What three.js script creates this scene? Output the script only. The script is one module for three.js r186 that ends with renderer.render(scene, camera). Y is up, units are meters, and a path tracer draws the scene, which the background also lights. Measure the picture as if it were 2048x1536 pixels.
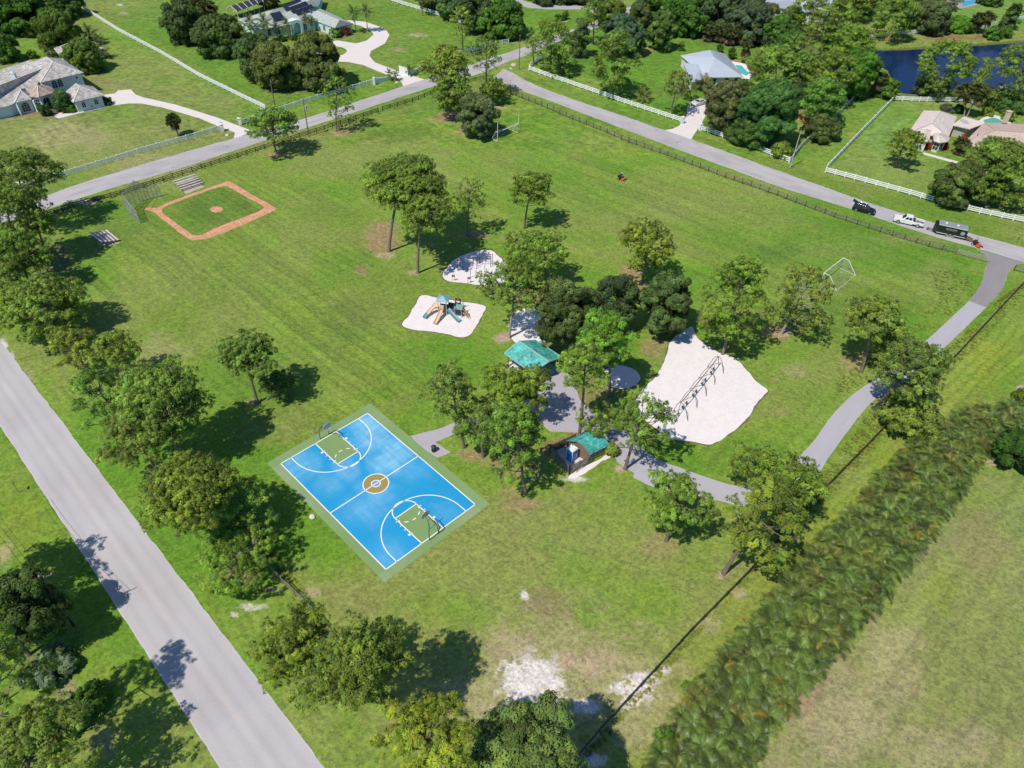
import * as THREE from 'three';
import { Sky } from 'three/addons/objects/Sky.js';
import { mergeGeometries, toCreasedNormals } from 'three/addons/utils/BufferGeometryUtils.js';
import { RoundedBoxGeometry } from 'three/addons/geometries/RoundedBoxGeometry.js';

// ---------------------------------------------------------------- camera, sky, sun, exposure
const scene = new THREE.Scene();
const camera = new THREE.PerspectiveCamera(54.84, 4 / 3, 1, 6000);   // a drone 80.6 m up
camera.position.set(0, 80.6, 0);
camera.rotation.order = 'YXZ';
camera.rotation.set(-0.7316, 0, 0.035);

const sunDir = new THREE.Vector3(-0.371, 0.839, 0.398).normalize();
const sky = new Sky();
sky.name = 'sky';
sky.scale.setScalar(5000);
sky.userData.kind = 'structure';
Object.assign(sky.material.uniforms.sunPosition.value, sunDir);
sky.material.uniforms.turbidity.value = 2.2;
sky.material.uniforms.rayleigh.value = 1.2;
sky.material.uniforms.mieCoefficient.value = 0.004;
sky.material.uniforms.cloudCoverage.value = 0.25;
sky.material.uniforms.cloudDensity.value = 0.4;
scene.add(sky);
scene.environmentIntensity = 0.12;

const sun = new THREE.DirectionalLight(new THREE.Color(1, 0.93, 0.82), 4.8);
sun.position.copy(sunDir).multiplyScalar(400).add(new THREE.Vector3(0, 0, -130));
sun.target.position.set(0, 0, -130);
sun.castShadow = true;
sun.shadow.mapSize.set(4096, 4096);
Object.assign(sun.shadow.camera, { left: -260, right: 260, top: 260, bottom: -260, near: 10, far: 900 });
scene.add(sun, sun.target);

const renderer = new THREE.WebGLRenderer({ antialias: true });
renderer.toneMapping = THREE.LinearToneMapping;
renderer.toneMappingExposure = 0.91;
renderer.shadowMap.enabled = true;
renderer.setSize(1024, 768);

// ---------------------------------------------------------------- helpers
const R = Math.PI / 180;
function rng(seed) { let a = seed * 2654435761 >>> 0; return () => { a = (a + 0x6d2b79f5) >>> 0; let t = Math.imul(a ^ (a >>> 15), 1 | a); t = (t + Math.imul(t ^ (t >>> 7), 61 | t)) ^ t; return ((t ^ (t >>> 14)) >>> 0) / 4294967296; }; }
const perm = new Uint8Array(512);
{ const r = rng(77); const p = [...Array(256).keys()]; for (let i = 255; i > 0; i--) { const j = Math.floor(r() * (i + 1)); [p[i], p[j]] = [p[j], p[i]]; } for (let i = 0; i < 512; i++) perm[i] = p[i & 255]; }
function noise(x, z) {                                     // value noise, 0..1
  const ix = Math.floor(x), iz = Math.floor(z), fx = x - ix, fz = z - iz, u = fx * fx * (3 - 2 * fx), v = fz * fz * (3 - 2 * fz);
  const a = perm[(ix & 255) + perm[iz & 255]], b = perm[((ix + 1) & 255) + perm[iz & 255]], c = perm[(ix & 255) + perm[(iz + 1) & 255]], d = perm[((ix + 1) & 255) + perm[(iz + 1) & 255]];
  return (a + (b - a) * u + (c - a) * v + (a - b - c + d) * u * v) / 255;
}
function fbm(x, z, n = 3) { let s = 0, a = 0.5, t = 0; for (let i = 0; i < n; i++) { s += a * noise(x, z); t += a; a *= 0.5; x = x * 2.03 + 17.1; z = z * 2.03 + 9.7; } return s / t; }
const clamp = (x, a = 0, b = 1) => Math.min(b, Math.max(a, x)), lerp = (a, b, t) => a + (b - a) * t, smooth = (x, a, b) => { const t = clamp((x - a) / (b - a)); return t * t * (3 - 2 * t); };
const enc = (v) => 255 * (v <= 0.0031308 ? 12.92 * v : 1.055 * Math.pow(v, 1 / 2.4) - 0.055);
const encTable = new Uint8Array(4097); for (let i = 0; i <= 4096; i++) encTable[i] = Math.round(enc(i / 4096));

function texture(w, h, paint, repeat, srgb = true) {       // paint(x, y, out) gives linear colour for colour maps, plain 0..1 for others
  const d = new Uint8Array(w * h * 4), o = [0, 0, 0];
  for (let y = 0, i = 0; y < h; y++) for (let x = 0; x < w; x++, i += 4) {
    paint(x, y, o);
    for (let c = 0; c < 3; c++) d[i + c] = srgb ? encTable[Math.round(clamp(o[c]) * 4096)] : Math.round(clamp(o[c]) * 255);
    d[i + 3] = 255;
  }
  const t = new THREE.DataTexture(d, w, h);
  t.magFilter = THREE.LinearFilter; t.minFilter = THREE.LinearMipmapLinearFilter; t.generateMipmaps = true;
  t.wrapS = t.wrapT = THREE.RepeatWrapping;
  if (srgb) t.colorSpace = THREE.SRGBColorSpace;
  if (repeat) t.repeat.set(repeat[0], repeat[1]);
  t.needsUpdate = true;
  return t;
}
function mat(rgb, rough = 0.8, metal = 0, extra = {}) { const m = new THREE.MeshStandardMaterial({ roughness: rough, metalness: metal, ...extra }); m.color.setRGB(...rgb); return m; }
function leafMat(rgb, through = 0.3) { const m = new THREE.MeshPhysicalMaterial({ roughness: 0.95, transmission: through, thickness: 0, side: THREE.DoubleSide, specularIntensity: 0.35 }); m.color.setRGB(...rgb); return m; }

const used = new Map();
function numbered(n) { const k = used.get(n) ?? 0; used.set(n, k + 1); return k ? n + '_' + String(k).padStart(3, '0') : n; }
function thing(name, label, category, pos = [0, 0, 0], turn = 0, group) {
  const o = new THREE.Group(); o.name = numbered(name); o.position.set(...pos); o.rotation.y = turn;
  o.userData = { label, category }; if (group) o.userData.group = group;
  scene.add(o); return o;
}
function tag(o, label, category, group) { Object.assign(o.userData, { label, category }); if (group) o.userData.group = group; return o; }
function part(name, geo, m, parent, label) {
  const o = new THREE.Mesh(Array.isArray(geo) ? merge(geo) : geo, m); o.name = name; o.castShadow = o.receiveShadow = true;
  if (label) o.userData.label = label;
  parent.add(o); return o;
}
function single(name, geo, m, label, category, group) { const o = part(numbered(name), geo, m, scene); return tag(o, label, category, group); }
function ground(name, geo, m, y = 0) { const o = part(numbered(name), geo, m, scene); o.position.y = y; o.userData.kind = 'structure'; return o; }
function merge(list) {
  const l = list.map((g) => { const n = g.index ? g.toNonIndexed() : g.clone(); for (const k of Object.keys(n.attributes)) if (!['position', 'normal', 'uv'].includes(k)) n.deleteAttribute(k); if (!n.attributes.uv) n.setAttribute('uv', new THREE.Float32BufferAttribute(new Float32Array(n.attributes.position.count * 2), 2)); if (!n.attributes.normal) n.computeVertexNormals(); return n; });
  return l.length === 1 ? l[0] : mergeGeometries(l);
}
function move(g, x = 0, y = 0, z = 0, ry = 0, rx = 0, rz = 0) { if (rz) g.rotateZ(rz); if (rx) g.rotateX(rx); if (ry) g.rotateY(ry); return g.translate(x, y, z); }
const box = (w, h, d, x = 0, y = 0, z = 0, ry = 0, rx = 0, rz = 0) => move(new THREE.BoxGeometry(w, h, d), x, y, z, ry, rx, rz);
const rbox = (w, h, d, r, x = 0, y = 0, z = 0, ry = 0, rx = 0, rz = 0) => move(new RoundedBoxGeometry(w, h, d, 2, r), x, y, z, ry, rx, rz);
const cyl = (r0, r1, h, x = 0, y = 0, z = 0, seg = 10) => new THREE.CylinderGeometry(r1, r0, h, seg).translate(x, y + h / 2, z);
const vec = (a) => new THREE.Vector3(...a);
function beam(a, b, w, h = w) {                            // a square bar from a to b
  const A = vec(a), B = vec(b), d = B.clone().sub(A), g = new THREE.BoxGeometry(w, h, d.length());
  return g.applyQuaternion(new THREE.Quaternion().setFromRotationMatrix(new THREE.Matrix4().lookAt(new THREE.Vector3(), d.clone().negate(), Math.abs(d.y) > 0.99 * d.length() ? new THREE.Vector3(0, 0, 1) : new THREE.Vector3(0, 1, 0)))).translate(...A.add(B).multiplyScalar(0.5).toArray());
}
function rod(a, b, r, seg = 6) {                           // a round bar from a to b
  const A = vec(a), B = vec(b), d = B.clone().sub(A), g = new THREE.CylinderGeometry(r, r, d.length(), seg);
  return g.applyQuaternion(new THREE.Quaternion().setFromUnitVectors(new THREE.Vector3(0, 1, 0), d.clone().normalize())).translate(...A.add(B).multiplyScalar(0.5).toArray());
}
function tube(pts, radii, seg = 6) {                       // tapered tube through points
  const P = pts.map(vec), n = P.length, pos = [], uv = [], idx = []; let side = new THREE.Vector3(1, 0, 0.2);
  for (let i = 0; i < n; i++) {
    const t = P[Math.min(i + 1, n - 1)].clone().sub(P[Math.max(i - 1, 0)]).normalize();
    const a = side.clone().sub(t.clone().multiplyScalar(side.dot(t))); if (a.lengthSq() < 1e-4) a.set(0, 0, 1).cross(t); a.normalize(); const b = t.clone().cross(a); side = a;
    for (let k = 0; k <= seg; k++) { const f = (k / seg) * Math.PI * 2, c = Math.cos(f) * radii[i], s = Math.sin(f) * radii[i]; pos.push(P[i].x + a.x * c + b.x * s, P[i].y + a.y * c + b.y * s, P[i].z + a.z * c + b.z * s); uv.push(k / seg, i); }
    if (i) for (let k = 0; k < seg; k++) { const q = (i - 1) * (seg + 1) + k; idx.push(q, q + 1, q + seg + 1, q + 1, q + seg + 2, q + seg + 1); }
  }
  const g = new THREE.BufferGeometry(); g.setAttribute('position', new THREE.Float32BufferAttribute(pos, 3)); g.setAttribute('uv', new THREE.Float32BufferAttribute(uv, 2)); g.setIndex(idx); g.computeVertexNormals(); return g;
}
const pipe = (pts, r, seg = 6) => tube(pts, pts.map(() => r), seg);
function polyShape(pts) { const s = new THREE.Shape(); pts.forEach((p, i) => i ? s.lineTo(p[0], -p[1]) : s.moveTo(p[0], -p[1])); return s; }
function flat(pts, holes = [], uvScale = 1) {              // a level sheet from [x, z] points, uv in metres
  const s = polyShape(pts); for (const h of holes) s.holes.push(polyShape(h));
  const g = new THREE.ShapeGeometry(s).rotateX(-Math.PI / 2); const u = g.attributes.uv, p = g.attributes.position;
  for (let i = 0; i < u.count; i++) u.setXY(i, p.getX(i) * uvScale, p.getZ(i) * uvScale);
  return g;
}
function prism(pts, y0, y1) { const g = new THREE.ExtrudeGeometry(polyShape(pts), { depth: y1 - y0, bevelEnabled: false }).rotateX(-Math.PI / 2).translate(0, y0, 0); return g; }
function curved(pts, n = 6, closed = true) { return new THREE.CatmullRomCurve3(pts.map((p) => new THREE.Vector3(p[0], 0, p[1])), closed, 'centripetal').getPoints(pts.length * n).slice(0, closed ? -1 : undefined).map((p) => [p.x, p.z]); }
function ragged(pts, step, amp, seed = 1) {                // an outline whose edges wander a little
  const out = [];
  pts.forEach((p, i) => { const q = pts[(i + 1) % pts.length], d = Math.hypot(q[0] - p[0], q[1] - p[1]), n = Math.max(1, Math.round(d / step)), nx = -(q[1] - p[1]) / (d || 1), nz = (q[0] - p[0]) / (d || 1);
    for (let k = 0; k < n; k++) { const t = k / n, x = lerp(p[0], q[0], t), z = lerp(p[1], q[1], t), o = (fbm(x * 0.9 + seed * 31, z * 0.9, 3) - 0.5) * 2 * amp; out.push([x + nx * o, z + nz * o]); } });
  return out;
}
function ribbon(left, right, step = 2, amp = 0.12, seed = 1, smoothing = true) {   // a road: u across 0..1, v metres along
  const L = smoothing ? curved(left, 8, false) : left, Rr = smoothing ? curved(right, 8, false) : right, pos = [], uv = [], idx = []; let v = 0, rows = 0, last;
  for (let i = 0; i < L.length - 1; i++) {
    const d = Math.hypot((L[i + 1][0] + Rr[i + 1][0] - L[i][0] - Rr[i][0]) / 2, (L[i + 1][1] + Rr[i + 1][1] - L[i][1] - Rr[i][1]) / 2), n = Math.max(1, Math.ceil(d / step));
    for (let k = 0; k < n + (i === L.length - 2 ? 1 : 0); k++) {
      const t = k / n, a = [lerp(L[i][0], L[i + 1][0], t), lerp(L[i][1], L[i + 1][1], t)], b = [lerp(Rr[i][0], Rr[i + 1][0], t), lerp(Rr[i][1], Rr[i + 1][1], t)], w = Math.hypot(b[0] - a[0], b[1] - a[1]);
      const m = [(a[0] + b[0]) / 2, (a[1] + b[1]) / 2]; if (last) v += Math.hypot(m[0] - last[0], m[1] - last[1]); last = m;
      const ea = (fbm(v * 0.8 + seed * 13, 3.3, 3) - 0.5) * 2 * amp / w, eb = (fbm(v * 0.8 + seed * 29, 8.1, 3) - 0.5) * 2 * amp / w;
      for (let c = 0; c <= 4; c++) { const s = lerp(ea, 1 + eb, c / 4); pos.push(lerp(a[0], b[0], s), 0, lerp(a[1], b[1], s)); uv.push(s, v); }
      if (rows) for (let c = 0; c < 4; c++) { const q = (rows - 1) * 5 + c; idx.push(q, q + 1, q + 5, q + 1, q + 6, q + 5); }
      rows++;
    }
  }
  const g = new THREE.BufferGeometry(); g.setAttribute('position', new THREE.Float32BufferAttribute(pos, 3)); g.setAttribute('uv', new THREE.Float32BufferAttribute(uv, 2)); g.setIndex(idx); g.computeVertexNormals();
  if (g.attributes.normal.getY(0) < 0) { for (let i = 0; i < idx.length; i += 3) [idx[i], idx[i + 1]] = [idx[i + 1], idx[i]]; g.setIndex(idx); g.computeVertexNormals(); }
  return g;
}

// ---------------------------------------------------------------- the land: one colour function painted into a far and a near sheet
const LUSH = [0.108, 0.232, 0.013], MID = [0.162, 0.256, 0.026], OLIVE = [0.21, 0.25, 0.056], DRY = [0.355, 0.3, 0.16], STRAW = [0.32, 0.205, 0.115], CLAYISH = [0.4, 0.3, 0.2], BARE = [0.62, 0.57, 0.52], DEEP = [0.05, 0.12, 0.012], YELLOW = [0.2, 0.25, 0.022], RED = [0.27, 0.11, 0.065];
// soft patches: x, z, two half axes, colour, strength, how broken up
const PATCHES = [
  // lawns beyond the park
  [[-103.41, -169.65, 30.56, -2.47, -9.09, -20.52], OLIVE, 0.75, 0.3], [[-113.21, -177.57, 14.52, -1.22, -5.44, -11.62], DRY, 0.4, 0.5], [[-87.34, -162.74, 13.78, -1.08, -2.98, -7.7], DRY, 0.4, 0.5], [[-102.45, -212.84, 16.63, -1.59, -8.49, -22.78], OLIVE, 0.6, 0.5], [[-121.47, -227.45, 8.68, -0.88, -6.99, -16.73], OLIVE, 0.5, 0.5], [[-85.77, -201.31, 12.03, -1.09, -4.56, -13.93], OLIVE, 0.6, 0.4],
  [[-103.88, -216.66, 5.61, -0.54, -1.73, -4.65], LUSH, 0.5, 0.4], [[-120.55, -261.41, 20.95, -2.35, -13.64, -36.61], LUSH, 0.55, 0.5], [[-96.6, -234.41, 8.96, -0.92, -2.86, -8.74], [0.09, 0.23, 0.012], 0.8, 0.3], [[-86.74, -222.41, 12.96, -1.27, -4.97, -16.17], LUSH, 0.6, 0.4], [[-29.31, -255.78, 22.87, -2.45, -3.05, -30.22], LUSH, 0.6, 0.4], [[-46.66, -222.19, 11.66, -1.13, -1.66, -9.67], LUSH, 0.6, 0.3], [[-35.39, -265.52, 5.04, -0.56, -0.37, -3.18], DRY, 0.7, 0.6], [[-40.03, -249.67, 3.99, -0.42, -0.52, -3.85], DRY, 0.5, 0.6],
  [[9.05, -281.67, 21.41, -2.44, 0.26, -17.49], LUSH, 0.4, 0.4], [[37.69, -234.61, 17.17, -1.68, 2.92, -26.42], LUSH, 0.9, 0.3], [[58.07, -255.06, 18.44, -1.92, 2.48, -14.95], LUSH, 0.9, 0.3], [[29.62, -213.67, 8.71, -0.8, 1.03, -11.4], LUSH, 0.7, 0.3],
  [[100.57, -198.77, 11.25, -0.96, 7.34, -20.58], [0.15, 0.27, 0.045], 0.7, 0.3], [[91.45, -176.73, 11.6, -0.91, 4.06, -11.54], [0.19, 0.28, 0.06], 0.6, 0.4], [[113.54, -175.67, 15.5, -1.2, 7.61, -17.2], LUSH, 0.5, 0.4], [[87.61, -201, 4.24, -0.36, 9.69, -31.61], LUSH, 0.6, 0.3], [[179.57, -320.45, 33.42, -4.01, 11.26, -25.15], [0.16, 0.28, 0.045], 0.7, 0.3], [[129.3, -289.46, 11.36, -1.28, 5.49, -15.82], OLIVE, 0.7, 0.4], [[141.78, -279.51, 22.19, -2.41, 2.25, -5.75], OLIVE, 0.5, 0.4], [[152.02, -282.84, 11.24, -1.23, 1.95, -4.68], RED, 0.75, 0.5], [[164.51, -284.77, 5.67, -0.62, 2.13, -4.73], RED, 0.7, 0.5], [[130.63, -280.5, 3.7, -0.4, 1.87, -5.2], RED, 0.6, 0.5],
  [[82.98, -204.01, 5.7, -0.5, 3.05, -10.65], [0.2, 0.13, 0.08], 0.8, 0.5], [[68.78, -202.78, 8.48, -0.74, 4.16, -17.63], [0.13, 0.1, 0.06], 0.7, 0.5], [[75.94, -277.82, 21.63, -2.39, 3.05, -14.82], [0.13, 0.1, 0.06], 0.8, 0.4], [[91.95, -258.58, 15.41, -1.6, 8.19, -30.74], [0.12, 0.1, 0.05], 0.7, 0.4], [[73.61, -244.83, 3.92, -0.39, 1.23, -5.6], RED, 0.8, 0.3], [[43.97, -261.06, 4.25, -0.45, 0.5, -4.13], STRAW, 0.6, 0.5], [[40.29, -258.14, 3.36, -0.35, 0.56, -5.07], STRAW, 0.5, 0.5], [[-166.03, -261.69, 17.47, -1.99, -7.91, -15.56], OLIVE, 0.4, 0.4],
  [[-146.57, -287.52, 1.72, -0.21, -0.75, -1.8], BARE, 0.7, 0.5], [[-141.65, -278.27, 2.02, -0.24, -0.95, -2.28], [0.3, 0.27, 0.2], 0.8, 0.5], [[-63.14, -213.45, 16.88, -1.59, -0.62, -2.65], [0.16, 0.11, 0.06], 0.8, 0.5], [[12.74, -286.8, 3.99, -0.46, 0.09, -3.59], CLAYISH, 0.7, 0.5],
  // verges
  [[61.32, -161.24, 14.37, -1.06, 1, -4.05], OLIVE, 0.5, 0.5], [[27.29, -187.79, 26.38, -2.2, 0.34, -3.77], OLIVE, 0.35, 0.5], [[85.08, -140.37, 14.28, -0.96, 1.12, -2.94], OLIVE, 0.65, 0.4], [[-83.53, -152.92, 17.62, -1.32, -1.1, -2.83], OLIVE, 0.7, 0.4], [[-61.13, -180.42, 19.92, -1.66, -0.61, -2.37], OLIVE, 0.7, 0.4], [[-93.69, -144.01, 2.74, -0.2, -0.68, -1.52], BARE, 0.75, 0.8], [[-53.85, -193.77, 14.45, -1.27, -0.5, -2.3], OLIVE, 0.5, 0.4], [[-32.01, -211.77, 9.89, -0.92, -0.33, -2.62], OLIVE, 0.6, 0.4], [[-6.47, -239.05, 1.87, -0.19, -0.09, -2.7], CLAYISH, 0.5, 0.5],
  // the mown park: greener and browner sweeps
  [[-65.85, -143.78, 12.76, -0.91, -3.5, -10.86], DEEP, 0.45, 0.4], [[-48.61, -116.87, 18.72, -1.16, -2.77, -9.99], LUSH, 0.25, 0.5], [[-66.29, -115.77, 12.03, -0.75, -3.68, -9.88], OLIVE, 0.5, 0.5], [[-70.7, -105.94, 7, -0.41, -4.33, -10.36], OLIVE, 0.6, 0.5], [[-52.98, -101.11, 6, -0.34, -2.75, -8.39], OLIVE, 0.5, 0.6], [[-58.66, -95.28, 4.96, -0.27, -1.94, -5.22], DRY, 0.35, 0.6], [[-34.98, -78.62, 6.75, -0.33, -1.36, -5.29], OLIVE, 0.6, 0.5], [[-45.27, -144.14, 9.65, -0.69, -2.97, -13.09], OLIVE, 0.2, 0.6],
  [[-32.78, -89.03, 9.63, -0.51, -2.48, -10.92], OLIVE, 0.35, 0.6], [[-29.33, -105.37, 7.08, -0.41, -1.64, -8.81], DEEP, 0.35, 0.6], [[-16.97, -92.36, 7.41, -0.4, -0.95, -7.57], LUSH, 0.45, 0.5], [[-20.95, -86.05, 3.95, -0.2, -0.25, -1.63], LUSH, 0.6, 0.4], [[-12.65, -99.19, 10.3, -0.57, -0.18, -1.91], LUSH, 0.5, 0.4], [[-31.16, -184.45, 11.5, -0.96, -0.83, -6.12], DEEP, 0.45, 0.5], [[-21.82, -194.9, 8, -0.7, -0.51, -5.3], OLIVE, 0.5, 0.5], [[4.95, -169.96, 14.63, -1.14, 0.05, -10.92], LUSH, 0.35, 0.5], [[13.97, -182.1, 11.56, -0.95, 0.36, -9.02], OLIVE, 0.3, 0.5],
  [[16.21, -153.11, 15.94, -1.16, 0.65, -11.82], LUSH, 0.4, 0.5], [[36.38, -159.4, 18.85, -1.4, 2.11, -15.01], OLIVE, 0.3, 0.6], [[51.57, -148.76, 18.07, -1.27, 1.96, -9.09], OLIVE, 0.4, 0.6], [[64.24, -134.99, 13.83, -0.91, 1.51, -5.19], OLIVE, 0.4, 0.5], [[73.95, -129.9, 9.37, -0.6, 1.45, -4.18], LUSH, 0.7, 0.3], [[62.75, -113.81, 13.36, -0.79, 2.55, -8.05], DEEP, 0.3, 0.5], [[54.7, -134.36, 6.34, -0.42, 0.98, -3.97], DEEP, 0.4, 0.4], [[43.2, -139.61, 9.72, -0.66, 1.55, -8.35], LUSH, 0.3, 0.5], [[84.22, -125.12, 6.12, -0.38, 4.43, -10.89], [0.2, 0.25, 0.05], 0.6, 0.5],
  [[47.92, -93.28, 5.92, -0.31, 1.02, -3.82], OLIVE, 0.4, 0.6], [[49.06, -88.47, 7.39, -0.38, 1.69, -6.01], LUSH, 0.4, 0.4], [[36.03, -76.83, 8.34, -0.4, 0.76, -3.51], LUSH, 0.75, 0.3], [[30.09, -73.06, 5.16, -0.24, 0.35, -1.96], LUSH, 0.6, 0.3], [[47.75, -95.82, 3.43, -0.18, 0.69, -2.62], DRY, 0.4, 0.7], [[-3.65, -172.04, 4.91, -0.39, -0.08, -2.77], OLIVE, 0.4, 0.5],
  // under the trees: pine straw and worn soil
  [[-27.89, -133.8, 4.62, -0.31, -1.15, -7.5], STRAW, 0.85, 0.45], [[-26.37, -127.16, 2.78, -0.18, -0.25, -1.66], CLAYISH, 0.7, 0.7], [[-20.12, -121.23, 2.13, -0.13, -0.21, -1.74], CLAYISH, 0.7, 0.7], [[-29.9, -121.49, 1.93, -0.12, -0.42, -2.44], STRAW, 0.5, 0.6], [[-9.37, -136.05, 3.97, -0.27, -0.18, -2.82], STRAW, 0.7, 0.5], [[-2.52, -134.91, 2.71, -0.18, -0.04, -1.4], STRAW, 0.5, 0.6], [[23, -123.95, 2.98, -0.19, 0.38, -3.93], STRAW, 0.85, 0.4], [[24.25, -117.16, 2.3, -0.14, 0.61, -5.67], STRAW, 0.7, 0.5], [[24.71, -101.27, 2.99, -0.17, 0.54, -4.48], STRAW, 0.7, 0.5], [[25.08, -97.22, 3.44, -0.19, 0.5, -4], OLIVE, 0.5, 0.5], [[8.96, -135.28, 2.09, -0.14, 0.03, -1.2], STRAW, 0.3, 0.6], [[10.63, -123.17, 1.58, -0.1, 0.05, -1.42], STRAW, 0.4, 0.6],
  [[34.92, -109.85, 1.85, -0.11, 0.37, -2.16], STRAW, 0.7, 0.4], [[47.29, -106.1, 3.64, -0.21, 0.72, -2.96], STRAW, 0.75, 0.45], [[48.55, -105.73, 1.82, -0.1, 0.33, -1.32], CLAYISH, 0.6, 0.6], [[58.29, -98.36, 2.97, -0.16, 0.78, -2.43], STRAW, 0.55, 0.5], [[35.42, -97.78, 1.73, -0.09, 0.25, -1.34], RED, 0.6, 0.5], [[42.6, -85.24, 1.93, -0.1, 0.34, -1.38], STRAW, 0.3, 0.7], [[43.7, -93.06, 1.18, -0.06, 0.24, -1.02], STRAW, 0.6, 0.6],
  [[-1.94, -101.59, 2.1, -0.12, -0.06, -1.97], [0.4, 0.28, 0.22], 0.95, 0.25], [[2.8, -115.04, 4.71, -0.29, -0.02, -3.91], [0.28, 0.17, 0.1], 0.7, 0.5], [[7.22, -100.29, 4.35, -0.24, 0.07, -3.32], [0.2, 0.16, 0.08], 0.6, 0.5], [[-0.81, -92.59, 1.82, -0.1, -0.05, -1.77], [0.3, 0.27, 0.16], 0.7, 0.6], [[14.23, -87.87, 4.85, -0.25, 0.31, -4.77], [0.24, 0.16, 0.09], 0.6, 0.5], [[11.36, -78.76, 3.05, -0.15, 0.08, -1.7], [0.3, 0.13, 0.06], 0.8, 0.4], [[6.74, -75.94, 2.54, -0.12, 0.05, -2.65], [0.26, 0.15, 0.08], 0.8, 0.4], [[0.85, -72.19, 5.81, -0.27, -0.08, -3.88], STRAW, 0.55, 0.5], [[-5.81, -73.84, 2.93, -0.14, -0.12, -1.78], STRAW, 0.8, 0.4], [[-2.63, -77.04, 2.25, -0.11, -0.09, -2.07], [0.24, 0.15, 0.09], 0.6, 0.5], [[16.12, -72.22, 1.31, -0.06, 0.07, -0.87], [0.45, 0.33, 0.26], 0.9, 0.3], [[2.38, -64.89, 3.45, -0.15, -0.02, -1.75], STRAW, 0.6, 0.5], [[9.48, -69.91, 2.44, -0.11, 0.03, -0.85], BARE, 0.8, 0.6],
  [[-59.76, -170.35, 4.31, -0.34, -0.57, -2.19], STRAW, 0.8, 0.5], [[-46.27, -184.42, 3.56, -0.3, -0.48, -2.45], STRAW, 0.75, 0.5], [[-44.33, -185.84, 1.79, -0.15, -0.29, -1.55], RED, 0.5, 0.5], [[-19.97, -196.74, 4.57, -0.4, -0.47, -5.38], STRAW, 0.85, 0.4], [[-14.68, -188.98, 3.4, -0.29, -0.31, -4.44], [0.3, 0.2, 0.14], 0.7, 0.4], [[-10.63, -212.99, 2.29, -0.21, -0.11, -2.27], RED, 0.8, 0.4], [[-6.04, -204.93, 1.95, -0.17, -0.08, -2.14], CLAYISH, 0.6, 0.5], [[-90.69, -121.16, 5.66, -0.36, -4.25, -8.7], [0.16, 0.12, 0.06], 0.6, 0.5], [[-40.88, -83.29, 2.01, -0.1, -0.29, -1.01], STRAW, 0.7, 0.5], [[-68.49, -88.98, 2.06, -0.11, -0.54, -1.21], STRAW, 0.6, 0.5], [[-50.27, -69.32, 1.82, -0.08, -0.64, -1.68], STRAW, 0.7, 0.5], [[-33.21, -52.2, 3.1, -0.13, -0.56, -1.87], [0.27, 0.17, 0.1], 0.75, 0.5], [[-10.66, -33.86, 1.91, -0.07, -0.17, -1.26], STRAW, 0.8, 0.4],
  // the dry near corner
  [[-0.6, -51.36, 9.32, -0.37, -0.2, -5.69], OLIVE, 0.4, 0.6], [[15.56, -58, 11.85, -0.5, 0.5, -5.53], OLIVE, 0.5, 0.6], [[20.23, -58.59, 3.31, -0.14, 0.4, -3.18], STRAW, 0.4, 0.6], [[6.64, -41.81, 13.8, -0.51, 0.26, -10.36], DRY, 0.55, 0.6], [[5.6, -49.5, 3.68, -0.14, 0.05, -3.45], [0.24, 0.18, 0.09], 0.6, 0.7], [[15.43, -38.04, 8.92, -0.32, 0.72, -6.81], DRY, 0.55, 0.6], [[10.84, -55.49, 6.45, -0.27, 0.17, -3.03], LUSH, 0.3, 0.6], [[-7.84, -48.98, 7.3, -0.29, -0.39, -4.1], MID, 0.5, 0.6], [[-3.49, -47.79, 3.62, -0.14, -0.2, -3.35], LUSH, 0.35, 0.6], [[-3.96, -37.35, 6.06, -0.22, -0.2, -2.79], DRY, 0.5, 0.6], [[18, -50.69, 5.6, -0.22, 0.57, -4.92], MID, 0.4, 0.6],
  [[2.52, -50.78, 0.81, -0.03, -0.01, -1.06], BARE, 1, 1], [[3.32, -39.32, 5.17, -0.19, -0.02, -4.75], BARE, 1, 1], [[5.94, -35.5, 1.95, -0.07, 0.06, -3.02], BARE, 1, 1], [[10.67, -41.95, 3.46, -0.13, 0.18, -3.03], CLAYISH, 0.6, 1], [[0.84, -44.06, 4.1, -0.15, -0.06, -2.52], CLAYISH, 0.4, 1], [[2.63, -40.46, 2.27, -0.08, -0.02, -1.54], BARE, 0.9, 0.95], [[9.38, -37.1, 1.77, -0.06, 0.06, -1.11], BARE, 0.9, 0.9], [[7.81, -42.46, 1.74, -0.06, 0.06, -1.59], CLAYISH, 0.8, 0.8], [[-0.06, -36.38, 2.73, -0.1, -0.04, -0.99], CLAYISH, 0.7, 0.7], [[15.32, -39.64, 3.39, -0.12, 0.26, -2.56], BARE, 0.95, 1], [[18.68, -41.65, 0.81, -0.03, 0.08, -0.6], BARE, 0.8, 0.9], [[9.51, -31.47, 2.09, -0.07, 0.04, -0.8], BARE, 0.8, 0.9], [[27.86, -54.69, 1.67, -0.07, 0.24, -1.27], CLAYISH, 0.85, 0.75], [[29.45, -52.2, 1.26, -0.05, 0.21, -1.01], CLAYISH, 0.6, 0.8], [[24.88, -47.55, 1.82, -0.07, 0.28, -1.6], DRY, 0.5, 0.6], [[0.25, -67.01, 2.1, -0.09, -0.03, -1.26], STRAW, 0.5, 0.6],
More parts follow.
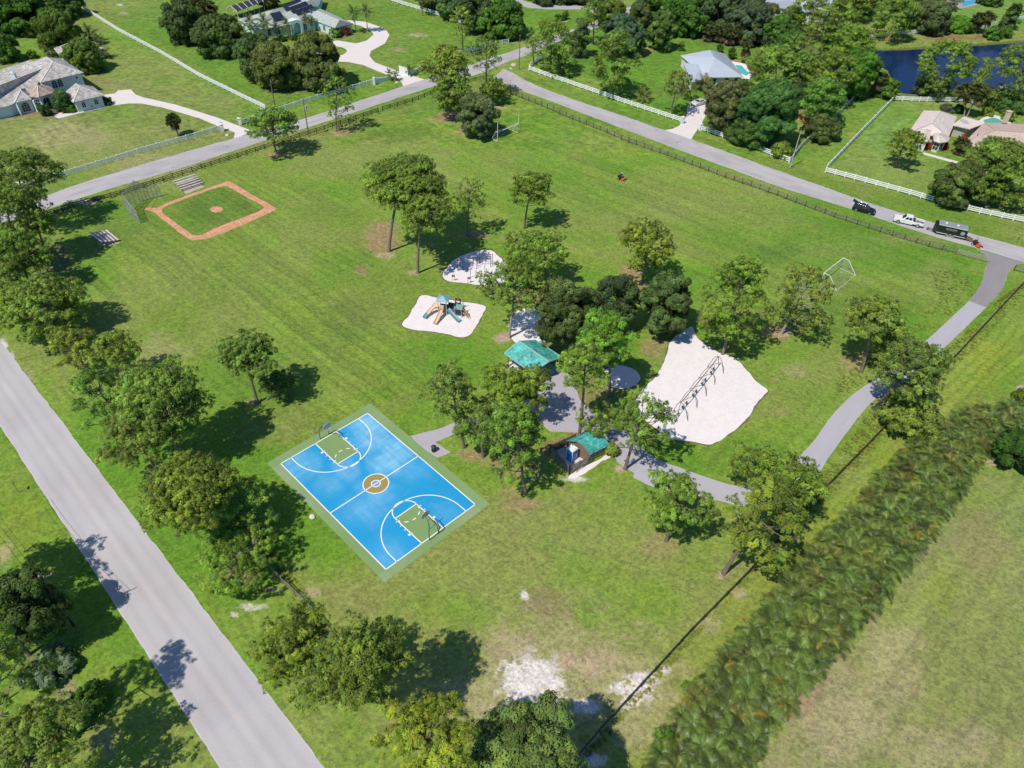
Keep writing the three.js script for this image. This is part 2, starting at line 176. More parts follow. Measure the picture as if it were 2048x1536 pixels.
  [[-19.53, -52.76, 4.37, -0.18, -0.27, -1.45], MID, 0.5, 0.5], [[-25.94, -53.23, 3.75, -0.15, -0.69, -2.93], OLIVE, 0.4, 0.6], [[-30.7, -47.81, 2.99, -0.12, -0.23, -0.8], BARE, 0.6, 1], [[-28.35, -50.39, 1.59, -0.06, -0.11, -0.42], CLAYISH, 0.7, 0.6], [[-32.17, -46.67, 1.07, -0.04, -0.18, -0.59], BARE, 0.6, 1], [[-23.96, -50.07, 1.47, -0.06, -0.19, -0.83], CLAYISH, 0.6, 0.8], [[-85.98, -95.11, 1.15, -0.06, -1.12, -2.08], BARE, 0.9, 0.7], [[-82.94, -92.37, 0.97, -0.05, -0.8, -1.51], BARE, 0.8, 0.8], [[-77.76, -87.26, 1.25, -0.07, -1.45, -2.84], DRY, 0.6, 0.7],
  // strip by the dark fence, the hedge side and the private field
  [[63.53, -90.41, 3.34, -0.17, 2.71, -7.39], STRAW, 0.5, 0.5], [[49.68, -72.52, 4.44, -0.2, 1.85, -5.85], OLIVE, 0.7, 0.4], [[77.48, -104.21, 3.64, -0.2, 3.63, -8.7], OLIVE, 0.5, 0.5], [[57.45, -73.85, 4.49, -0.21, 2.55, -6.96], YELLOW, 0.8, 0.3], [[82.82, -100.36, 5.35, -0.29, 3.81, -8.32], YELLOW, 0.8, 0.3], [[45.14, -62.49, 4.12, -0.18, 1.55, -5.07], YELLOW, 0.7, 0.4], [[34.61, -52.77, 3.81, -0.15, 0.9, -3.63], YELLOW, 0.5, 0.5], [[34.59, -58.01, 2.65, -0.11, 0.56, -2.37], LUSH, 0.6, 0.4], [[22.32, -39.43, 3.39, -0.12, 0.58, -3.48], [0.19, 0.25, 0.05], 0.6, 0.6], [[85.09, -97.82, 3.51, -0.19, 3.21, -6.73], LUSH, 0.5, 0.4],
  [[54.31, -48.68, 16.09, -0.62, 7.54, -18.06], OLIVE, 0.8, 0.4], [[45.05, -43.22, 5.3, -0.2, 2.67, -7.47], DRY, 0.5, 0.5], [[63.76, -61.63, 4.81, -0.2, 3.36, -7.52], [0.24, 0.2, 0.08], 0.5, 0.5], [[38.31, -36.63, 6.1, -0.21, 1.57, -4.97], DRY, 0.6, 0.5], [[55.52, -39.46, 5.72, -0.2, 2.69, -5.82], [0.19, 0.22, 0.06], 0.6, 0.5], [[55.08, -53.59, 3.22, -0.13, 1.8, -4.42], YELLOW, 0.4, 0.5], [[66.89, -68.65, 4.34, -0.19, 1.24, -2.77], MID, 0.5, 0.5], [[48.09, -33.78, 7.04, -0.24, 1.31, -3.14], DRY, 0.5, 0.6], [[44.9, -49.67, 1.87, -0.07, 0.93, -2.76], STRAW, 0.5, 0.6], [[34.66, -39.29, 1.7, -0.06, 0.8, -2.89], STRAW, 0.5, 0.6], [[55.21, -60.46, 2.04, -0.09, 0.95, -2.46], CLAYISH, 0.4, 0.6], [[72.44, -76.03, 2.59, -0.12, 0.57, -1.23], CLAYISH, 0.8, 0.7],
  [[-64.1, -58.6, 3.87, -0.17, -3.72, -7.18], YELLOW, 0.4, 0.5], [[-63.58, -53.92, 1.37, -0.06, -1.58, -2.96], CLAYISH, 0.6, 0.7], [[-36.24, -35.11, 4.8, -0.17, -1.2, -3.22], OLIVE, 0.4, 0.6], [[-50.91, -39.69, 3.32, -0.12, -1.71, -3.5], [0.18, 0.15, 0.08], 0.6, 0.6], [[-47.91, -36.91, 1.62, -0.06, -0.79, -1.66], [0.3, 0.24, 0.16], 0.6, 0.7], [[-41.29, -31.77, 2.07, -0.07, -0.87, -2.01], CLAYISH, 0.4, 0.7],
];
// whole lots with a turf of their own: outline, colour, strength
const LOTS = [
  [[[24.49, -28.11], [33.37, -38.68], [44.9, -49.67], [56.38, -61.73], [70.38, -76.43], [88.25, -76.27], [58.96, -24.72]], [0.275, 0.238, 0.118], 0.85], [[[5.27, -27.49], [31.28, -54.83], [44.88, -68.57], [100.9, -125.1], [130.03, -149.79], [96.57, -90.9], [67.34, -83.67], [41.68, -59.89], [15.36, -27.81]], [0.21, 0.245, 0.035], 0.6],
  [[[-24.03, -50.42], [-2.45, -64.67], [15.93, -70.02], [32.16, -65.33], [44.16, -68.53], [5.27, -27.49], [-9.73, -27.01]], [0.235, 0.235, 0.07], 0.6], [[[-177.31, -235.19], [-75.54, -204.04], [-73.19, -182.46], [-109.15, -149.8], [-130.71, -138.07]], [0.215, 0.21, 0.075], 0.7], [[[-154.24, -280.39], [-70.05, -199.19], [-44.87, -220.33], [-28.03, -228.17], [-6.27, -258.24], [-52.45, -312.51]], [0.12, 0.2, 0.018], 0.6],
  [[[5.33, -249.58], [48.27, -195.96], [97.58, -223.8], [77.13, -283.6], [41.97, -258.32]], [0.075, 0.2, 0.012], 0.8], [[[75.62, -172.73], [109.38, -220.98], [150.74, -222.82], [114.96, -150.96]], [0.18, 0.255, 0.05], 0.75], [[[68.42, -174.93], [111.46, -225.08], [97.58, -223.8], [66.78, -183.42]], [0.1, 0.2, 0.015], 0.6], [[[-3.54, -216.34], [107.15, -137.81], [114.39, -149.81], [73.19, -169.85], [0.62, -235.31]], [0.13, 0.2, 0.02], 0.6],
  [[[-118.87, -143.31], [-56.47, -193.54], [-6.79, -226.05], [-6.44, -216.07], [-65.73, -169.88], [-98.5, -137.15]], [0.185, 0.195, 0.05], 0.55], [[[-100.05, -131.91], [-67.31, -167], [-32, -142.88], [-14.84, -112.37], [-13.69, -85.26], [-35.12, -73.44], [-50.25, -72.72], [-82.6, -108.3]], [0.155, 0.19, 0.035], 0.45], [[[7.52, -178.62], [72.21, -143.66], [86.26, -125.25], [52.81, -98.73], [33.22, -136.9]], [0.15, 0.2, 0.035], 0.4],
];
// mowing lines: outline, a line that runs along them, spacing, strength
const STRIPES = [
  [[[-95.14, -130.26], [-76.97, -163.55], [-37.51, -149.21], [-13.15, -87.64], [-34.18, -75.51], [-61.14, -95.15], [-85.59, -114.57]], [[-75.51, -115.19], [-41.37, -85]], 1.7, 0.16],
  [[[-51.29, -160.33], [-20.35, -209.1], [-2.87, -189.99], [28.64, -142.8], [11.8, -127.77], [-14.06, -135.74], [-34.52, -144.9]], [[-47.8, -165.84], [-14.06, -135.74]], 2.6, 0.1],
  [[[-3.4, -210.65], [94.71, -133.11], [81.37, -118.14], [52.05, -96.05], [30.57, -132.78], [4.99, -178.42]], [[7.61, -184.61], [57.81, -146.98]], 4.2, 0.13],
  [[[24.62, -75.78], [41.64, -81.31], [64.8, -103.5], [66.86, -99.49], [47.91, -81.62], [39.59, -73.02], [31.84, -70.75]], [[40.59, -77.05], [64.3, -102.08]], 2.1, 0.16],
  [[[26.83, -48.29], [44.16, -68.53], [101.43, -126.19], [88.89, -100.69], [69.9, -86.04], [41.68, -59.89], [29.6, -47.07]], [[42.88, -64.08], [97.14, -117.45]], 1.5, 0.2],
  [[[-128.31, -182.45], [-86.16, -194.3], [-73.19, -182.46], [-107.64, -153.54]], [[-111.71, -185.46], [-92.98, -164.97]], 2.2, 0.14],
  [[[74.92, -171.6], [109.24, -220.58], [147.43, -222.14], [114.96, -150.96]], [[85.27, -184.92], [110.07, -217.23]], 2.4, 0.12],
  [[[68.42, -174.93], [109.99, -221.04], [108.37, -224.8], [64.62, -174.63]], [[70.07, -176.45], [109.18, -222.9]], 2.2, 0.16],
  [[[29.28, -31.14], [59.64, -61.46], [82.2, -79.03], [57.89, -32.09]], [[39.02, -38.88], [66.08, -66.82]], 3.0, 0.1],
  [[[-3.49, -214.42], [68.58, -170.84], [108.16, -139.88], [113.57, -150.86], [74.92, -171.6], [2.17, -235.46]], [[34.83, -196.46], [78.17, -162.49]], 1.6, 0.12],
  [[[-85.16, -95.15], [-74.35, -84.46], [-37.21, -49.19], [-18.39, -30.05], [-12.24, -30.25], [-48.5, -68]], [[-72.81, -84.54], [-37.68, -50.58]], 1.3, 0.1],
];
function landSheet(x0, z0, x1, z1, N, seed) {
  const w = new Float32Array(N * N * 3), sx = (x1 - x0) / N, sz = (z1 - z0) / N, fineX = 1 / Math.max(sx, 0.05);
  for (let j = 0, i = 0; j < N; j++) for (let k = 0; k < N; k++, i += 3) {
    const x = x0 + (k + 0.5) * sx, z = z0 + (j + 0.5) * sz;
    const a = fbm(x * 0.035 + 3, z * 0.035, 3), b = fbm(x * 0.16 + 40, z * 0.16 + 7, 3), c = noise(x * 0.9, z * 0.9);
    const t = clamp((a - 0.5) * 2.1 + (b - 0.5) * 1.1 + 0.42), q = clamp((b - 0.52) * 3 + (c - 0.5) * 0.5);
    for (let n = 0; n < 3; n++) { const g = lerp(LUSH[n], MID[n], smooth(t, 0, 0.55)); w[i + n] = lerp(lerp(g, OLIVE[n], smooth(t, 0.5, 1) * 0.75), YELLOW[n], q * 0.18); }
  }
  const each = (bx0, bz0, bx1, bz1, f) => { const k0 = Math.max(0, Math.floor((bx0 - x0) / sx)), k1 = Math.min(N - 1, Math.ceil((bx1 - x0) / sx)), j0 = Math.max(0, Math.floor((bz0 - z0) / sz)), j1 = Math.min(N - 1, Math.ceil((bz1 - z0) / sz)); for (let j = j0; j <= j1; j++) for (let k = k0; k <= k1; k++) f(x0 + (k + 0.5) * sx, z0 + (j + 0.5) * sz, (j * N + k) * 3); };
  const insideOf = (poly, x, z) => { let inside = false; for (let a = 0, b = poly.length - 1; a < poly.length; b = a++) if ((poly[a][1] > z) !== (poly[b][1] > z) && x < (poly[b][0] - poly[a][0]) * (z - poly[a][1]) / (poly[b][1] - poly[a][1]) + poly[a][0]) inside = !inside; return inside; };
  const box4 = (poly) => poly.reduce((q, p) => [Math.min(q[0], p[0]), Math.min(q[1], p[1]), Math.max(q[2], p[0]), Math.max(q[3], p[1])], [1e9, 1e9, -1e9, -1e9]);
  for (const [poly, col, strength] of LOTS) {
    const q = box4(poly);
    each(q[0] - 3, q[1] - 3, q[2] + 3, q[3] + 3, (x, z, i) => {
      if (!insideOf(poly, x + (fbm(x * 0.4, z * 0.4, 3) - 0.5) * 5, z + (fbm(x * 0.4 + 30, z * 0.4, 3) - 0.5) * 5)) return;
      const n = fbm(x * 0.12 + 5, z * 0.12 + 60, 4), m = strength * clamp(0.35 + (n - 0.3) * 1.6 + (noise(x * 1.3, z * 1.3) - 0.5) * 0.3);
      for (let c = 0; c < 3; c++) w[i + c] = lerp(w[i + c], col[c], m);
    });
  }
  for (const [px, pz, ax, az, bx, bz, col, strength, broken] of PATCHES.map(([q, ...r]) => [...q, ...r])) {
    const det = ax * bz - az * bx, ex = (Math.abs(ax) + Math.abs(bx)) * 1.5, ez = (Math.abs(az) + Math.abs(bz)) * 1.5;
    each(px - ex, pz - ez, px + ex, pz + ez, (x, z, i) => {
      const dx = x - px, dz = z - pz, u = (dx * bz - dz * bx) / det, v = (dz * ax - dx * az) / det, d = Math.sqrt(u * u + v * v);
      if (d > 1.5) return;
      const n = fbm(x * 0.45 + seedless(px), z * 0.45 + pz, 4), fine = noise(x * 1.1 + 70, z * 1.1) * 0.4 + noise(x * 3.1, z * 3.1) * 0.35 + noise(x * 7.1, z * 7.1) * 0.25;
      let m = 1 - smooth(d + (n - 0.5) * 0.9, 0.35, 1.15);
      m *= lerp(1, smooth(m + (fine - 0.5) * 2 * broken, 0.35, 0.7), broken) * strength;
      for (let c = 0; c < 3; c++) w[i + c] = lerp(w[i + c], col[c], m);
    });
  }
  for (const [poly, line, period, amp] of STRIPES) {
    let bx0 = 1e9, bz0 = 1e9, bx1 = -1e9, bz1 = -1e9; for (const p of poly) { bx0 = Math.min(bx0, p[0]); bx1 = Math.max(bx1, p[0]); bz0 = Math.min(bz0, p[1]); bz1 = Math.max(bz1, p[1]); }
    const dx = line[1][0] - line[0][0], dz = line[1][1] - line[0][1], l = Math.hypot(dx, dz), nx = -dz / l, nz = dx / l;
    if (period < sx * 3.2) continue;
    each(bx0, bz0, bx1, bz1, (x, z, i) => {
      let inside = false; for (let a = 0, b = poly.length - 1; a < poly.length; b = a++) if ((poly[a][1] > z) !== (poly[b][1] > z) && x < (poly[b][0] - poly[a][0]) * (z - poly[a][1]) / (poly[b][1] - poly[a][1]) + poly[a][0]) inside = !inside;
      if (!inside) return;
      const s = (x * nx + z * nz + (fbm(x * 0.06, z * 0.06, 2) - 0.5) * 2.2) / period, along = (x * nz - z * nx), k = noise(Math.floor(s) * 3.7, along * 0.03) , edge = Math.pow(Math.abs(Math.sin(s * Math.PI)), 0.6);
      const g = 1 + 1.5 * amp * ((k - 0.5) * 1.5 + (edge - 0.75) * 0.9) * smooth(fbm(x * 0.05 + 9, z * 0.05, 2), 0.25, 0.6);
      for (let c = 0; c < 3; c++) w[i + c] *= g;
    });
  }
  const d = new Uint8Array(N * N * 4), r = rng(seed);
  for (let j = 0, i = 0; j < N; j++) for (let k = 0; k < N; k++, i++) {
    const x = x0 + (k + 0.5) * sx, z = z0 + (j + 0.5) * sz;
    const f = 1 + (noise(x * 1.7, z * 1.7) - 0.5) * 0.22 + (noise(x * fineX * 0.4, z * fineX * 0.4) - 0.5) * 0.5 + (r() - 0.5) * 0.5, h = (noise(x * 3.1 + 50, z * 3.1) - 0.5) * 0.1;
    d[i * 4] = encTable[Math.round(clamp(w[i * 3] * (f + h)) * 4096)]; d[i * 4 + 1] = encTable[Math.round(clamp(w[i * 3 + 1] * f) * 4096)]; d[i * 4 + 2] = encTable[Math.round(clamp(w[i * 3 + 2] * (f + h * 1.5)) * 4096)]; d[i * 4 + 3] = 255;
  }
  const t = new THREE.DataTexture(d, N, N); t.magFilter = THREE.LinearFilter; t.colorSpace = THREE.SRGBColorSpace; t.wrapS = t.wrapT = THREE.MirroredRepeatWrapping; t.needsUpdate = true;
  return t;
}
function seedless(v) { return v * 0.37; }
const grainBump = texture(512, 512, ((r) => (x, y, o) => { o[0] = o[1] = o[2] = 0.5 * r() + 0.5 * noise(x * 0.125, y * 0.125); })(rng(5)), [1, 1], false);
function landMaterial(map, metres) {
  const m = new THREE.MeshStandardMaterial({ map, roughness: 1 });
  const b = grainBump.clone(); b.repeat.set(metres[0] / 24, metres[1] / 24); b.needsUpdate = true; m.bumpMap = b; m.bumpScale = 0.05; return m;
}
const NEAR = [-112, -178, 112, -18], FAR = [-340, -490, 340, 10];
function sheetUV(g, [x0, z0, x1, z1]) { const p = g.attributes.position, u = g.attributes.uv; for (let i = 0; i < u.count; i++) u.setXY(i, (p.getX(i) - x0) / (x1 - x0), (p.getZ(i) - z0) / (z1 - z0)); return g; }
const farLand = ground('ground', sheetUV(flat([[-3000, 3000], [3000, 3000], [3000, -3000], [-3000, -3000]]), FAR), landMaterial(landSheet(...FAR, 2048, 11), [680, 500]), 0);
Object.assign(farLand.userData, { label: 'green lawns and rough grass of the whole neighbourhood', category: 'ground' });
const nearLand = ground('park_lawn', sheetUV(flat(ragged([[-112, -18], [112, -18], [112, -178], [-112, -178]], 3, 0.8, 4)), NEAR), landMaterial(landSheet(...NEAR, 2048, 12), [224, 160]), 0.004);
Object.assign(nearLand.userData, { label: 'mown park lawn with brown, bare and lush patches', category: 'lawn' });

// ---------------------------------------------------------------- roads, drives, paths
function speckle(w, h, base, amp, blotch, tint = [1, 1, 1], seed = 1, extra) {
  const r = rng(seed);
  return texture(w, h, (x, y, o) => { const u = x / w, v = y / h, n = Math.sin(u * 6.283) * 3 + 4, q = fbm(n + u * 0, v * 14 + Math.cos(u * 6.283) * 3, 4), s = 1 + (r() - 0.5) * amp + (q - 0.5) * blotch, e = extra ? extra(u, v) : 1; for (let c = 0; c < 3; c++) o[c] = base[c] * s * e * lerp(1, tint[c], clamp((q - 0.5) * 3)); });
}
function asphalt(base, across, seed, metresV, amp = 0.14, blotch = 0.3, cracks = 0, centre = 0) {
  const r = rng(seed), tex = texture(256, 1024, (x, y, o) => {
    const u = x / 256, v = y / 1024, m = v * metresV, seam = Math.min(v, 1 - v) * 20;
    const track = 1 + across(u, m), blot = (fbm(u * 5 + seed, m * 0.22, 4) - 0.5) * blotch * clamp(seam), crack = cracks && Math.abs(noise(u * 4 + fbm(u * 6, m, 3) * 2, m * 0.7 + fbm(u * 9 + 5, m * 1.4, 2)) - 0.5) < 0.012 && noise(u * 3, m * 0.12) > 0.5 ? 0.62 : 1;
    const s = (track + blot + (r() - 0.5) * amp) * crack, edge = Math.min(u, 1 - u), d = edge < 0.03 ? lerp(1.1, 1, edge / 0.03) : 1;
    const worn = centre && Math.abs(u - 0.5 + 0.01 * Math.sin(m)) < 0.011 ? smooth(noise(m * 0.45, 5) * 0.7 + noise(u * 90, m * 5) * 0.3, 0.5, 0.75) * 0.5 : 0, rim = edge < 0.012 ? 0.35 * noise(u * 50, m * 1.2) : 0;
    for (let c = 0; c < 3; c++) o[c] = lerp(lerp(base[c] * s * d, [0.6, 0.42, 0.28][c], worn), 0.62, rim);
  });
  tex.repeat.set(1, 1 / metresV);
  return new THREE.MeshStandardMaterial({ map: tex, roughness: 0.93 });
}
const lanes = (u, m) => { const w = (c, s) => Math.exp(-(((u - c) / s) ** 2)); return -0.07 * (w(0.17, 0.05) + w(0.4, 0.05) + w(0.6, 0.05) + w(0.83, 0.05)) + 0.05 * w(0.5, 0.05) + 0.03 * Math.sin(m * 0.3); };
const wornCentre = (u, m) => lanes(u, m) + (Math.abs(u - 0.5) < 0.012 ? (noise(m * 0.5, 3) - 0.45) * 0.25 : 0);
function road(name, left, right, m, y, label, category, step = 2, amp = 0.15, seed = 1, smoothing = true) { const o = ground(name, ribbon(left, right, step, amp, seed, smoothing), m, y); Object.assign(o.userData, { label, category }); return o; }
function sheet(name, pts, m, y, label, category, { curve = 0, step = 1, amp = 0.1, seed = 1, holes = [] } = {}) { const P = ragged(curve ? curved(pts, curve) : pts, step, amp, seed); const o = ground(name, flat(P, holes), m, y); Object.assign(o.userData, { label, category }); return o; }
const beyond = (a, b, t) => [a[0] + (b[0] - a[0]) * t, a[1] + (b[1] - a[1]) * t];

{ // the wide pale road in the near left corner
  const La = [-62.49, -62.87], Lb = [-28.49, -29.42], Ra = [-73.3, -83.12], Rb = [-17.81, -29.77], along = (a, b) => [-1.6, -0.8, 0, 0.5, 1, 2.5].map((t) => beyond(a, b, t));
  const d = (p, q) => Math.hypot(p[0] - q[0], p[1] - q[1]);
  road('road', along(La, Lb).map((p, i) => p), along(Ra, Rb).map((p, i) => { const dir = beyond(La, Lb, [-1.6, -0.8, 0, 0.5, 1, 2.5][i]), l = d(Ra, Rb), ux = (Rb[0] - Ra[0]) / l, uz = (Rb[1] - Ra[1]) / l, s = (dir[0] - Ra[0]) * ux + (dir[1] - Ra[1]) * uz; return [Ra[0] + ux * s, Ra[1] + uz * s]; }),
    asphalt([0.45, 0.425, 0.428], lanes, 21, 60, 0.14, 0.16, 0, 1), 0.016, 'wide pale asphalt road crossing the near left corner', 'road', 1, 0.14, 2, false);
}
road('road', [[-117.19, -123.08], [-100.74, -140.63], [-92.75, -149.36], [-78.53, -162.9], [-66.11, -176.42], [-51.91, -190.96], [-25.63, -219.36], [-13.07, -230.92], [-5.44, -241.43], [2.09, -250.2], [17.54, -271.37], [31.69, -286.61], [41.98, -298.82], [54.33, -314.77], [68.83, -332.28]], [[-122.34, -131.39], [-103.81, -146.23], [-100.62, -150.68], [-85.25, -166.67], [-72.48, -178.87], [-58.71, -191.69], [-31.77, -221.59], [-19.45, -234.63], [-9.88, -245.62], [-1.23, -255.25], [13.26, -273.09], [27.46, -290.92], [35.71, -301.89], [46.74, -316.58], [60.97, -334.26]],
  asphalt([0.4, 0.378, 0.38], (u, m) => 0, 22, 60, 0.1, 0.42, 1), 0.014, 'pale cracked road between the white fenced lots and the ballfield', 'road', 2, 0.2, 3);
road('road', [[-9.07, -226.66], [-0.67, -218.56], [8, -210.95], [21.45, -198.66], [39.57, -182.11], [55.73, -167.99], [60.2, -163.93], [75.21, -153.16], [89, -142.7], [100.96, -135.44], [113.85, -126.61]], [[-5.9, -235.98], [4.46, -222.22], [15.18, -212.35], [27.24, -202.6], [46.67, -186.3], [63.72, -171], [67.71, -167.59], [81.53, -155.7], [97.7, -144.55], [107.55, -138.63], [119.31, -130.93]],
  asphalt([0.4, 0.378, 0.38], (u, m) => 0, 23, 60, 0.1, 0.42, 1), 0.018, 'pale worn road where the truck and trailer are parked', 'road', 2, 0.2, 5);
road('driveway', [[96.87, -137.53], [97.8, -134.46], [95.46, -129.98], [90.99, -122.93], [86.94, -118.15]], [[105.23, -132.65], [103.13, -132.14], [99.67, -128.78], [95.12, -122.32], [89.3, -116.18]], asphalt([0.25, 0.235, 0.24], () => 0, 24, 30, 0.14, 0.2), 0.013, 'dark asphalt entrance apron joining the park drive to the road', 'driveway', 0.8, 0.12, 6);
road('driveway', [[86.94, -118.15], [71.63, -103.32], [63.21, -96], [55.74, -90.13], [50.39, -84.5], [45.98, -78.86], [43.3, -75.96], [40.36, -72.57], [36.8, -70.41], [32.7, -69.67], [28.98, -70.9], [25.61, -72.47], [22.86, -73.7], [20.13, -75.57]], [[89.3, -116.18], [73.21, -100.65], [65.36, -93.58], [58.41, -88.59], [53.53, -83.21], [49.93, -78.84], [47.29, -75.55], [43.29, -70.52], [38.11, -67], [33.01, -66.07], [28.65, -67.03], [24.25, -68.09], [20.81, -68.85], [17.78, -70.58]],
  asphalt([0.4, 0.385, 0.415], () => 0, 25, 40, 0.08, 0.1), 0.0145, 'smooth pale grey park drive curving round the sand pit', 'driveway', 0.8, 0.06, 7);
const paleGrey = new THREE.MeshStandardMaterial({ map: speckle(256, 256, [0.4, 0.375, 0.4], 0.16, 0.25, [0.9, 0.9, 0.92], 31), roughness: 0.94 }); paleGrey.map.repeat.set(0.12, 0.12);
sheet('plaza', [[5.23, -91.41], [8.61, -94.24], [10.29, -90.07], [10.95, -86.52], [13.89, -82.68], [17.27, -81.2], [18.44, -78.05], [21.17, -74.91], [19.53, -70.19], [15.85, -73.38], [14.71, -77.87], [10.61, -79.15], [6.04, -79.25], [4.91, -80.59], [2.19, -82.65], [-1.71, -82.68], [-4.74, -81.2], [-6.54, -79.27], [-8.71, -77.79], [-10.2, -76.77], [-11.19, -76.21], [-8.63, -74.2], [-10.51, -73.02], [-12.83, -74.81], [-15.06, -77.27], [-11.45, -78.71], [-8.55, -80.47], [-5.61, -82.71], [-1.79, -85.17], [2.16, -86.07], [4.15, -87.35]], paleGrey, 0.0105, 'grey paved plaza and path between court, pavilion and shed', 'plaza', { step: 0.8, amp: 0.08, seed: 8 });
const concrete = new THREE.MeshStandardMaterial({ map: speckle(256, 256, [0.68, 0.63, 0.6], 0.1, 0.2, [0.95, 0.93, 0.9], 32), roughness: 0.9 }); concrete.map.repeat.set(0.1, 0.1);
sheet('driveway', [[-116.51, -203.93], [-113.62, -205.31], [-113.72, -207.54], [-110.49, -208.61], [-107.81, -205.1], [-104.81, -203.18], [-94.6, -199.08], [-80.18, -191.14], [-73.03, -186.24], [-69.07, -183.74], [-69.72, -182.45], [-72.22, -177.99], [-73.19, -182.46], [-78.83, -186.06], [-84.84, -190.4], [-97.14, -196.75], [-103.83, -198.95], [-107.12, -198.65], [-111.26, -196.53], [-116.69, -191.25], [-120.75, -187.26], [-123.17, -189.02], [-122.9, -190.37], [-118.82, -192.41], [-113.53, -197.72]], concrete, 0.0115, 'white concrete driveway curving down from the grey tiled house', 'driveway', { step: 1.5, amp: 0.05 });
sheet('driveway', [[-63.15, -279.2], [-55.82, -277.71], [-48.15, -271.2], [-45.59, -264.39], [-45.78, -255.53], [-49.11, -247.74], [-48.8, -243.01], [-46.14, -237.3], [-37.33, -229.81], [-28.78, -223.92], [-34.52, -217.73], [-36.43, -223.18], [-40.7, -226.93], [-49.58, -234.71], [-54.63, -236.89], [-61.67, -237.07], [-68.27, -240.07], [-70.7, -246.44], [-66.84, -253.76], [-61.71, -256.86], [-55.16, -254.52], [-52.36, -257.37], [-50.92, -263.81], [-51.77, -266.94], [-56.76, -273.03], [-61.02, -275.39]], concrete, 0.0115, 'looping white concrete driveway of the solar panel house', 'driveway', { step: 1.5, amp: 0.05, holes: [curved([[-63.7, -246.69], [-62.92, -250.68], [-59.64, -250.54], [-56.78, -247.42], [-57.54, -243.05], [-60.55, -242.26]], 5)] });
sheet('driveway', [[38.19, -193.15], [40.62, -194.33], [42.68, -196.47], [45.48, -202.47], [47.17, -210.81], [50.26, -216.71], [53.71, -214], [52.47, -207.66], [50.41, -202.21], [48.69, -197.65], [45.48, -190.25], [44.31, -187.03]], concrete, 0.0115, 'short concrete driveway of the metal roofed house', 'driveway', { step: 1.5, amp: 0.05 });
sheet('footpath', [[103.14, -184.27], [104.45, -184.97], [115.08, -177.45], [118.05, -174.64], [116.76, -173.19], [113.79, -176.24]], concrete, 0.0115, 'narrow concrete footpath across the lawn of the pale roofed house', 'path', { step: 1.5, amp: 0.03 });
sheet('road', [[-10.3, -325.08], [-3.7, -314.46], [1.01, -309.56], [4.65, -306.65], [11.31, -306.13], [22.81, -307.53], [30.19, -303.82], [31.8, -295.11], [28.47, -292.26], [22.55, -302.25], [9.33, -300.66], [1.25, -301.63], [-3.92, -306.26], [-13.16, -321.79]], asphalt([0.4, 0.375, 0.375], () => 0, 26, 60), 0.012, 'grey lane curving away along the far top edge', 'road', { step: 2, amp: 0.1 });

// ---------------------------------------------------------------- sand pits and ball field clay
const sandTex = (() => { const r = rng(41); return texture(512, 512, (x, y, o) => { const a = fbm(x * 0.05, y * 0.05, 3), s = 0.97 + (a - 0.5) * 0.1 + (r() - 0.5) * 0.08, print = noise(x * 0.21 + 7, y * 0.21) > 0.83 && noise(x * 0.023, y * 0.023) > 0.5 ? 0.87 : 1; o[0] = 0.77 * s * print; o[1] = 0.715 * s * print; o[2] = 0.7 * s * print; }); })();
sandTex.repeat.set(1 / 14, 1 / 14); sandTex.needsUpdate = true;
const sandMat = new THREE.MeshStandardMaterial({ map: sandTex, roughness: 1 });
{ const b = grainBump.clone(); b.repeat.set(1 / 18, 1 / 18); b.needsUpdate = true; sandMat.bumpMap = b; sandMat.bumpScale = 0.05; }
const soilMat = mat([0.16, 0.12, 0.06], 1);
const playSand = [[-17.66, -113.48], [-16.38, -113.72], [-15.22, -113.31], [-11.13, -112.43], [-6.43, -111.45], [-5.46, -110.72], [-5.8, -108.39], [-7.15, -103.72], [-8.09, -101.95], [-9.19, -101.47], [-12.53, -102.55], [-17, -103.16], [-19.29, -103.75], [-19.9, -105.03], [-18.89, -107.62], [-18.05, -112.02]];
const fitSand = [[-6.96, -130.31], [-5.23, -130.24], [-3.3, -127.72], [-1.81, -124.7], [-0.93, -121.21], [-2.95, -117.67], [-6.78, -117.77], [-10.65, -118.37], [-13.59, -119.04], [-14.32, -120.72], [-13.9, -122.5], [-12.09, -126.78], [-9.43, -129.01]];
const swingSand = [[32.08, -106.99], [32.6, -103.54], [35.39, -99.93], [37.75, -98.71], [39.5, -95.25], [40.47, -92.39], [41.85, -90.5], [41.07, -89.25], [38.82, -86.43], [36.56, -82.92], [33.23, -79.83], [30.33, -77.69], [27.82, -78.09], [25.52, -78.4], [23.27, -79.77], [20.89, -82.47], [19.64, -85.57], [21.25, -89.43], [24.5, -93.94], [25.92, -97.13], [26.85, -100.28], [27.51, -102.54], [29.69, -104.81], [31.4, -106.65]];
const backSand = [[-0.54, -105.26], [0.63, -109.84], [3.38, -111.09], [5.21, -109.49], [6.24, -104.48], [4.79, -100.16], [0.27, -100.74]], discSand = [[14.83, -91.91], [15.75, -94.37], [18.11, -95.53], [20.36, -94.36], [21.23, -92.25], [19.96, -90.33], [17.59, -89.48], [15.69, -90.11]];
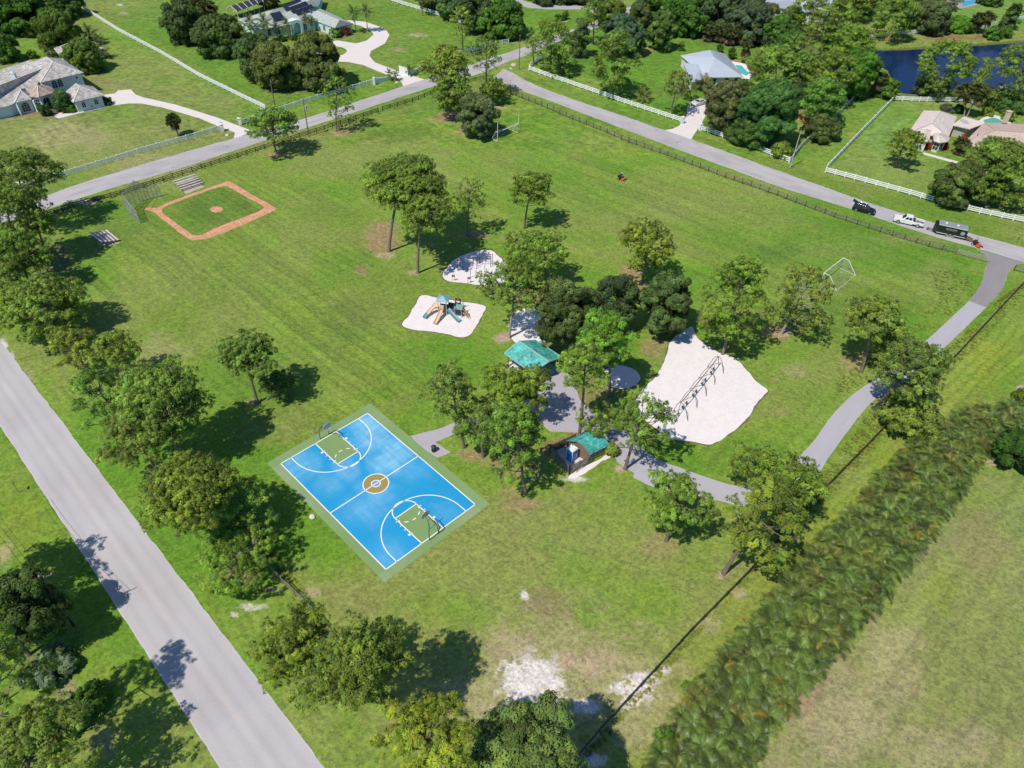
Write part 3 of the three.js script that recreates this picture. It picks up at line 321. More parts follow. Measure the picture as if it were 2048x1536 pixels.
for (const [pts, label, seed] of [[playSand, 'white sand pit under the play tower with slides', 3], [fitSand, 'white sand pit with fitness bars and posts', 4], [swingSand, 'largest white sand pit, holding the long swing set', 5], [backSand, 'white sand patch half hidden behind the teal pavilion', 6], [discSand, 'small shaded sand circle between the pines and big sand pit', 7]]) {
  const rim = curved(pts, 4), mid = rim.reduce((s, p) => [s[0] + p[0] / rim.length, s[1] + p[1] / rim.length], [0, 0]);
  sheet('soil_edge', rim.map((p) => { const l = Math.hypot(p[0] - mid[0], p[1] - mid[1]); return [mid[0] + (p[0] - mid[0]) * (1 + 0.22 / l), mid[1] + (p[1] - mid[1]) * (1 + 0.22 / l)]; }), soilMat, 0.0075, 'dark cut turf edge round the ' + label, 'edge', { step: 0.5, amp: 0.25, seed: seed + 20 });
  sheet('sand', rim, sandMat, 0.022, label, 'sand pit', { step: 0.5, amp: 0.22, seed });
}
const clayMat = new THREE.MeshStandardMaterial({ map: speckle(256, 256, [0.56, 0.28, 0.155], 0.12, 0.5, [1.15, 1.25, 1.4], 51), roughness: 1 }); clayMat.map.repeat.set(0.2, 0.2);
const clayOuter = [[-66.88, -155.88], [-65.54, -155.24], [-59.56, -149.93], [-52.82, -144.27], [-53.02, -143.37], [-55.78, -139.29], [-61.85, -132.31], [-64.25, -130.57], [-66.08, -130.25], [-67.88, -131.31], [-73.35, -136.39], [-78.53, -141.12], [-79.64, -141.48], [-80.51, -142.07], [-79.92, -142.78], [-78.26, -142.67], [-76.62, -145.24], [-72.03, -150.42], [-67.92, -154.82]], clayInner = [[-66.66, -153.69], [-65.26, -152.83], [-60.61, -148.92], [-55.63, -144.96], [-55.28, -144.09], [-58.13, -140.4], [-62.86, -135.47], [-65.03, -132.29], [-66.44, -132.2], [-68.57, -133.86], [-74.33, -139.05], [-76.36, -141.06], [-76.79, -142.78], [-74.67, -145.61], [-69.99, -151.05]];
sheet('base_path', curved(clayOuter, 4), clayMat, 0.01, 'orange clay running track in a square round the infield grass', 'base path', { step: 0.7, amp: 0.16, seed: 9, holes: [ragged(curved(clayInner, 4), 0.7, 0.16, 10)] });
sheet('pitching_mound', curved([[-66.63, -142.84], [-66.35, -143.97], [-65.46, -144.25], [-64.3, -143.67], [-63.81, -142.82], [-64.18, -141.92], [-65.16, -141.63], [-66.04, -142.01]], 4), clayMat, 0.011, 'round orange clay mound in the middle of the infield', 'mound', { step: 0.5, amp: 0.08, seed: 11 });

// ---------------------------------------------------------------- pond and pools
const waterMat = new THREE.MeshPhysicalMaterial({ roughness: 0.04, ior: 1.33 }); waterMat.color.setRGB(0.006, 0.02, 0.075);
{ const b = texture(256, 256, (x, y, o) => { o[0] = fbm(x * 0.08, y * 0.05, 3); }, [0.1, 0.1], false); waterMat.bumpMap = b; waterMat.bumpScale = 0.03; }
const pondPts = curved([[116.8, -264.17], [128.31, -266.91], [143.46, -270.58], [152.12, -273.08], [177.38, -280.62], [211.28, -292.77], [185.93, -231.99], [164.8, -224.1], [149.87, -224.69], [140.48, -225.4], [128.58, -226.67], [117.36, -226.03], [112.82, -228.01], [116.6, -245.93], [114.06, -254.05]], 5);
sheet('pond_bank', pondPts.map((p) => [p[0] + (p[0] - 120) * 0.03, p[1] + (p[1] + 245) * 0.09]), new THREE.MeshStandardMaterial({ map: speckle(128, 128, [0.13, 0.15, 0.03], 0.4, 0.6, [1.4, 1.1, 1.2], 61), roughness: 1 }), 0.009, 'rough grassy bank round the dark pond', 'bank', { step: 1.5, amp: 1, seed: 12 });
sheet('pond', pondPts, waterMat, 0.03, 'dark blue pond behind the pale roofed house', 'pond', { step: 1.5, amp: 0.4, seed: 13 });

// ---------------------------------------------------------------- basketball court (u along its length from the far end, v across)
const CO = [-32.86, -70.85], CU = [0.7191, 0.6949], CV = [0.698, -0.716], CL = 24.64, CW = 15.28;
const ct = (u, v) => [CO[0] + CU[0] * u + CV[0] * v, CO[1] + CU[1] * u + CV[1] * v];
const FT = 0.3048, KEY = 6 * FT, FREE = 19 * FT * 0.965;
{
  const quad = (u0, v0, u1, v1) => flat([ct(u0, v0), ct(u1, v0), ct(u1, v1), ct(u0, v1)]);
  const uvOf = (g) => { const p = g.attributes.position, t = g.attributes.uv; for (let i = 0; i < t.count; i++) { const x = p.getX(i) - CO[0], z = p.getZ(i) - CO[1]; t.setXY(i, (x * CU[0] + z * CU[1]) / CL, (x * CV[0] + z * CV[1]) / CW); } return g; };
  const r = rng(71), faded = [[0.06, 0.9, 0.16, 0.9], [0.2, 0.82, 0.16, 0.75], [0.42, 0.72, 0.13, 0.85], [0.36, 0.9, 0.14, 0.8], [0.08, 0.12, 0.13, 0.55], [0.3, 0.4, 0.1, 0.5], [0.55, 0.45, 0.13, 0.5], [0.33, 0.18, 0.1, 0.35], [0.6, 0.25, 0.14, 0.4], [0.95, 0.1, 0.14, 0.35], [0.55, 0.85, 0.12, 0.3], [0.95, 0.75, 0.1, 0.2]];
  const surface = (base, pale, wear) => new THREE.MeshStandardMaterial({ roughness: 0.82, map: texture(1024, 640, (x, y, o) => {
    const u = x / 1024, v = y / 640, n = fbm(u * 13 + v * 3, v * 11, 5), streak = 0.5 * fbm(u * 60, v * 7 + u * 9, 3) + 0.5 * fbm(u * 9, v * 34, 3), speck = noise(u * 260, v * 160) > 0.9 ? 0.14 : 0, s = 1 + (r() - 0.5) * 0.06 + (n - 0.5) * 0.14;
    let f = 0; for (const [a, b, rad, k] of faded) { const d = Math.hypot((u - a), (v - b) * 0.7) / rad; f = Math.max(f, (1 - smooth(d + (n - 0.5) * 0.9, 0.1, 1.4)) * k); }
    f = clamp((f * lerp(0.55, 1.15, smooth(streak, 0.25, 0.75)) + speck * f + Math.max(0, streak - 0.62) * 0.5) * wear);
    for (let c = 0; c < 3; c++) o[c] = lerp(base[c], pale[c], f) * s;
  }) });
  const green = surface([0.19, 0.3, 0.11], [0.3, 0.36, 0.21], 0.7), blue = surface([0.006, 0.285, 0.56], [0.24, 0.52, 0.72], 1), white = mat([0.78, 0.76, 0.74], 0.8), tan = mat([0.3, 0.25, 0.08], 0.85), core = mat([0.2, 0.3, 0.5], 0.85);
  const court = thing('basketball_court', 'blue outdoor basketball court with green border and white lines', 'court');
  const apron = [[-22.17, -84.02], [-2.49, -64.85], [-14.99, -51.85], [-34.89, -70.88]];
  part('slab', uvOf(prism(apron, -0.1, 0.03)), green, court);
  part('playing_surface', uvOf(quad(0, 0, CL, CW)), blue, court).position.y = 0.034;
  const W = 0.075, line = [], strip = (a, b, w = W) => { const dx = b[0] - a[0], dz = b[1] - a[1], l = Math.hypot(dx, dz), nx = -dz / l * w, nz = dx / l * w, ex = dx / l * w, ez = dz / l * w; line.push(flat([[a[0] - ex + nx, a[1] - ez + nz], [b[0] + ex + nx, b[1] + ez + nz], [b[0] + ex - nx, b[1] + ez - nz], [a[0] - ex - nx, a[1] - ez - nz]])); };
  const arc = (u, v, rad, a0, a1, n = 40) => { const o = [], i = []; for (let k = 0; k <= n; k++) { const a = lerp(a0, a1, k / n), p = (q) => ct(u + Math.cos(a) * q, v + Math.sin(a) * q); o.push(p(rad + W)); i.push(p(rad - W)); } line.push(flat([...o, ...i.reverse()])); };
  const disc = (u, v, rad) => { const o = []; for (let k = 0; k < 40; k++) { const a = k / 40 * Math.PI * 2; o.push(ct(u + Math.cos(a) * rad, v + Math.sin(a) * rad)); } return flat(o); };
  strip(ct(0, 0), ct(CL, 0)); strip(ct(0, CW), ct(CL, CW)); strip(ct(0, 0), ct(0, CW)); strip(ct(CL, 0), ct(CL, CW)); strip(ct(CL / 2, 0), ct(CL / 2, CW));
  arc(CL / 2, CW / 2, 6 * FT * 0.98, 0, Math.PI * 2, 60); arc(CL / 2, CW / 2, 2 * FT, 0, Math.PI * 2, 30);
  const keys = [], m = CW / 2, R3 = 19.75 * FT * 0.985;
  for (const e of [0, 1]) {
    const at = (u) => e ? CL - u : u, face = e ? Math.PI : 0;
    keys.push(quad(Math.min(at(0), at(FREE)), m - KEY, Math.max(at(0), at(FREE)), m + KEY));
    strip(ct(at(0), m - KEY), ct(at(FREE), m - KEY)); strip(ct(at(0), m + KEY), ct(at(FREE), m + KEY)); strip(ct(at(FREE), m - KEY), ct(at(FREE), m + KEY));
    arc(at(FREE), m, KEY, face - Math.PI / 2, face + Math.PI / 2);
    for (let k = 0; k < 5; k++) arc(at(FREE), m, KEY, face + Math.PI / 2 + (k + 0.25) * Math.PI / 5, face + Math.PI / 2 + (k + 0.75) * Math.PI / 5, 8);
    arc(at(1.3), m, R3, face - Math.PI / 2, face + Math.PI / 2, 70); strip(ct(at(0), m - R3), ct(at(1.3), m - R3)); strip(ct(at(0), m + R3), ct(at(1.3), m + R3));
    for (const s of [-1, 1]) for (const [d, w] of [[2.2, 0.16], [3.2, 0.05], [4.1, 0.05], [5.0, 0.05]]) strip(ct(at(d), m + s * KEY), ct(at(d), m + s * (KEY + 0.3)), w);
  }
  for (const k of keys) part('key', uvOf(k), green, court).position.y = 0.038;
  part('centre_disc', disc(CL / 2, m, 1.78), tan, court).position.y = 0.038; part('centre_disc', disc(CL / 2, m, 0.6), core, court, 'pale blue inner centre disc').position.y = 0.042;
  part('court_line', merge(line), white, court, 'white painted court lines').position.y = 0.046;
  // hoops: two legs, a bent arm, a fan-shaped board
  const steel = mat([0.12, 0.14, 0.15], 0.45, 0.6), board = mat([0.5, 0.5, 0.52], 0.5, 0.2), orange = mat([0.6, 0.12, 0.03], 0.5), net = mat([0.7, 0.7, 0.68], 0.9);
  const hoop = (u, dir, label) => {
    const [x, z] = ct(u, m), t = thing('basketball_hoop', label, 'basketball hoop', [x, 0.03, z], Math.atan2(-CU[1] * dir, CU[0] * dir));
    for (const s of [-0.75, 0.75]) part('post', pipe([[-0.15, 0, s], [-0.15, 1.6, s], [0, 2.3, s * 0.7], [0.5, 2.9, s * 0.35], [1.3, 3.2, s * 0.25]], 0.06, 8), steel, t);
    part('brace', rod([-0.05, 2.1, -0.58], [-0.05, 2.1, 0.58], 0.03), steel, t); part('brace', rod([0.6, 2.95, -0.26], [0.6, 2.95, 0.26], 0.03), steel, t);
    const s = new THREE.Shape(); s.moveTo(-0.35, -0.5); s.lineTo(0.35, -0.5); s.quadraticCurveTo(0.72, -0.45, 0.7, 0); s.quadraticCurveTo(0.6, 0.45, 0, 0.5); s.quadraticCurveTo(-0.6, 0.45, -0.7, 0); s.quadraticCurveTo(-0.72, -0.45, -0.35, -0.5);
    part('backboard', new THREE.ExtrudeGeometry(s, { depth: 0.05, bevelEnabled: true, bevelSize: 0.02, bevelThickness: 0.015, bevelSegments: 1 }).rotateY(Math.PI / 2).translate(1.32, 3.4, 0), board, t);
    const ring = part('rim', new THREE.TorusGeometry(0.23, 0.02, 6, 20).rotateX(Math.PI / 2).translate(1.66, 3.05, 0), orange, t);
    const strands = []; for (let k = 0; k < 10; k++) { const a = k / 10 * 6.283, b = (k + 1) / 10 * 6.283; strands.push(rod([1.66 + Math.cos(a) * 0.23, 3.05, Math.sin(a) * 0.23], [1.66 + Math.cos(b) * 0.14, 2.65, Math.sin(b) * 0.14], 0.012, 4), rod([1.66 + Math.cos(b) * 0.23, 3.05, Math.sin(b) * 0.23], [1.66 + Math.cos(a) * 0.14, 2.65, Math.sin(a) * 0.14], 0.012, 4)); }
    part('net', strands, net, ring);
  };
  hoop(-0.15, 1, 'grey basketball hoop at the far end of the blue court'); hoop(CL + 0.15, -1, 'grey basketball hoop at the near end of the blue court');
}

// ---------------------------------------------------------------- fences: every post and every rail of every bay a part
const whitePaint = mat([0.88, 0.88, 0.87], 0.5), darkWood = mat([0.035, 0.032, 0.03], 0.85), greyWood = mat([0.2, 0.17, 0.14], 0.9), paleWood = mat([0.33, 0.29, 0.24], 0.9);
const postGeo = new Map();
function fence(name, label, category, pts, { h = 1.35, rails = [0.42, 0.82, 1.2], gap = 2.44, post = 0.13, rail = 0.15, thick = 0.045, m = whitePaint, railM = m, group } = {}) {
  const o = thing(name, label, category, [pts[0][0], 0, pts[0][1]], 0, group), X = pts[0][0], Z = pts[0][1];
  const key = post + ',' + h; if (!postGeo.has(key)) postGeo.set(key, mergeGeometries([new THREE.BoxGeometry(post, h, post).translate(0, h / 2, 0).toNonIndexed(), new THREE.ConeGeometry(post * 0.85, 0.08, 4).rotateY(Math.PI / 4).translate(0, h + 0.04, 0).toNonIndexed()]));
  const rk = 'r' + rail + thick; if (!postGeo.has(rk)) postGeo.set(rk, new THREE.BoxGeometry(1, rail, thick));
  for (let i = 0; i < pts.length - 1; i++) {
    const a = pts[i], b = pts[i + 1], d = Math.hypot(b[0] - a[0], b[1] - a[1]), n = Math.max(1, Math.round(d / gap)), turn = Math.atan2(-(b[1] - a[1]), b[0] - a[0]);
    for (let k = 0; k < n + (i === pts.length - 2 ? 1 : 0); k++) {
      const t = k / n, p = part('post', postGeo.get(key), m, o); p.position.set(lerp(a[0], b[0], t) - X, 0, lerp(a[1], b[1], t) - Z); p.rotation.y = turn;
      if (k < n) for (const y of rails) { const q = part('rail', postGeo.get(rk), railM, o); q.position.set(lerp(a[0], b[0], (k + 0.5) / n) - X, y + (((i * 7 + k * 3) % 5) - 2) * 0.004, lerp(a[1], b[1], (k + 0.5) / n) - Z); q.rotation.y = turn; q.scale.x = d / n - post - 0.004; }
    }
  }
  return o;
}
const blackRails = { m: darkWood, h: 1.3, rails: [0.4, 0.78, 1.16], rail: 0.14, post: 0.13 };
fence('board_fence', 'black three-rail board fence between the ballfield and the pale road', 'fence', [[-100.85, -133.47], [-98.59, -138.2], [-93.51, -142.91], [-87.22, -148.13], [-79.48, -156.42], [-64.69, -171.36], [-54.29, -182.21], [-38.92, -198.49]], blackRails);
fence('board_fence', 'short black board fence from the gap to the corner pines', 'fence', [[-38.01, -199.61], [-30.63, -206.32], [-23.09, -215.67], [-14.18, -224.1], [-9.07, -226.66]], blackRails);
fence('board_fence', 'long weathered board fence along the road with parked trucks', 'fence', [[-7.21, -221.11], [-5.01, -216.98], [-1.75, -213.81], [3.72, -208.71], [12.22, -199.9], [21, -191.69], [27.92, -184.76], [37.04, -177.53], [49.39, -166.46], [58.16, -159.78], [70.32, -148.96], [80.53, -141.71], [86.79, -137.66], [91.65, -135.42]], { ...blackRails, railM: greyWood });
fence('board_fence', 'short new pale board fence ending at the park entrance', 'fence', [[91.67, -135.22], [96.94, -132.12]], { ...blackRails, m: paleWood, rails: [0.3, 0.6, 0.9, 1.18] });
fence('board_fence', 'grey board fence end on the right of the park entrance', 'fence', [[100.97, -129.59], [107.91, -124.83]], { ...blackRails, railM: greyWood });
fence('board_fence', 'dark board fence running beside the park drive and mown strip', 'fence', [[113.08, -136.62], [100.81, -124.92], [74.79, -98.59], [60.6, -85.01], [55.37, -79.63], [44.88, -69.3], [30.97, -54.89], [22.43, -46.54], [10.75, -34.44], [5.81, -28.91]], { ...blackRails, m: mat([0.07, 0.06, 0.05], 0.9) });
fence('board_fence', 'weathered grey board fence beside the near road and pines', 'fence', [[-41.06, -64.71], [-31.93, -55.47], [-27.65, -51.27], [-23.82, -48.14], [-10.47, -34.45], [-4.91, -29.04]], { ...blackRails, m: greyWood });
const W4r = { h: 1.45, rails: [0.4, 0.82, 1.24], rail: 0.19, post: 0.17, thick: 0.1 };
fence('white_fence', 'white rail fence in front of the grey tiled house lawn', 'fence', [[-109.47, -149.78], [-107.06, -152.36], [-103.6, -155.83], [-100.49, -159.11], [-97.17, -162.77], [-90.57, -170.12], [-83.38, -176.77], [-77.19, -183.36]], W4r);
fence('white_fence', 'short white rail fence piece behind the left edge pines', 'fence', [[-114.11, -149.67], [-109.89, -149.51]], W4r);
fence('white_fence', 'short white rail fence between the stone pillar and lot corner', 'fence', [[-72.73, -187.86], [-70.58, -190], [-69.14, -196.84]], W4r);
fence('white_fence', 'long white rail fence dividing the two big house lots', 'fence', [[-160.97, -285.76], [-154.05, -278], [-133.92, -257.25], [-112.36, -237.35], [-94.68, -219.58], [-79.78, -206.59], [-69.54, -197.84]], W4r);
fence('white_fence', 'white rail fence at the far top left beyond dark trees', 'fence', [[-161.24, -286.35], [-157.57, -291.92], [-151.76, -299.95]], W4r);
fence('white_fence', 'white rail fence before the solar panel house by the road', 'fence', [[-68.06, -193.87], [-64.01, -197.98], [-56.94, -206.11], [-50.42, -212.34], [-43.58, -219.65]], W4r);
fence('white_fence', 'white rail fence at the back corner above the crossroads', 'fence', [[-22.65, -245.25], [-17.35, -249.62], [-9.21, -256.91], [-5.16, -260.41], [-5.47, -265.61], [-10.93, -269.85], [-17.31, -275.81], [-22.87, -279.76], [-28.71, -285.58], [-45.92, -299.81], [-53.91, -306.81], [-62.17, -312.69]], W4r);
fence('white_fence', 'white rail fence along the vivid lawn of the metal roofed house', 'fence', [[6.13, -247.75], [2.16, -237.68], [1.86, -234.99], [10.06, -227.68], [20.55, -218.59], [30.93, -209.35], [32.64, -208.05], [43.35, -199.21]], W4r);
fence('white_fence', 'white rail fence under the dark oaks right of the driveway', 'fence', [[48.16, -193.67], [49.76, -192.84], [58.2, -185.42], [67.14, -176.22]], W4r);
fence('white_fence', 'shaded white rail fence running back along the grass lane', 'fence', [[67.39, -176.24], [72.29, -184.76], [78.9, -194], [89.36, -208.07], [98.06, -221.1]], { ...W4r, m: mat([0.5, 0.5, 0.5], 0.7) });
fence('white_fence', 'long white rail fence round the pale roofed house lawn', 'fence', [[141.76, -220.48], [128.2, -221.16], [114.59, -220.3], [109.24, -220.58], [91.52, -195.71], [75.78, -173.29], [74.84, -171.32], [80.82, -167.8], [91.55, -161], [97.74, -156.63], [104.49, -153.16], [112.89, -149.49], [119.21, -146.23]], W4r);
fence('white_fence', 'white rail fence on the far bank of the pond', 'fence', [[117.38, -277.4], [128.66, -281.96], [142.51, -286.89], [153.29, -289.82], [165.31, -293.5], [179.98, -302.41], [194.98, -311.7]], W4r);

// ---------------------------------------------------------------- plants
function needleTuft(seed, n = 44, len = 0.46, wide = 0.045) {           // a puff of long needles at a branch tip
  const r = rng(seed), pos = [], nor = [];
  for (let i = 0; i < n; i++) {
    const y = lerp(-0.35, 1, r()), a = r() * 6.283, s = Math.sqrt(1 - Math.min(1, y * y)), d = new THREE.Vector3(Math.cos(a) * s, y, Math.sin(a) * s).normalize(), L = len * lerp(0.7, 1.1, r());
    const side = new THREE.Vector3(r() * 0.6 - 0.3, 1, r() * 0.6 - 0.3).cross(d).normalize().multiplyScalar(wide), b = d.clone().multiplyScalar(L * 0.18), m = d.clone().multiplyScalar(L * 0.65).addScaledVector(side, 0.9), e = d.clone().multiplyScalar(L), f = d.clone().multiplyScalar(L * 0.6).addScaledVector(side, -0.9);
    const nn = side.clone().cross(d).normalize(), ord = nn.y >= 0 ? [b, m, e, b, e, f] : [b, e, m, b, f, e];
    for (const p of ord) { pos.push(p.x, p.y, p.z); const q = d.clone().addScaledVector(nn, Math.sign(nn.y || 1) * 1.1).normalize(); nor.push(q.x, q.y, q.z); }
  }
  const g = new THREE.BufferGeometry(); g.setAttribute('position', new THREE.Float32BufferAttribute(pos, 3)); g.setAttribute('normal', new THREE.Float32BufferAttribute(nor, 3)); return g;
}
function leafClump(seed, n = 70, rad = 0.55, size = 0.13) {            // a spray of small leaves
  const r = rng(seed), pos = [], nor = [];
  for (let i = 0; i < n; i++) {
    const d = new THREE.Vector3(r() - 0.5, r() - 0.35, r() - 0.5).normalize(), c = d.clone().multiplyScalar(rad * Math.cbrt(lerp(0.2, 1, r()))), nn = d.clone().add(new THREE.Vector3((r() - 0.5) * 1.5, r() * 1.2, (r() - 0.5) * 1.5)).normalize(), u = new THREE.Vector3(r() - 0.5, r() - 0.5, r() - 0.5).cross(nn).normalize(), v = nn.clone().cross(u), s = size * lerp(0.7, 1.4, r());
    const P = (x, y) => c.clone().addScaledVector(u, x * s).addScaledVector(v, y * s * 0.6), q = [P(-1, 0), P(0, -1), P(1, 0), P(-1, 0), P(1, 0), P(0, 1)], sm = d.clone().multiplyScalar(0.8).add(nn).normalize();
    for (const p of q) { pos.push(p.x, p.y, p.z); nor.push(sm.x, sm.y, sm.z); }
  }
  const g = new THREE.BufferGeometry(); g.setAttribute('position', new THREE.Float32BufferAttribute(pos, 3)); g.setAttribute('normal', new THREE.Float32BufferAttribute(nor, 3)); return g;
}
const TUFT = [1, 2, 3].map((s) => needleTuft(s)), CLUMP = [4, 5, 6].map((s) => leafClump(s)), FINE = [7, 8].map((s) => leafClump(s, 60, 0.45, 0.1)), BIGLEAF = [9].map((s) => leafClump(s, 44, 0.5, 0.2));
const pineLeaf = leafMat([0.26, 0.385, 0.055], 0.35), oakLeaf = leafMat([0.125, 0.19, 0.05], 0.3), broadLeaf = leafMat([0.15, 0.27, 0.03], 0.35), flowerLeaf = leafMat([0.3, 0.05, 0.06], 0.2);
const bark = new THREE.MeshStandardMaterial({ roughness: 1, map: texture(64, 256, (x, y, o) => { const n = fbm(x * 0.18, y * 0.06, 4), s = 0.6 + n * 0.8; o[0] = 0.19 * s; o[1] = 0.145 * s; o[2] = 0.12 * s; }) }), paleBark = mat([0.34, 0.3, 0.25], 1);
const up = new THREE.Vector3(0, 1, 0), M4 = new THREE.Matrix4(), Q = new THREE.Quaternion(), S3 = new THREE.Vector3(), P3 = new THREE.Vector3(), COL = new THREE.Color();
function spray(geo, m, spots, parent, name) {              // spots: [x, y, z, dir(Vector3), size, r, g, b]
  const im = new THREE.InstancedMesh(geo, m, spots.length), r = rng(spots.length + 3);
  spots.forEach((s, i) => { Q.setFromUnitVectors(up, s[3]).multiply(new THREE.Quaternion().setFromAxisAngle(up, r() * 6.283)); im.setMatrixAt(i, M4.compose(P3.set(s[0], s[1], s[2]), Q, S3.setScalar(s[4]))); im.setColorAt(i, COL.setRGB(s[5], s[6], s[7])); });
  im.name = name; im.castShadow = im.receiveShadow = true; im.userData.kind = 'stuff'; parent.add(im); return im;
}
const KINDS = {
  pine: { name: 'pine_tree', cat: 'pine tree', geo: TUFT, m: pineLeaf, dens: 21, size: [0.55, 1.2], flat: 0.55, low: -0.2, fill: 0.16, wild: 1, trunk: bark, girth: 1 },
  oak: { name: 'oak_tree', cat: 'oak tree', geo: CLUMP, m: oakLeaf, dens: 22, size: [0.8, 1.3], flat: 0.8, low: -0.5, fill: 0.15, trunk: bark, girth: 1.2 },
  broad: { name: 'leafy_tree', cat: 'tree', geo: CLUMP, m: broadLeaf, dens: 20, size: [0.8, 1.3], flat: 0.8, low: -0.5, fill: 0.15, trunk: bark, girth: 0.9 },
  bush: { name: 'bush', cat: 'bush', geo: FINE, m: broadLeaf, dens: 34, size: [0.7, 1.1], flat: 0.85, low: -0.6, fill: 0.15, trunk: bark, girth: 0.5 },
  big: { name: 'broad_leaf_shrub', cat: 'shrub', geo: BIGLEAF, m: broadLeaf, dens: 24, size: [0.9, 1.4], flat: 0.85, low: -0.6, fill: 0.15, trunk: bark, girth: 0.5 },
};
let treeSeed = 100;
function tree(kind, [x, z, dx, cy, dz, rx, ry], label, { tint = [1, 1, 1], dens = 1, lobes = 1, pale = false, gaps = 0, group } = {}) {
  const K = KINDS[kind], r = rng(treeSeed++), t = thing(K.name, label, K.cat, [x, 0, z], 0, group), low = cy - ry < 0.6;
  const top = cy + ry * 0.55, g = K.girth * (0.08 + 0.008 * top + 0.009 * rx), bendX = (r() - 0.5) * 0.5, bendZ = (r() - 0.5) * 0.5, axis = (f) => { const e = f * f * (1.6 - 0.6 * f); return [dx * lerp(f, e, 0.4) + bendX * Math.sin(f * 3.1), top * f, dz * lerp(f, e, 0.4) + bendZ * Math.sin(f * 3.1)]; };
  const wood = [tube([[0, -0.1, 0], [0, 0.15, 0], ...[0.15, 0.35, 0.55, 0.75, 0.9, 1].map(axis)], [g * 1.7, g * 1.25, g * 1.05, g * 0.92, g * 0.8, g * 0.6, g * 0.4, g * 0.15], 7)];
  const n = Math.max(5, Math.round((kind === 'pine' ? 7 + rx * 5 : 7 + rx * 3.2) * lobes)), spots = [], leafTint = [tint[0] * lerp(0.88, 1.12, r()), tint[1] * lerp(0.92, 1.08, r()), tint[2] * lerp(0.8, 1.2, r())];
  for (let i = 0; i < n; i++) {
    const lr = kind === 'pine' ? clamp(rx * lerp(0.14, 0.32, Math.pow(r(), 1.3)), 0.5, 1.7) : clamp(rx * lerp(0.18, 0.4, r()), 0.4, 2.1), ly = lr * K.flat * Math.min(1.1, Math.max(0.75, ry / rx)), q = (i + 0.5) / n, yy = kind === 'pine' ? lerp(-0.75, 1, Math.pow(q, 0.8)) : lerp(-0.85, 1, q), a = i * 2.4 + r() * 0.9, ring = Math.sqrt(Math.max(0.02, 1 - yy * yy)) * lerp(kind === 'pine' ? 0.3 : 0.45, 1.1, Math.sqrt(r())) * (0.78 + 0.45 * noise(Math.cos(a) * 1.3 + treeSeed * 3.7, Math.sin(a) * 1.3 + yy * 1.2)) * (kind === 'pine' && yy < -0.3 ? 0.9 : 1);
    const cx = dx + Math.cos(a) * ring * Math.max(0.1, rx - lr * 0.9), cz = dz + Math.sin(a) * ring * Math.max(0.1, rx - lr * 0.9), ty = Math.max(ly * 0.6, cy + yy * Math.max(0.1, ry - ly * 0.7));
    if (!low) { const f = clamp((ty - rx * 0.18 * (1 + r())) / top, 0.3, 0.97), s = axis(f), mid = [lerp(s[0], cx, 0.5) + (r() - 0.5) * 0.4, lerp(s[1], ty, 0.35) - 0.1, lerp(s[2], cz, 0.5) + (r() - 0.5) * 0.4]; wood.push(tube([s, mid, [cx, ty, cz]], [g * 0.36, g * 0.24, 0.035], 5)); for (let b = 0; b < 3; b++) { const e = r() * 6.283; wood.push(tube([[lerp(mid[0], cx, 0.5), lerp(mid[1], ty, 0.5), lerp(mid[2], cz, 0.5)], [cx + Math.cos(e) * lr * 0.75, ty + ly * (r() - 0.2) * 0.6, cz + Math.sin(e) * lr * 0.75]], [g * 0.16, 0.02], 4)); } }
    const shade = lerp(0.72, 1.22, r()), count = Math.round(K.dens * dens * lr * lr * (1 - gaps * r()));
    for (let k = 0; k < count; k++) {
      const v = lerp(K.low, 1, Math.pow(r(), 0.8)), b = r() * 6.283, s = Math.sqrt(Math.max(0, 1 - v * v)), out = r() < K.fill ? lerp(0.3, 0.8, r()) : lerp(K.wild ? 0.72 : 0.75, K.wild ? 1.32 : 1.22, r()), d = new THREE.Vector3(Math.cos(b) * s, v + (kind === 'pine' ? 0.55 : 0.2), Math.sin(b) * s).normalize();
      const px = cx + Math.cos(b) * s * lr * out, pz = cz + Math.sin(b) * s * lr * out, py = ty + v * ly * out; if (py < 0.15) continue;
      const c = shade * lerp(0.6, 1.35, r()), w = lerp(0.9, 1.12, r());
      spots.push([px, py, pz, d, lerp(K.size[0], K.size[1], r()), c * w * leafTint[0], c * leafTint[1], c * leafTint[2] * lerp(0.7, 1.3, r())]);
    }
  }
  part('trunk', wood, pale ? paleBark : K.trunk, t);
  spray(K.geo[treeSeed % K.geo.length], K.m, spots, t, 'crown');
  return t;
}
// palms
function frondGeo(len, droop, leaflets, wide, seed, slim = 0.8) {      // an arching feather leaf along +x
  const r = rng(seed), pos = [], at = (f) => new THREE.Vector3(len * f * (1 - 0.18 * droop * f), len * (0.42 * f - droop * 0.75 * f * f), 0);
  const tri = (a, b, c) => { for (const p of [a, b, c]) pos.push(p.x, p.y, p.z); };
  for (let i = 0; i < 8; i++) { const a = at(i / 8), b = at((i + 1) / 8), w = new THREE.Vector3(0, 0, 0.025); tri(a.clone().add(w), b.clone().add(w), b.clone().sub(w)); tri(a.clone().add(w), b.clone().sub(w), a.clone().sub(w)); }
  for (let i = 0; i < leaflets; i++) for (const s of [-1, 1]) {
    const f = lerp(0.15, 1, (i + r() * 0.5) / leaflets), a = at(f), b = at(Math.min(1, f + 0.075 * slim)), L = wide * Math.sin(Math.PI * lerp(0.2, 0.93, f)) * lerp(0.8, 1.2, r());
    tri(a, b, a.clone().add(new THREE.Vector3(L * 0.55, -L * (0.28 + 0.3 * r()), s * L)));
  }
  const g = new THREE.BufferGeometry(); g.setAttribute('position', new THREE.Float32BufferAttribute(pos, 3)); g.computeVertexNormals(); return g;
}
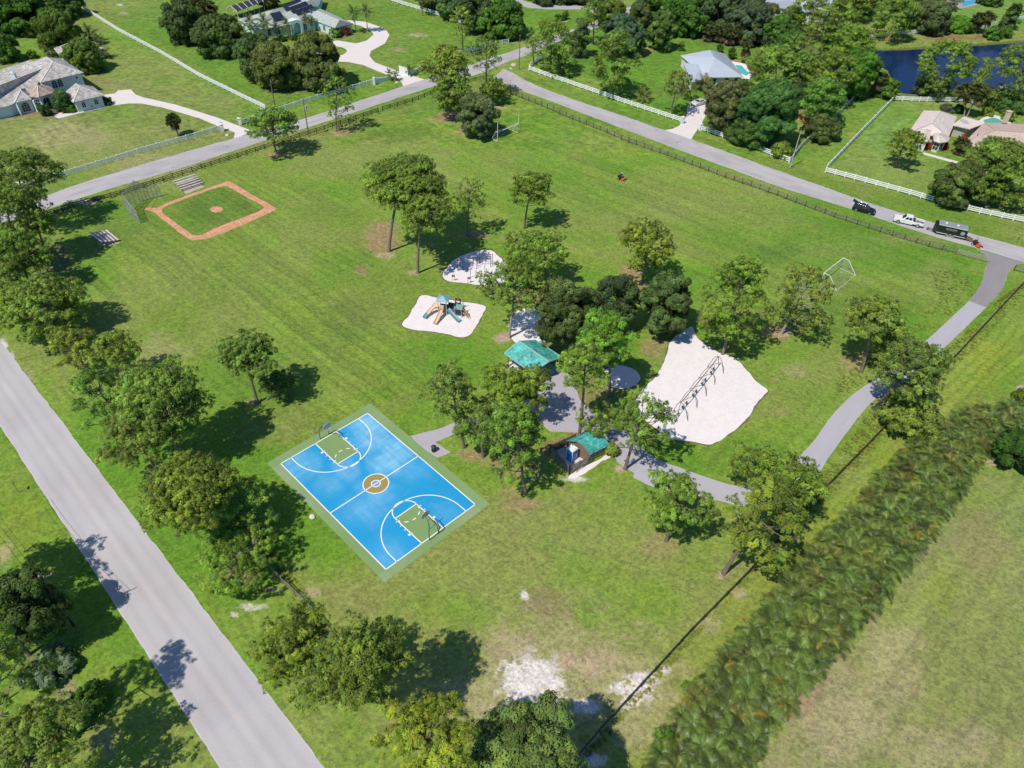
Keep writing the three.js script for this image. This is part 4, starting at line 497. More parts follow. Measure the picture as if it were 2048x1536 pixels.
function fanGeo(seed) {                                     // a round pleated fan leaf on its stalk along +x
  const r = rng(seed), pos = [], c = new THREE.Vector3(0.75, 0.28, 0), tri = (a, b, d) => { for (const p of [a, b, d]) pos.push(p.x, p.y, p.z); };
  tri(new THREE.Vector3(0, 0, 0.03), c, new THREE.Vector3(0, 0, -0.03));
  for (let i = 0; i < 22; i++) { const a = lerp(-2.3, 2.3, i / 21), L = 0.85 * lerp(0.8, 1.1, r()), e = new THREE.Vector3(c.x + Math.cos(a) * L, c.y - 0.1 - Math.abs(a) * 0.12 - 0.2 * r(), Math.sin(a) * L), p = (k) => new THREE.Vector3(c.x + Math.cos(a + k) * L * 0.65, c.y + 0.02, Math.sin(a + k) * L * 0.65); tri(c, p(-0.09), e); tri(c, e, p(0.09)); }
  const g = new THREE.BufferGeometry(); g.setAttribute('position', new THREE.Float32BufferAttribute(pos, 3)); g.computeVertexNormals(); return g;
}
const FROND = [frondGeo(2.6, 0.75, 16, 0.75, 1), frondGeo(2.4, 1.0, 16, 0.7, 2), frondGeo(2.7, 0.5, 16, 0.75, 3)], FAN = [fanGeo(1), fanGeo(2)];
const ARECA = [frondGeo(2.3, 1.15, 17, 0.7, 4, 0.42), frondGeo(2.1, 0.9, 17, 0.66, 5, 0.42), frondGeo(2.4, 1.3, 17, 0.7, 6, 0.42)];
const PALMS = { feather: { geo: FROND, n: 15, name: 'feather_palm' }, fan: { geo: FAN, n: 26, name: 'fan_palm' } };
const palmMats = [leafMat([0.085, 0.14, 0.03], 0.25), leafMat([0.13, 0.16, 0.045], 0.25), leafMat([0.19, 0.2, 0.05], 0.25)], dryLeaf = leafMat([0.27, 0.2, 0.11], 0.2);
function palm(kind, [x, z, dx, cy, dz, rx, ry], label, { tone = 0, dry = 0.12, group } = {}) {
  const K = PALMS[kind], r = rng(treeSeed++), t = thing(K.name, label, 'palm', [x, 0, z], 0, group), span = kind === 'fan' ? 1.6 : 2.4, k = rx / span;
  if (cy > 1) part('trunk', tube([[0, -0.05, 0], [dx * 0.3, cy * 0.4, dz * 0.3], [dx, cy, dz]], [0.22, 0.15, 0.13], 8), paleBark, t);
  for (let i = 0; i < K.n; i++) {
    const dead = i < K.n * dry, o = part('frond', K.geo[i % K.geo.length], dead ? dryLeaf : palmMats[(tone + (r() < 0.25 ? 1 : 0)) % 3], t);
    o.position.set(dx, cy, dz); o.rotation.order = 'YZX'; o.rotation.y = i * 2.4 + r() * 0.5; o.rotation.z = dead ? -0.9 - r() * 0.4 : lerp(-0.55, 1.15, Math.pow(i / K.n, 1.1)) + (r() - 0.5) * 0.2; o.rotation.x = (r() - 0.5) * 0.5; o.scale.setScalar(k * lerp(0.85, 1.1, r()));
  }
  return t;
}

// -- the pines and oaks of the park
const nearRoad = 'pines in the row along the near road', P = (s, l, o) => tree('pine', s, l, o), O = (s, l, o) => tree('oak', s, l, o), B = (s, l, o) => tree('broad', s, l, o);
P([-100.05, -131.51, 2.42, 11.29, -1.84, 7.27, 4.6], 'topmost pine of the left edge, over the white fence end', { dens: 0.9 });
P([-94.58, -117.4, 2.12, 9.82, -1.71, 6.19, 6.6], 'dark pine at the left edge beside the road end', { tint: [0.85, 0.92, 0.9] });
P([-91.85, -122.53, 1.32, 8.68, -0.99, 3.89, 5.52], 'thin pine screening the road end, left of the bleachers', { dens: 0.7, gaps: 0.5 });
P([-88.52, -110.31, 0.68, 7.18, -0.55, 5.6, 4.76], 'shaded pine between the left edge and ballfield grass', { tint: [0.85, 0.9, 0.9] });
P([-89.18, -101.9, 1.33, 6.11, -1.17, 4.8, 5.07], 'pine cut by the left edge above the road shoulder', {});
P([-77.1, -98.61, -1, 6.44, 0.78, 7.08, 3.88], 'wide bright pine with leaning trunk near the left edge', { tint: [1.1, 1.08, 1], lobes: 1.2 });
P([-68.38, -88.37, -0.22, 5.35, 0.17, 4.19, 3.65], 'small yellowish pine with two thin trunks by the near road', { tint: [1.2, 1.1, 1], dens: 0.8 });
P([-61.8, -86.54, 0.32, 6.05, -0.23, 4.21, 3.68], 'tufty pine third along the near road with pale limbs', { dens: 0.8, gaps: 0.3 });
P([-54.78, -74.01, -1.43, 8.07, 1.06, 4.12, 6.49], 'tall fresh green pine leaning towards the near road', { tint: [0.9, 1.05, 1] });
P([-47.48, -71.08, 0.59, 10.59, -0.4, 6.57, 5.26], 'largest broad pine of the near road row', { tint: [1.05, 1, 1], lobes: 1.25 });
P([-49.64, -68.41, -1.13, 7.43, 0.82, 4.68, 3.56], 'pine with thick leaning trunk below the largest roadside pine', { tint: [0.95, 1, 1] });
P([-37.99, -57.32, -0.42, 9.91, 0.28, 6.53, 2.74], 'spreading round pine left of the court corner', { lobes: 1.2, tint: [0.95, 1.03, 1] });
P([-33.94, -59.09, -0.2, 5.54, 0.11, 4.25, 2.49], 'darker half of the pine pair beside the court', { tint: [0.85, 0.95, 0.9], dens: 0.8 });
P([-33.01, -52.36, 0.41, 3.91, -0.26, 5.86, 2.46], 'open pine with bare branches over the weathered fence', { dens: 0.6, gaps: 0.5, tint: [1.05, 1, 1] });
P([-16.52, -36.63, -3.17, 14.8, 1.43, 4.43, 2.88], 'wide pine leaning over the near road verge', { lobes: 1.15 });
P([-10.41, -34.4, -3.39, 14.42, 1.03, 5.3, 3.79], 'big near pine leaning left over the grey fence', { lobes: 1.2, tint: [0.98, 1.04, 1] });
P([-3.12, -25.41, -2.87, 19.44, 0.35, 4.13, 1.73], 'yellow green pine at the bottom edge', { tint: [1.3, 1.2, 1], dens: 1.1 });
O([4.01, -25.63, -2.1, 13.6, -0.33, 5.25, 2.2], 'small leaved oak at the bottom edge right of the yellow pine', { tint: [1.5, 1.45, 1.3] });
O([-53.84, -40.78, 1.18, 6.16, -1.56, 4.08, 4.37], 'dark oak at the left edge below the utility wires', { tint: [0.8, 0.8, 0.8] });
P([-48.14, -27.62, 2.05, 11.55, -3.57, 3.95, 9.07], 'tall pine filling the lower left edge', { tint: [1.15, 1.1, 1] });
P([-43.8, -24.12, 1.41, 10.16, -2.55, 5.26, 2.21], 'pine in the bottom left corner', { dens: 0.8 });
P([-63.9, -41.62, 2.58, 10.15, -3.96, 6.32, 4.94], 'pine outside the left edge throwing shade on the verge', {});
P([-39.62, -83.25, 0.41, 9.23, -0.2, 4.49, 2.99], 'lone umbrella shaped pine in the open grass', { tint: [0.98, 1, 1], lobes: 1.2 });
P([-38.33, -84, 1.92, 2.69, -0.88, 3.27, 1.37], 'low pine bough bushing out right of the lone pine', { tint: [0.8, 0.9, 0.9] });
P([-6.79, -75.3, -1.61, 10.49, 0.15, 3.9, 4.65], 'slim light pine above the path to the court', { dens: 1, lobes: 1.2 });
P([-3.87, -73.43, -0.56, 6.74, 0.03, 4.08, 2.84], 'dark based pine over the path bend', {});
P([-0.84, -75.07, -1.4, 6.4, 0.02, 3.28, 2.69], 'pine between the path bend and the big full pine', { tint: [1.05, 1.05, 1] });
P([3.14, -79.21, -3.99, 8.33, -0.16, 4.21, 2.74], 'pine just below the teal pavilion, left one', { tint: [1, 1.05, 1] });
P([3.75, -80.53, -0.5, 7.64, -0.02, 3.53, 3.53], 'pine touching the near corner of the teal pavilion', {});
P([2.36, -66.84, -1.82, 9.8, -0.06, 4.34, 6.61], 'big full pine left of the blue toilet', { tint: [1.02, 1.06, 1], lobes: 1.15 });
P([10.42, -78.3, -0.45, 13.35, -0.06, 3.93, 3.43], 'tall pine standing behind the teal roofed shed', { tint: [1.12, 1.08, 1] });
P([10.98, -78.74, 2.24, 3.83, 0.31, 3.29, 1.55], 'low bright pine boughs behind the shed roof', { dens: 0.7 });
P([15.67, -87.7, -1.85, 11.16, -0.33, 4.58, 4.58], 'bright green pine above the shaded sand circle', { tint: [1.02, 1.2, 1], lobes: 1.3, dens: 1.15 });
P([16.84, -72.16, 0.87, 9.1, 0.2, 4.59, 4.86], 'spreading pine at the lower left rim of the big sand pit', { dens: 0.85, gaps: 0.3 });
P([21.16, -59.66, -0.02, 7.72, -0.01, 4.57, 4.26], 'round low pine in the grass below the drive bend', { tint: [1.02, 1.05, 1], lobes: 1.2 });
P([27.89, -54.84, 1.73, 10.95, 0.88, 4.52, 6.59], 'leaning pine with a long bare trunk beside the dark fence', { tint: [1.05, 1.05, 1], dens: 0.9 });
P([38.43, -60.15, -2.9, 7.93, -1.85, 5.23, 5.51], 'pine over the dark fence right of the leaning pine', { tint: [1, 1, 1], lobes: 1.15 });
P([35.36, -67.24, -1.76, 5.69, -0.93, 4.47, 1.88], 'flat crowned pine hiding the bend of the park drive', { dens: 0.8 });
P([57.89, -86.58, 1.96, 9.18, 1.31, 5.8, 5.03], 'big crooked pine between the drive and dark fence', { dens: 0.85, lobes: 1.15 });
P([59.74, -82.2, 1.19, 3.31, 0.86, 4.83, 2.03], 'low bough pine below the crooked pine by the dark fence', { tint: [1.08, 1.05, 1] });
P([66.55, -97.48, -2.12, 3.67, -1.45, 4.38, 1.87], 'small pine crown above the crooked pine on the drive', {});
P([58.9, -95.77, -1.51, 10.71, -0.93, 4.83, 2.96], 'pine with a stout clear trunk left of the drive', { tint: [1.1, 1.05, 1], lobes: 1.2 });
P([47.82, -105.69, 1.17, 7.33, 0.53, 5.38, 6.64], 'brownish open pine beside the near goal', { tint: [1.15, 0.98, 1.1], dens: 0.8, gaps: 0.4, pale: true });
P([36.16, -99.43, -0.28, 10.1, -0.1, 5.5, 8.76], 'tall full pine at the top right rim of the big sand pit', { lobes: 1.2 });
P([24.51, -120.55, 0.01, 7.73, 0, 5.22, 4.95], 'airy pine standing above the three dark oaks', { dens: 0.9, tint: [1.05, 1.05, 1] });
O([27.78, -104.55, -1.6, 5.74, -0.43, 4.62, 6.13], 'dark oak at the top tip of the big sand pit', {});
O([19.36, -104.94, -1.8, 5.58, -0.33, 4.05, 5.32], 'middle one of the three dark oaks', { tint: [0.9, 0.95, 1] });
O([9.78, -98.79, -1.43, 7.73, -0.14, 4.99, 5.74], 'dark oak behind the teal pavilion', { tint: [1.1, 1, 1] });
P([7.01, -118.28, -2.49, 7.25, -0.15, 5.65, 3.39], 'dense pine right of the fitness sand pit', { tint: [1.02, 1.06, 1] });
P([1.58, -123.48, -1.45, 5.59, -0.02, 3.12, 2.57], 'small pine crown at the top right of the fitness pit', { tint: [1.05, 1.1, 1] });
P([-0.81, -101.94, 0.74, 10.87, -0.01, 5.51, 4.23], 'pine with pale forked limbs above the pavilion', { dens: 0.8, gaps: 0.4, pale: true, lobes: 1.3 });
P([1.4, -139.46, 1.11, 8.75, 0.01, 5.09, 3.4], 'single pine in the mid field right of the thin pine', { dens: 0.9 });
P([-10.38, -135.58, 0.62, 8.05, -0.05, 3.75, 4.79], 'thin young pine in the mid field', { dens: 0.5, gaps: 0.5 });
P([-25.77, -128.51, 3.96, 14.5, -0.79, 8.33, 4.28], 'huge domed pine in the middle of the park', { lobes: 1.5, tint: [1.02, 1.03, 1] });
P([-19.03, -121.12, 1.62, 12.51, -0.26, 5.69, 3.28], 'tall bare trunked pine left of the fitness sand pit', { dens: 0.9, tint: [0.95, 1, 1] });
P([-20.08, -201.2, 0.09, 11.5, -0.01, 6.64, 5], 'upper pine of the clump at the park corner', { tint: [1.15, 1.1, 1] });
P([-18.14, -195.89, -0.09, 6.44, 0.01, 5.97, 4.65], 'lower pine of the clump at the park corner', {});
P([-10.31, -212.26, -0.03, 11.29, 0, 5.29, 5.45], 'slender open pine at the crossroads corner', { dens: 0.55, gaps: 0.5 });
P([-7.56, -208.05, -0.6, 3.62, 0.02, 4.8, 2.66], 'low pine bough at the park corner fence', { dens: 0.8 });
O([-10.32, -186.2, -0.75, 5, 0.04, 5.44, 4.96], 'rounded dark shrub tree beside the far goal', { tint: [1.2, 1.15, 1.5] });
P([-59.48, -170.66, 0.7, 7.3, -0.25, 6.19, 3.45], 'umbrella pine by the board fence and tall pole', {});
P([-47.72, -185.24, 1.42, 7.44, -0.37, 4.84, 5.94], 'narrow open pine by the board fence gap', { dens: 0.55, gaps: 0.4 });
P([-19.49, -247.96, -0.46, 9.04, 0.04, 4.9, 4.9], 'open pine before the white fence back corner', { dens: 0.55, gaps: 0.4, tint: [1.2, 1.15, 1] });
// -- neighbours' trees
palm('fan', [-86.51, -179.2, -0.18, 3.77, 0.09, 2.31, 2.31], 'single cabbage palm on the grey house front lawn', { dry: 0.1 });
B([-144.78, -237.69, 1.2, 5.26, -0.73, 7.01, 5.75], 'round glossy tree behind the grey tiled house', { tint: [1.05, 0.95, 1] });
B([-129.36, -221.55, 0.79, 3.58, -0.46, 5.43, 4.83], 'round tree between the grey house and its outbuilding', { tint: [1.2, 1, 1] });
B([-165.52, -257.43, 0.88, 4.79, -0.56, 10.65, 6.98], 'big leafy thicket tree in the top left corner', { tint: [0.8, 0.95, 1] });
B([-174.36, -255.37, 1.87, 5.81, -1.28, 9.67, 8.07], 'dark leafy tree cut by the top left corner', { tint: [0.7, 0.85, 1] });
O([-159.25, -271.49, 0.7, 3.73, -0.41, 6.57, 5.17], 'dark tree at the far end of the dividing fence', { tint: [1.1, 1.2, 1] });
O([-173.62, -285.47, 0.28, 2.27, -0.17, 6.03, 3.54], 'dark tree at the top edge left of the fence end', { tint: [1.1, 1.2, 1] });
O([-156.44, -227.4, 0.83, 3.31, -0.57, 4.26, 4.68], 'dark shrub tree at the left edge above the grey house', { tint: [1, 1.2, 1] });
tree('bush', [-159.94, -249.72, 0.31, 1.02, -0.2, 2.28, 1.61], 'low bush in the lawn behind the grey house', {});
tree('bush', [-149.55, -230.77, 0.15, 0.85, -0.1, 1.74, 1.32], 'small bush near the grey house chimney', {});
palm('feather', [-144.47, -231.3, 0.28, 1.71, -0.17, 2.88, 1.82], 'yellow clump palm left of the outbuilding', { tone: 2 });
palm('feather', [-138.95, -246.98, 0.09, 2.11, -0.05, 3.58, 2.27], 'green clump palm behind the outbuilding roof', { tone: 0 });
palm('feather', [-135.67, -245.36, 0.08, 1.2, -0.04, 2.56, 1.91], 'small clump palm at the outbuilding back corner', { tone: 1 });
palm('feather', [-128.67, -232.92, 0.04, 1.47, -0.02, 3, 1.74], 'clump palm at the outbuilding front corner', { tone: 1 });
O([-109.52, -249.16, 1.04, 5.65, -0.46, 6.1, 7.33], 'tall dark oak left of the solar panel house', { tint: [0.85, 0.9, 0.9] });
O([-95.61, -240.02, 0.99, 4.67, -0.39, 8.37, 5.96], 'broad dark oak left of the solar panel house', { tint: [0.85, 0.95, 0.9] });
palm('fan', [-106.44, -261.92, 1.2, 6.13, -0.49, 3.95, 3.53], 'yellowish cabbage palm among the dark oaks', { tone: 2, dry: 0.05 });
palm('fan', [-110.68, -268.01, 0.45, 5.96, -0.18, 3.24, 2.8], 'cabbage palm behind the yellowish cabbage palm', { tone: 1 });
O([-78.69, -219.1, 1.36, 5.82, -0.49, 5.95, 6.31], 'left oak of the thicket before the solar panel house', { tint: [1, 1, 0.9] });
O([-70.41, -214.32, 0.17, 5.59, -0.06, 6.75, 6.03], 'brownish oak in the middle of the thicket', { tint: [1.7, 1.25, 1] });
O([-61.27, -215.97, 2, 8.25, -0.57, 7.33, 5.55], 'tall open oak over the looping driveway', { tint: [1.5, 1.2, 1.2], dens: 0.75 });
O([-56.35, -213.32, -0.5, 4.24, 0.13, 5.99, 4.19], 'right oak of the thicket before the solar panel house', { tint: [1.2, 1.2, 1] });
O([-66.14, -213.95, 0.97, 3.59, -0.3, 4.16, 3.8], 'low oak filling the middle of the thicket', { tint: [1.2, 1.2, 1] });
for (const [s, l] of [[[-89.45, -255.39, 0.05, 4.93, -0.02, 3.23, 2.82], 'first palm from the left before the solar panel house'], [[-84, -252.92, 0.15, 5.8, -0.05, 3.18, 2.77], 'second palm from the left before the solar panel house'], [[-81.01, -255.28, 0.03, 3.71, -0.01, 2.45, 2.04], 'third palm from the left before the solar panel house'], [[-78.39, -258.67, 0, 3.74, 0, 2.47, 2.05], 'palm left of the arched entry'], [[-73.48, -265.6, -0.22, 3.81, 0.06, 2.32, 1.9], 'palm right of the arched entry'], [[-71.49, -265.83, -0.18, 3.18, 0.05, 1.93, 1.72], 'second small palm right of the arched entry'], [[-57.03, -265.81, -0.32, 5.85, 0.07, 3.24, 2.62], 'left palm of the pair on the driveway island'], [[-53.44, -266.76, 0.31, 6.31, -0.06, 2.86, 2.45], 'right palm of the pair on the driveway island'], [[-92.14, -256.12, 0.01, 1.56, 0, 2.3, 1.67], 'low palm at the left corner of the solar panel house'], [[-62.78, -276.33, -0.32, 0.17, 0.07, 1.59, 0.93], 'tiny palm by the garage end of the solar panel house']]) palm('feather', s, l, { tone: 0, dry: 0.08 });
palm('feather', [-39.21, -222.91, -0.15, 1.74, 0.03, 1.78, 1.22], 'small palm at the left entry wall', { tone: 0 }); palm('feather', [-33.71, -227.61, -0.35, 1.47, 0.05, 1.97, 1.21], 'small palm at the right entry wall sign', { tone: 0 }); palm('feather', [-37.84, -222.64, 0.27, 1.59, -0.05, 1.45, 1.09], 'second small palm at the left entry wall', { tone: 0 });
tree('bush', [-60.09, -262.26, 0.13, 1.1, -0.03, 1.71, 1.5], 'dark red bush by the garage corner', { tint: [1.6, 0.25, 1.6] });
tree('bush', [-62.91, -260.37, 0, 1.26, 0, 1.89, 1.68], 'green bush beside the dark red bush', {});
tree('bush', [-75.55, -255.87, -0.21, 0.64, 0.06, 1.51, 0.87], 'round clipped bush below the house front palms', { tint: [0.6, 0.8, 0.8] });
tree('bush', [-79.16, -254.46, -0.2, 0.64, 0.06, 1.32, 0.9], 'dark clipped bush under the second house front palm', { tint: [0.6, 0.8, 0.8] });
palm('fan', [-93.69, -290.16, -0.31, 2.03, 0.1, 3.4, 2.01], 'cabbage palm behind the pool screen', { tone: 2 }); palm('fan', [-91.53, -291.68, 0.01, 2.02, 0, 2.56, 1.87], 'second cabbage palm behind the pool screen', { tone: 1 });
B([-5.7, -267.72, -0.96, 5.39, 0.02, 7.89, 6.26], 'bright green tree beyond the white back corner', { tint: [0.85, 1.15, 1] });
O([-15.64, -270.97, -0.49, 6.07, 0.03, 6.47, 6.47], 'dark tree left of the bright green tree', { tint: [0.9, 1.1, 1.2] });
O([-26.04, -285.89, 0.12, 4.31, -0.01, 6.42, 4.68], 'dark tree behind the white fence at the top edge', { tint: [1.1, 1.2, 1.2] });
O([-34.84, -295.99, 0.72, 3.73, -0.08, 5.41, 4.06], 'dark tree cut by the top edge beyond the white fence', { tint: [1.1, 1.2, 1.2] });
P([-36.98, -287.03, 0.41, 7.58, -0.05, 3.23, 2.8], 'pine with a bare trunk at the top edge', {});
O([11.44, -312.21, -0.14, 2.11, -0.01, 8.71, 3.66], 'dark trees at the top edge over the curving lane', { tint: [0.8, 0.9, 0.9] }); O([21.16, -313.41, 0.74, 2.51, 0.05, 7.44, 3.12], 'dark tree at the top edge right of the lane', { tint: [0.8, 0.9, 0.9] }); O([1.74, -316.54, -0.48, 2.12, 0, 5.73, 3.34], 'dark tree at the top edge left of the lane', {});
for (const [s, l] of [[[11.26, -285.44, -0.08, 1.17, 0, 0.72, 1.23], 'first'], [[12.54, -286.19, -0.08, 1.17, 0, 0.72, 1.23], 'second'], [[14.02, -287.55, -0.09, 1.17, 0, 0.73, 1.35], 'third'], [[15.15, -288.88, -0.1, 1.35, -0.01, 0.77, 1.46], 'fourth']]) tree('bush', s, l + ' small cone shrub from the left in the lane bed', { group: 'cone shrubs in the lane bed', tint: [0.8, 0.9, 0.9] });
P([8.33, -233.02, -0.25, 9.04, -0.01, 6.59, 6.23], 'pine inside the white corner at the crossroads', { dens: 0.8, gaps: 0.3 });
P([3.4, -240.05, -1.2, 5.94, -0.02, 2.55, 5.28], 'narrow pine left of the white corner pine', { dens: 0.7 });
P([12.6, -232.15, -0.82, 2.93, -0.04, 4.97, 3.46], 'low pine right of the white corner pine', { tint: [0.85, 0.95, 0.9] });
P([23.19, -261.4, -0.53, 8.71, -0.05, 4.96, 5.55], 'tall pine beside the far bend of the road', {});
O([17.94, -248.97, -0.16, 5.5, -0.01, 3.52, 5.79], 'slim dark tree under the tall far pine', { tint: [1.2, 1.2, 1.3] });
B([30.53, -278.37, -0.6, 5.2, -0.07, 5.09, 4.25], 'yellow green tree over the far road', { tint: [1.2, 1.1, 1] });
O([31.48, -252.29, -1.06, 6.09, -0.13, 6.44, 6.05], 'blue green dense tree above the big lawn pine', { tint: [0.95, 1.15, 1.7] });
O([36, -251.8, 0.57, 4.07, 0.08, 2.87, 4.41], 'small dark tree right of the blue green tree', { tint: [0.8, 0.95, 1.1] });
O([40.76, -278.39, -0.59, 4.23, -0.09, 4.33, 4.76], 'dark tree before the pale far road end', { tint: [1, 1.1, 1] });
P([26.24, -216.4, -0.83, 8.39, -0.1, 6.83, 8.87], 'big full pine on the vivid lawn', { lobes: 1.2, tint: [1.05, 1, 1] });
palm('feather', [34.92, -213.41, -0.2, 1.41, -0.03, 2.96, 1.67], 'spreading low palm on the vivid lawn', { tone: 1, dry: 0.05 });
O([45.34, -258.68, -0.08, 5.64, -0.01, 4.8, 6.38], 'tree with pale trunk before the wood', { tint: [1.3, 1.35, 1] });
tree('bush', [52.47, -258.42, -0.24, 1.4, -0.05, 0.93, 1.73], 'thin young shrub on the vivid lawn', {}); tree('bush', [46.14, -255.78, -0.09, 1.57, -0.02, 1.28, 1.88], 'young shrub below the pale trunked tree', {}); tree('bush', [64.99, -257.75, -0.1, 1.26, -0.02, 1.12, 1.53], 'shrub behind the metal roof ridge', { tint: [0.7, 0.8, 0.9] }); tree('bush', [67.88, -252.2, -0.17, 1.55, -0.05, 1.48, 1.87], 'dark shrub at the metal roof back corner', { tint: [0.6, 0.7, 0.8] });
const WOOD = 'crowns of the wood behind the metal roofed house', wood = (kind, s, tint) => tree(kind, s, kind === 'oak' ? 'dark oak crown in the wood behind the metal roofed house' : 'green leafy crown in the wood behind the metal roofed house', { tint, group: kind === 'oak' ? 'dark oaks of the wood' : 'green trees of the wood' });
wood('broad', [45.56, -289.4, -0.79, 5.31, -0.12, 5.31, 5.31], [0.7, 0.9, 1]); wood('broad', [51.78, -275.15, -0.96, 5.77, -0.18, 5.87, 7.13], [0.62, 0.9, 0.9]); wood('broad', [57.66, -273.61, -1.14, 4.45, -0.24, 5.09, 5.51], [0.7, 1, 0.9]); wood('broad', [62.53, -281.96, -1.4, 7.43, -0.31, 6.44, 5.58], [0.65, 0.9, 1]); wood('oak', [67.31, -276.87, -1.16, 5.76, -0.28, 6.77, 6.77], [0.9, 0.9, 1.1]); wood('oak', [74.85, -285.66, -1.12, 5.22, -0.29, 5.77, 5.33], [1, 1, 1.2]); wood('oak', [78.5, -269.42, -1.36, 5.95, -0.4, 7.46, 6.61], [1.25, 1.15, 1.6]); wood('oak', [85.46, -273.38, -1.38, 4.39, -0.43, 6.01, 6.44], [1.2, 1.1, 1.5]); wood('broad', [86.38, -263, -0.85, 4.67, -0.28, 5.82, 5.82], [0.8, 0.95, 1]); wood('broad', [84.82, -302.61, -1.15, 5.07, -0.32, 6.55, 4.68], [0.8, 1, 1]); wood('oak', [74.47, -307.84, -0.98, 4.8, -0.24, 7.48, 4.16], [0.9, 1, 1]); wood('broad', [96.19, -284.59, -0.92, 3.57, -0.31, 4.19, 4.19], [0.8, 1, 1]); wood('broad', [86.66, -254.13, -1.28, 3.27, -0.44, 4.53, 4.12], [0.75, 0.95, 1]);
for (const s of [[63.8, -268.9, -0.88, 2.82, -0.21, 2.91, 2.7], [67.45, -268.23, -0.97, 3.13, -0.24, 3.11, 2.68], [70.32, -265.4, -0.98, 3.1, -0.26, 2.89, 2.68], [74.36, -266.88, -1.39, 3.38, -0.39, 3.3, 2.88], [81.61, -258.49, -0.96, 2.73, -0.3, 2.67, 2.46], [76.47, -264, -0.57, 2.5, -0.16, 2.32, 2.32]]) palm('fan', s, 'cabbage palm with hanging leaves along the front of the wood', { tone: 1, dry: 0.35, group: 'cabbage palms along the wood' });
palm('fan', [71.8, -248.34, -0.97, 4.35, -0.28, 2.73, 2.93], 'browned cabbage palm by the brick path', { tone: 1, dry: 0.6 });
palm('feather', [73.78, -239.91, -1.16, 4.38, -0.36, 2.84, 3.22], 'yellow clump palm right of the pool', { tone: 2, dry: 0.1 }); palm('feather', [46.96, -291.97, -1.13, 3.97, -0.18, 2.48, 2.03], 'yellow palm beside the pale far road end', { tone: 2 });
palm('feather', [72.54, -237.16, -1.04, 1.98, -0.32, 2.46, 2.07], 'olive clump palm at the pool deck corner', { tone: 1 });
P([74.23, -220.85, -1.94, 6.89, -0.65, 7.93, 6.46], 'broad flat pine right of the metal roofed house', { tint: [1.1, 1.15, 1], lobes: 1.2 });
P([80.95, -218.38, -1.35, 7.21, -0.5, 5.94, 5.94], 'pine right of the broad flat pine', { tint: [1, 1.05, 1] });
P([99.75, -276.03, -1.77, 6.61, -0.64, 6.54, 7.41], 'tall pine before the far blue grey roof', { tint: [1.05, 1.05, 1] });
P([96.59, -250.39, -2.78, 9.08, -1.07, 4.88, 7.26], 'high narrow pine in front of the far roof wall', { dens: 0.7 });
P([99.31, -249.73, -2.19, 10.33, -0.87, 3.75, 5.74], 'thin pine right of the far roof wall', { dens: 0.6 });
P([104.07, -248.35, -2.05, 6.12, -0.86, 9.44, 6.55], 'wide bright pine left of the pond', { tint: [1.08, 1.12, 1], lobes: 1.2 });
P([88.21, -212.3, -2.46, 8.8, -1.02, 6.84, 6.12], 'dusty green pine over the shaded white fence', { tint: [0.9, 0.95, 1] });
B([99.25, -221.6, -2.02, 5.98, -0.91, 6.18, 7.3], 'fresh green tree at the end of the grass lane', { tint: [0.9, 1.15, 1] });
P([81.97, -200.52, -1.18, 6.1, -0.48, 6.5, 5.8], 'domed pine above the brick heap', { tint: [0.9, 1.15, 1], lobes: 1.2 });
O([80.2, -190.62, -1.22, 2.73, -0.51, 4.48, 3.08], 'dark oak shading the grass lane', { tint: [1, 1, 1] });
P([83.73, -230.59, -2.58, 8.39, -0.94, 4.49, 5.98], 'slim pine behind the broad flat pine', { tint: [0.9, 1, 1] });
palm('fan', [106.16, -221.46, -1.87, 4.84, -0.9, 2.95, 2.38], 'cabbage palm at the left shore of the pond', { tone: 1, dry: 0.3 });
B([108.12, -222.42, -0.77, 2.48, -0.37, 3.5, 2.72], 'shore bush under the left pond palm', { tint: [0.9, 1, 1] });
tree('big', [105.77, -223.77, -0.79, 1.31, -0.37, 1.76, 1.76], 'leafy shrub beside the left pond palm', {});
P([41.24, -203.84, 0.79, 8.04, 0.16, 5.21, 3.67], 'crooked open pine by the concrete driveway', { dens: 0.55, gaps: 0.3, pale: true });
palm('feather', [54.39, -222.14, -0.99, 2.21, -0.24, 3.59, 2.08], 'palm before the metal roofed house front', { tone: 1, dry: 0.05 }); palm('feather', [55.77, -219.92, -0.61, 1.67, -0.15, 2.6, 1.46], 'second palm before the metal roofed house front', { tone: 1, dry: 0.05 });
P([48.6, -215.41, -0.46, 2.53, -0.1, 2.85, 2.12], 'small pine at the driveway head', { dens: 0.7 });
O([54.31, -192.26, -1.59, 6.47, -0.45, 5.18, 6.16], 'grey green oak right of the concrete driveway', { tint: [1.3, 1.1, 1.5] });
O([60.32, -202.04, -0.79, 5.94, -0.24, 3.93, 4.27], 'oak before the house window wall', { tint: [1.25, 1.2, 1] });
O([64.62, -186.25, -2.27, 8.54, -0.79, 7.94, 7.3], 'large dark green oak in the middle of the right front lot', { tint: [0.8, 1.25, 0.9] });
O([59.85, -187.08, -0.7, 3.1, -0.22, 5.71, 3.29], 'low dark oak behind the roadside white fence', { tint: [0.75, 0.95, 0.8] });
O([78, -214.33, -0.33, 2.81, -0.12, 4.23, 3.87], 'shaded oak under the broad flat pine', { tint: [0.8, 0.9, 0.8] });
tree('big', [66.67, -179.89, -0.49, 1.49, -0.18, 2.66, 1.64], 'yellow green shrub inside the lot corner', { tint: [1.4, 1.05, 1] });
tree('bush', [60.63, -183.52, -0.3, 1.29, -0.1, 2.54, 1.11], 'bright bush at the foot of the dark oaks', { tint: [0.8, 1, 0.8] });
P([123.87, -225.44, -0.49, 7.19, -0.27, 8.13, 8.33], 'wide pine on the near shore of the pond', { dens: 0.9, lobes: 1.2 });
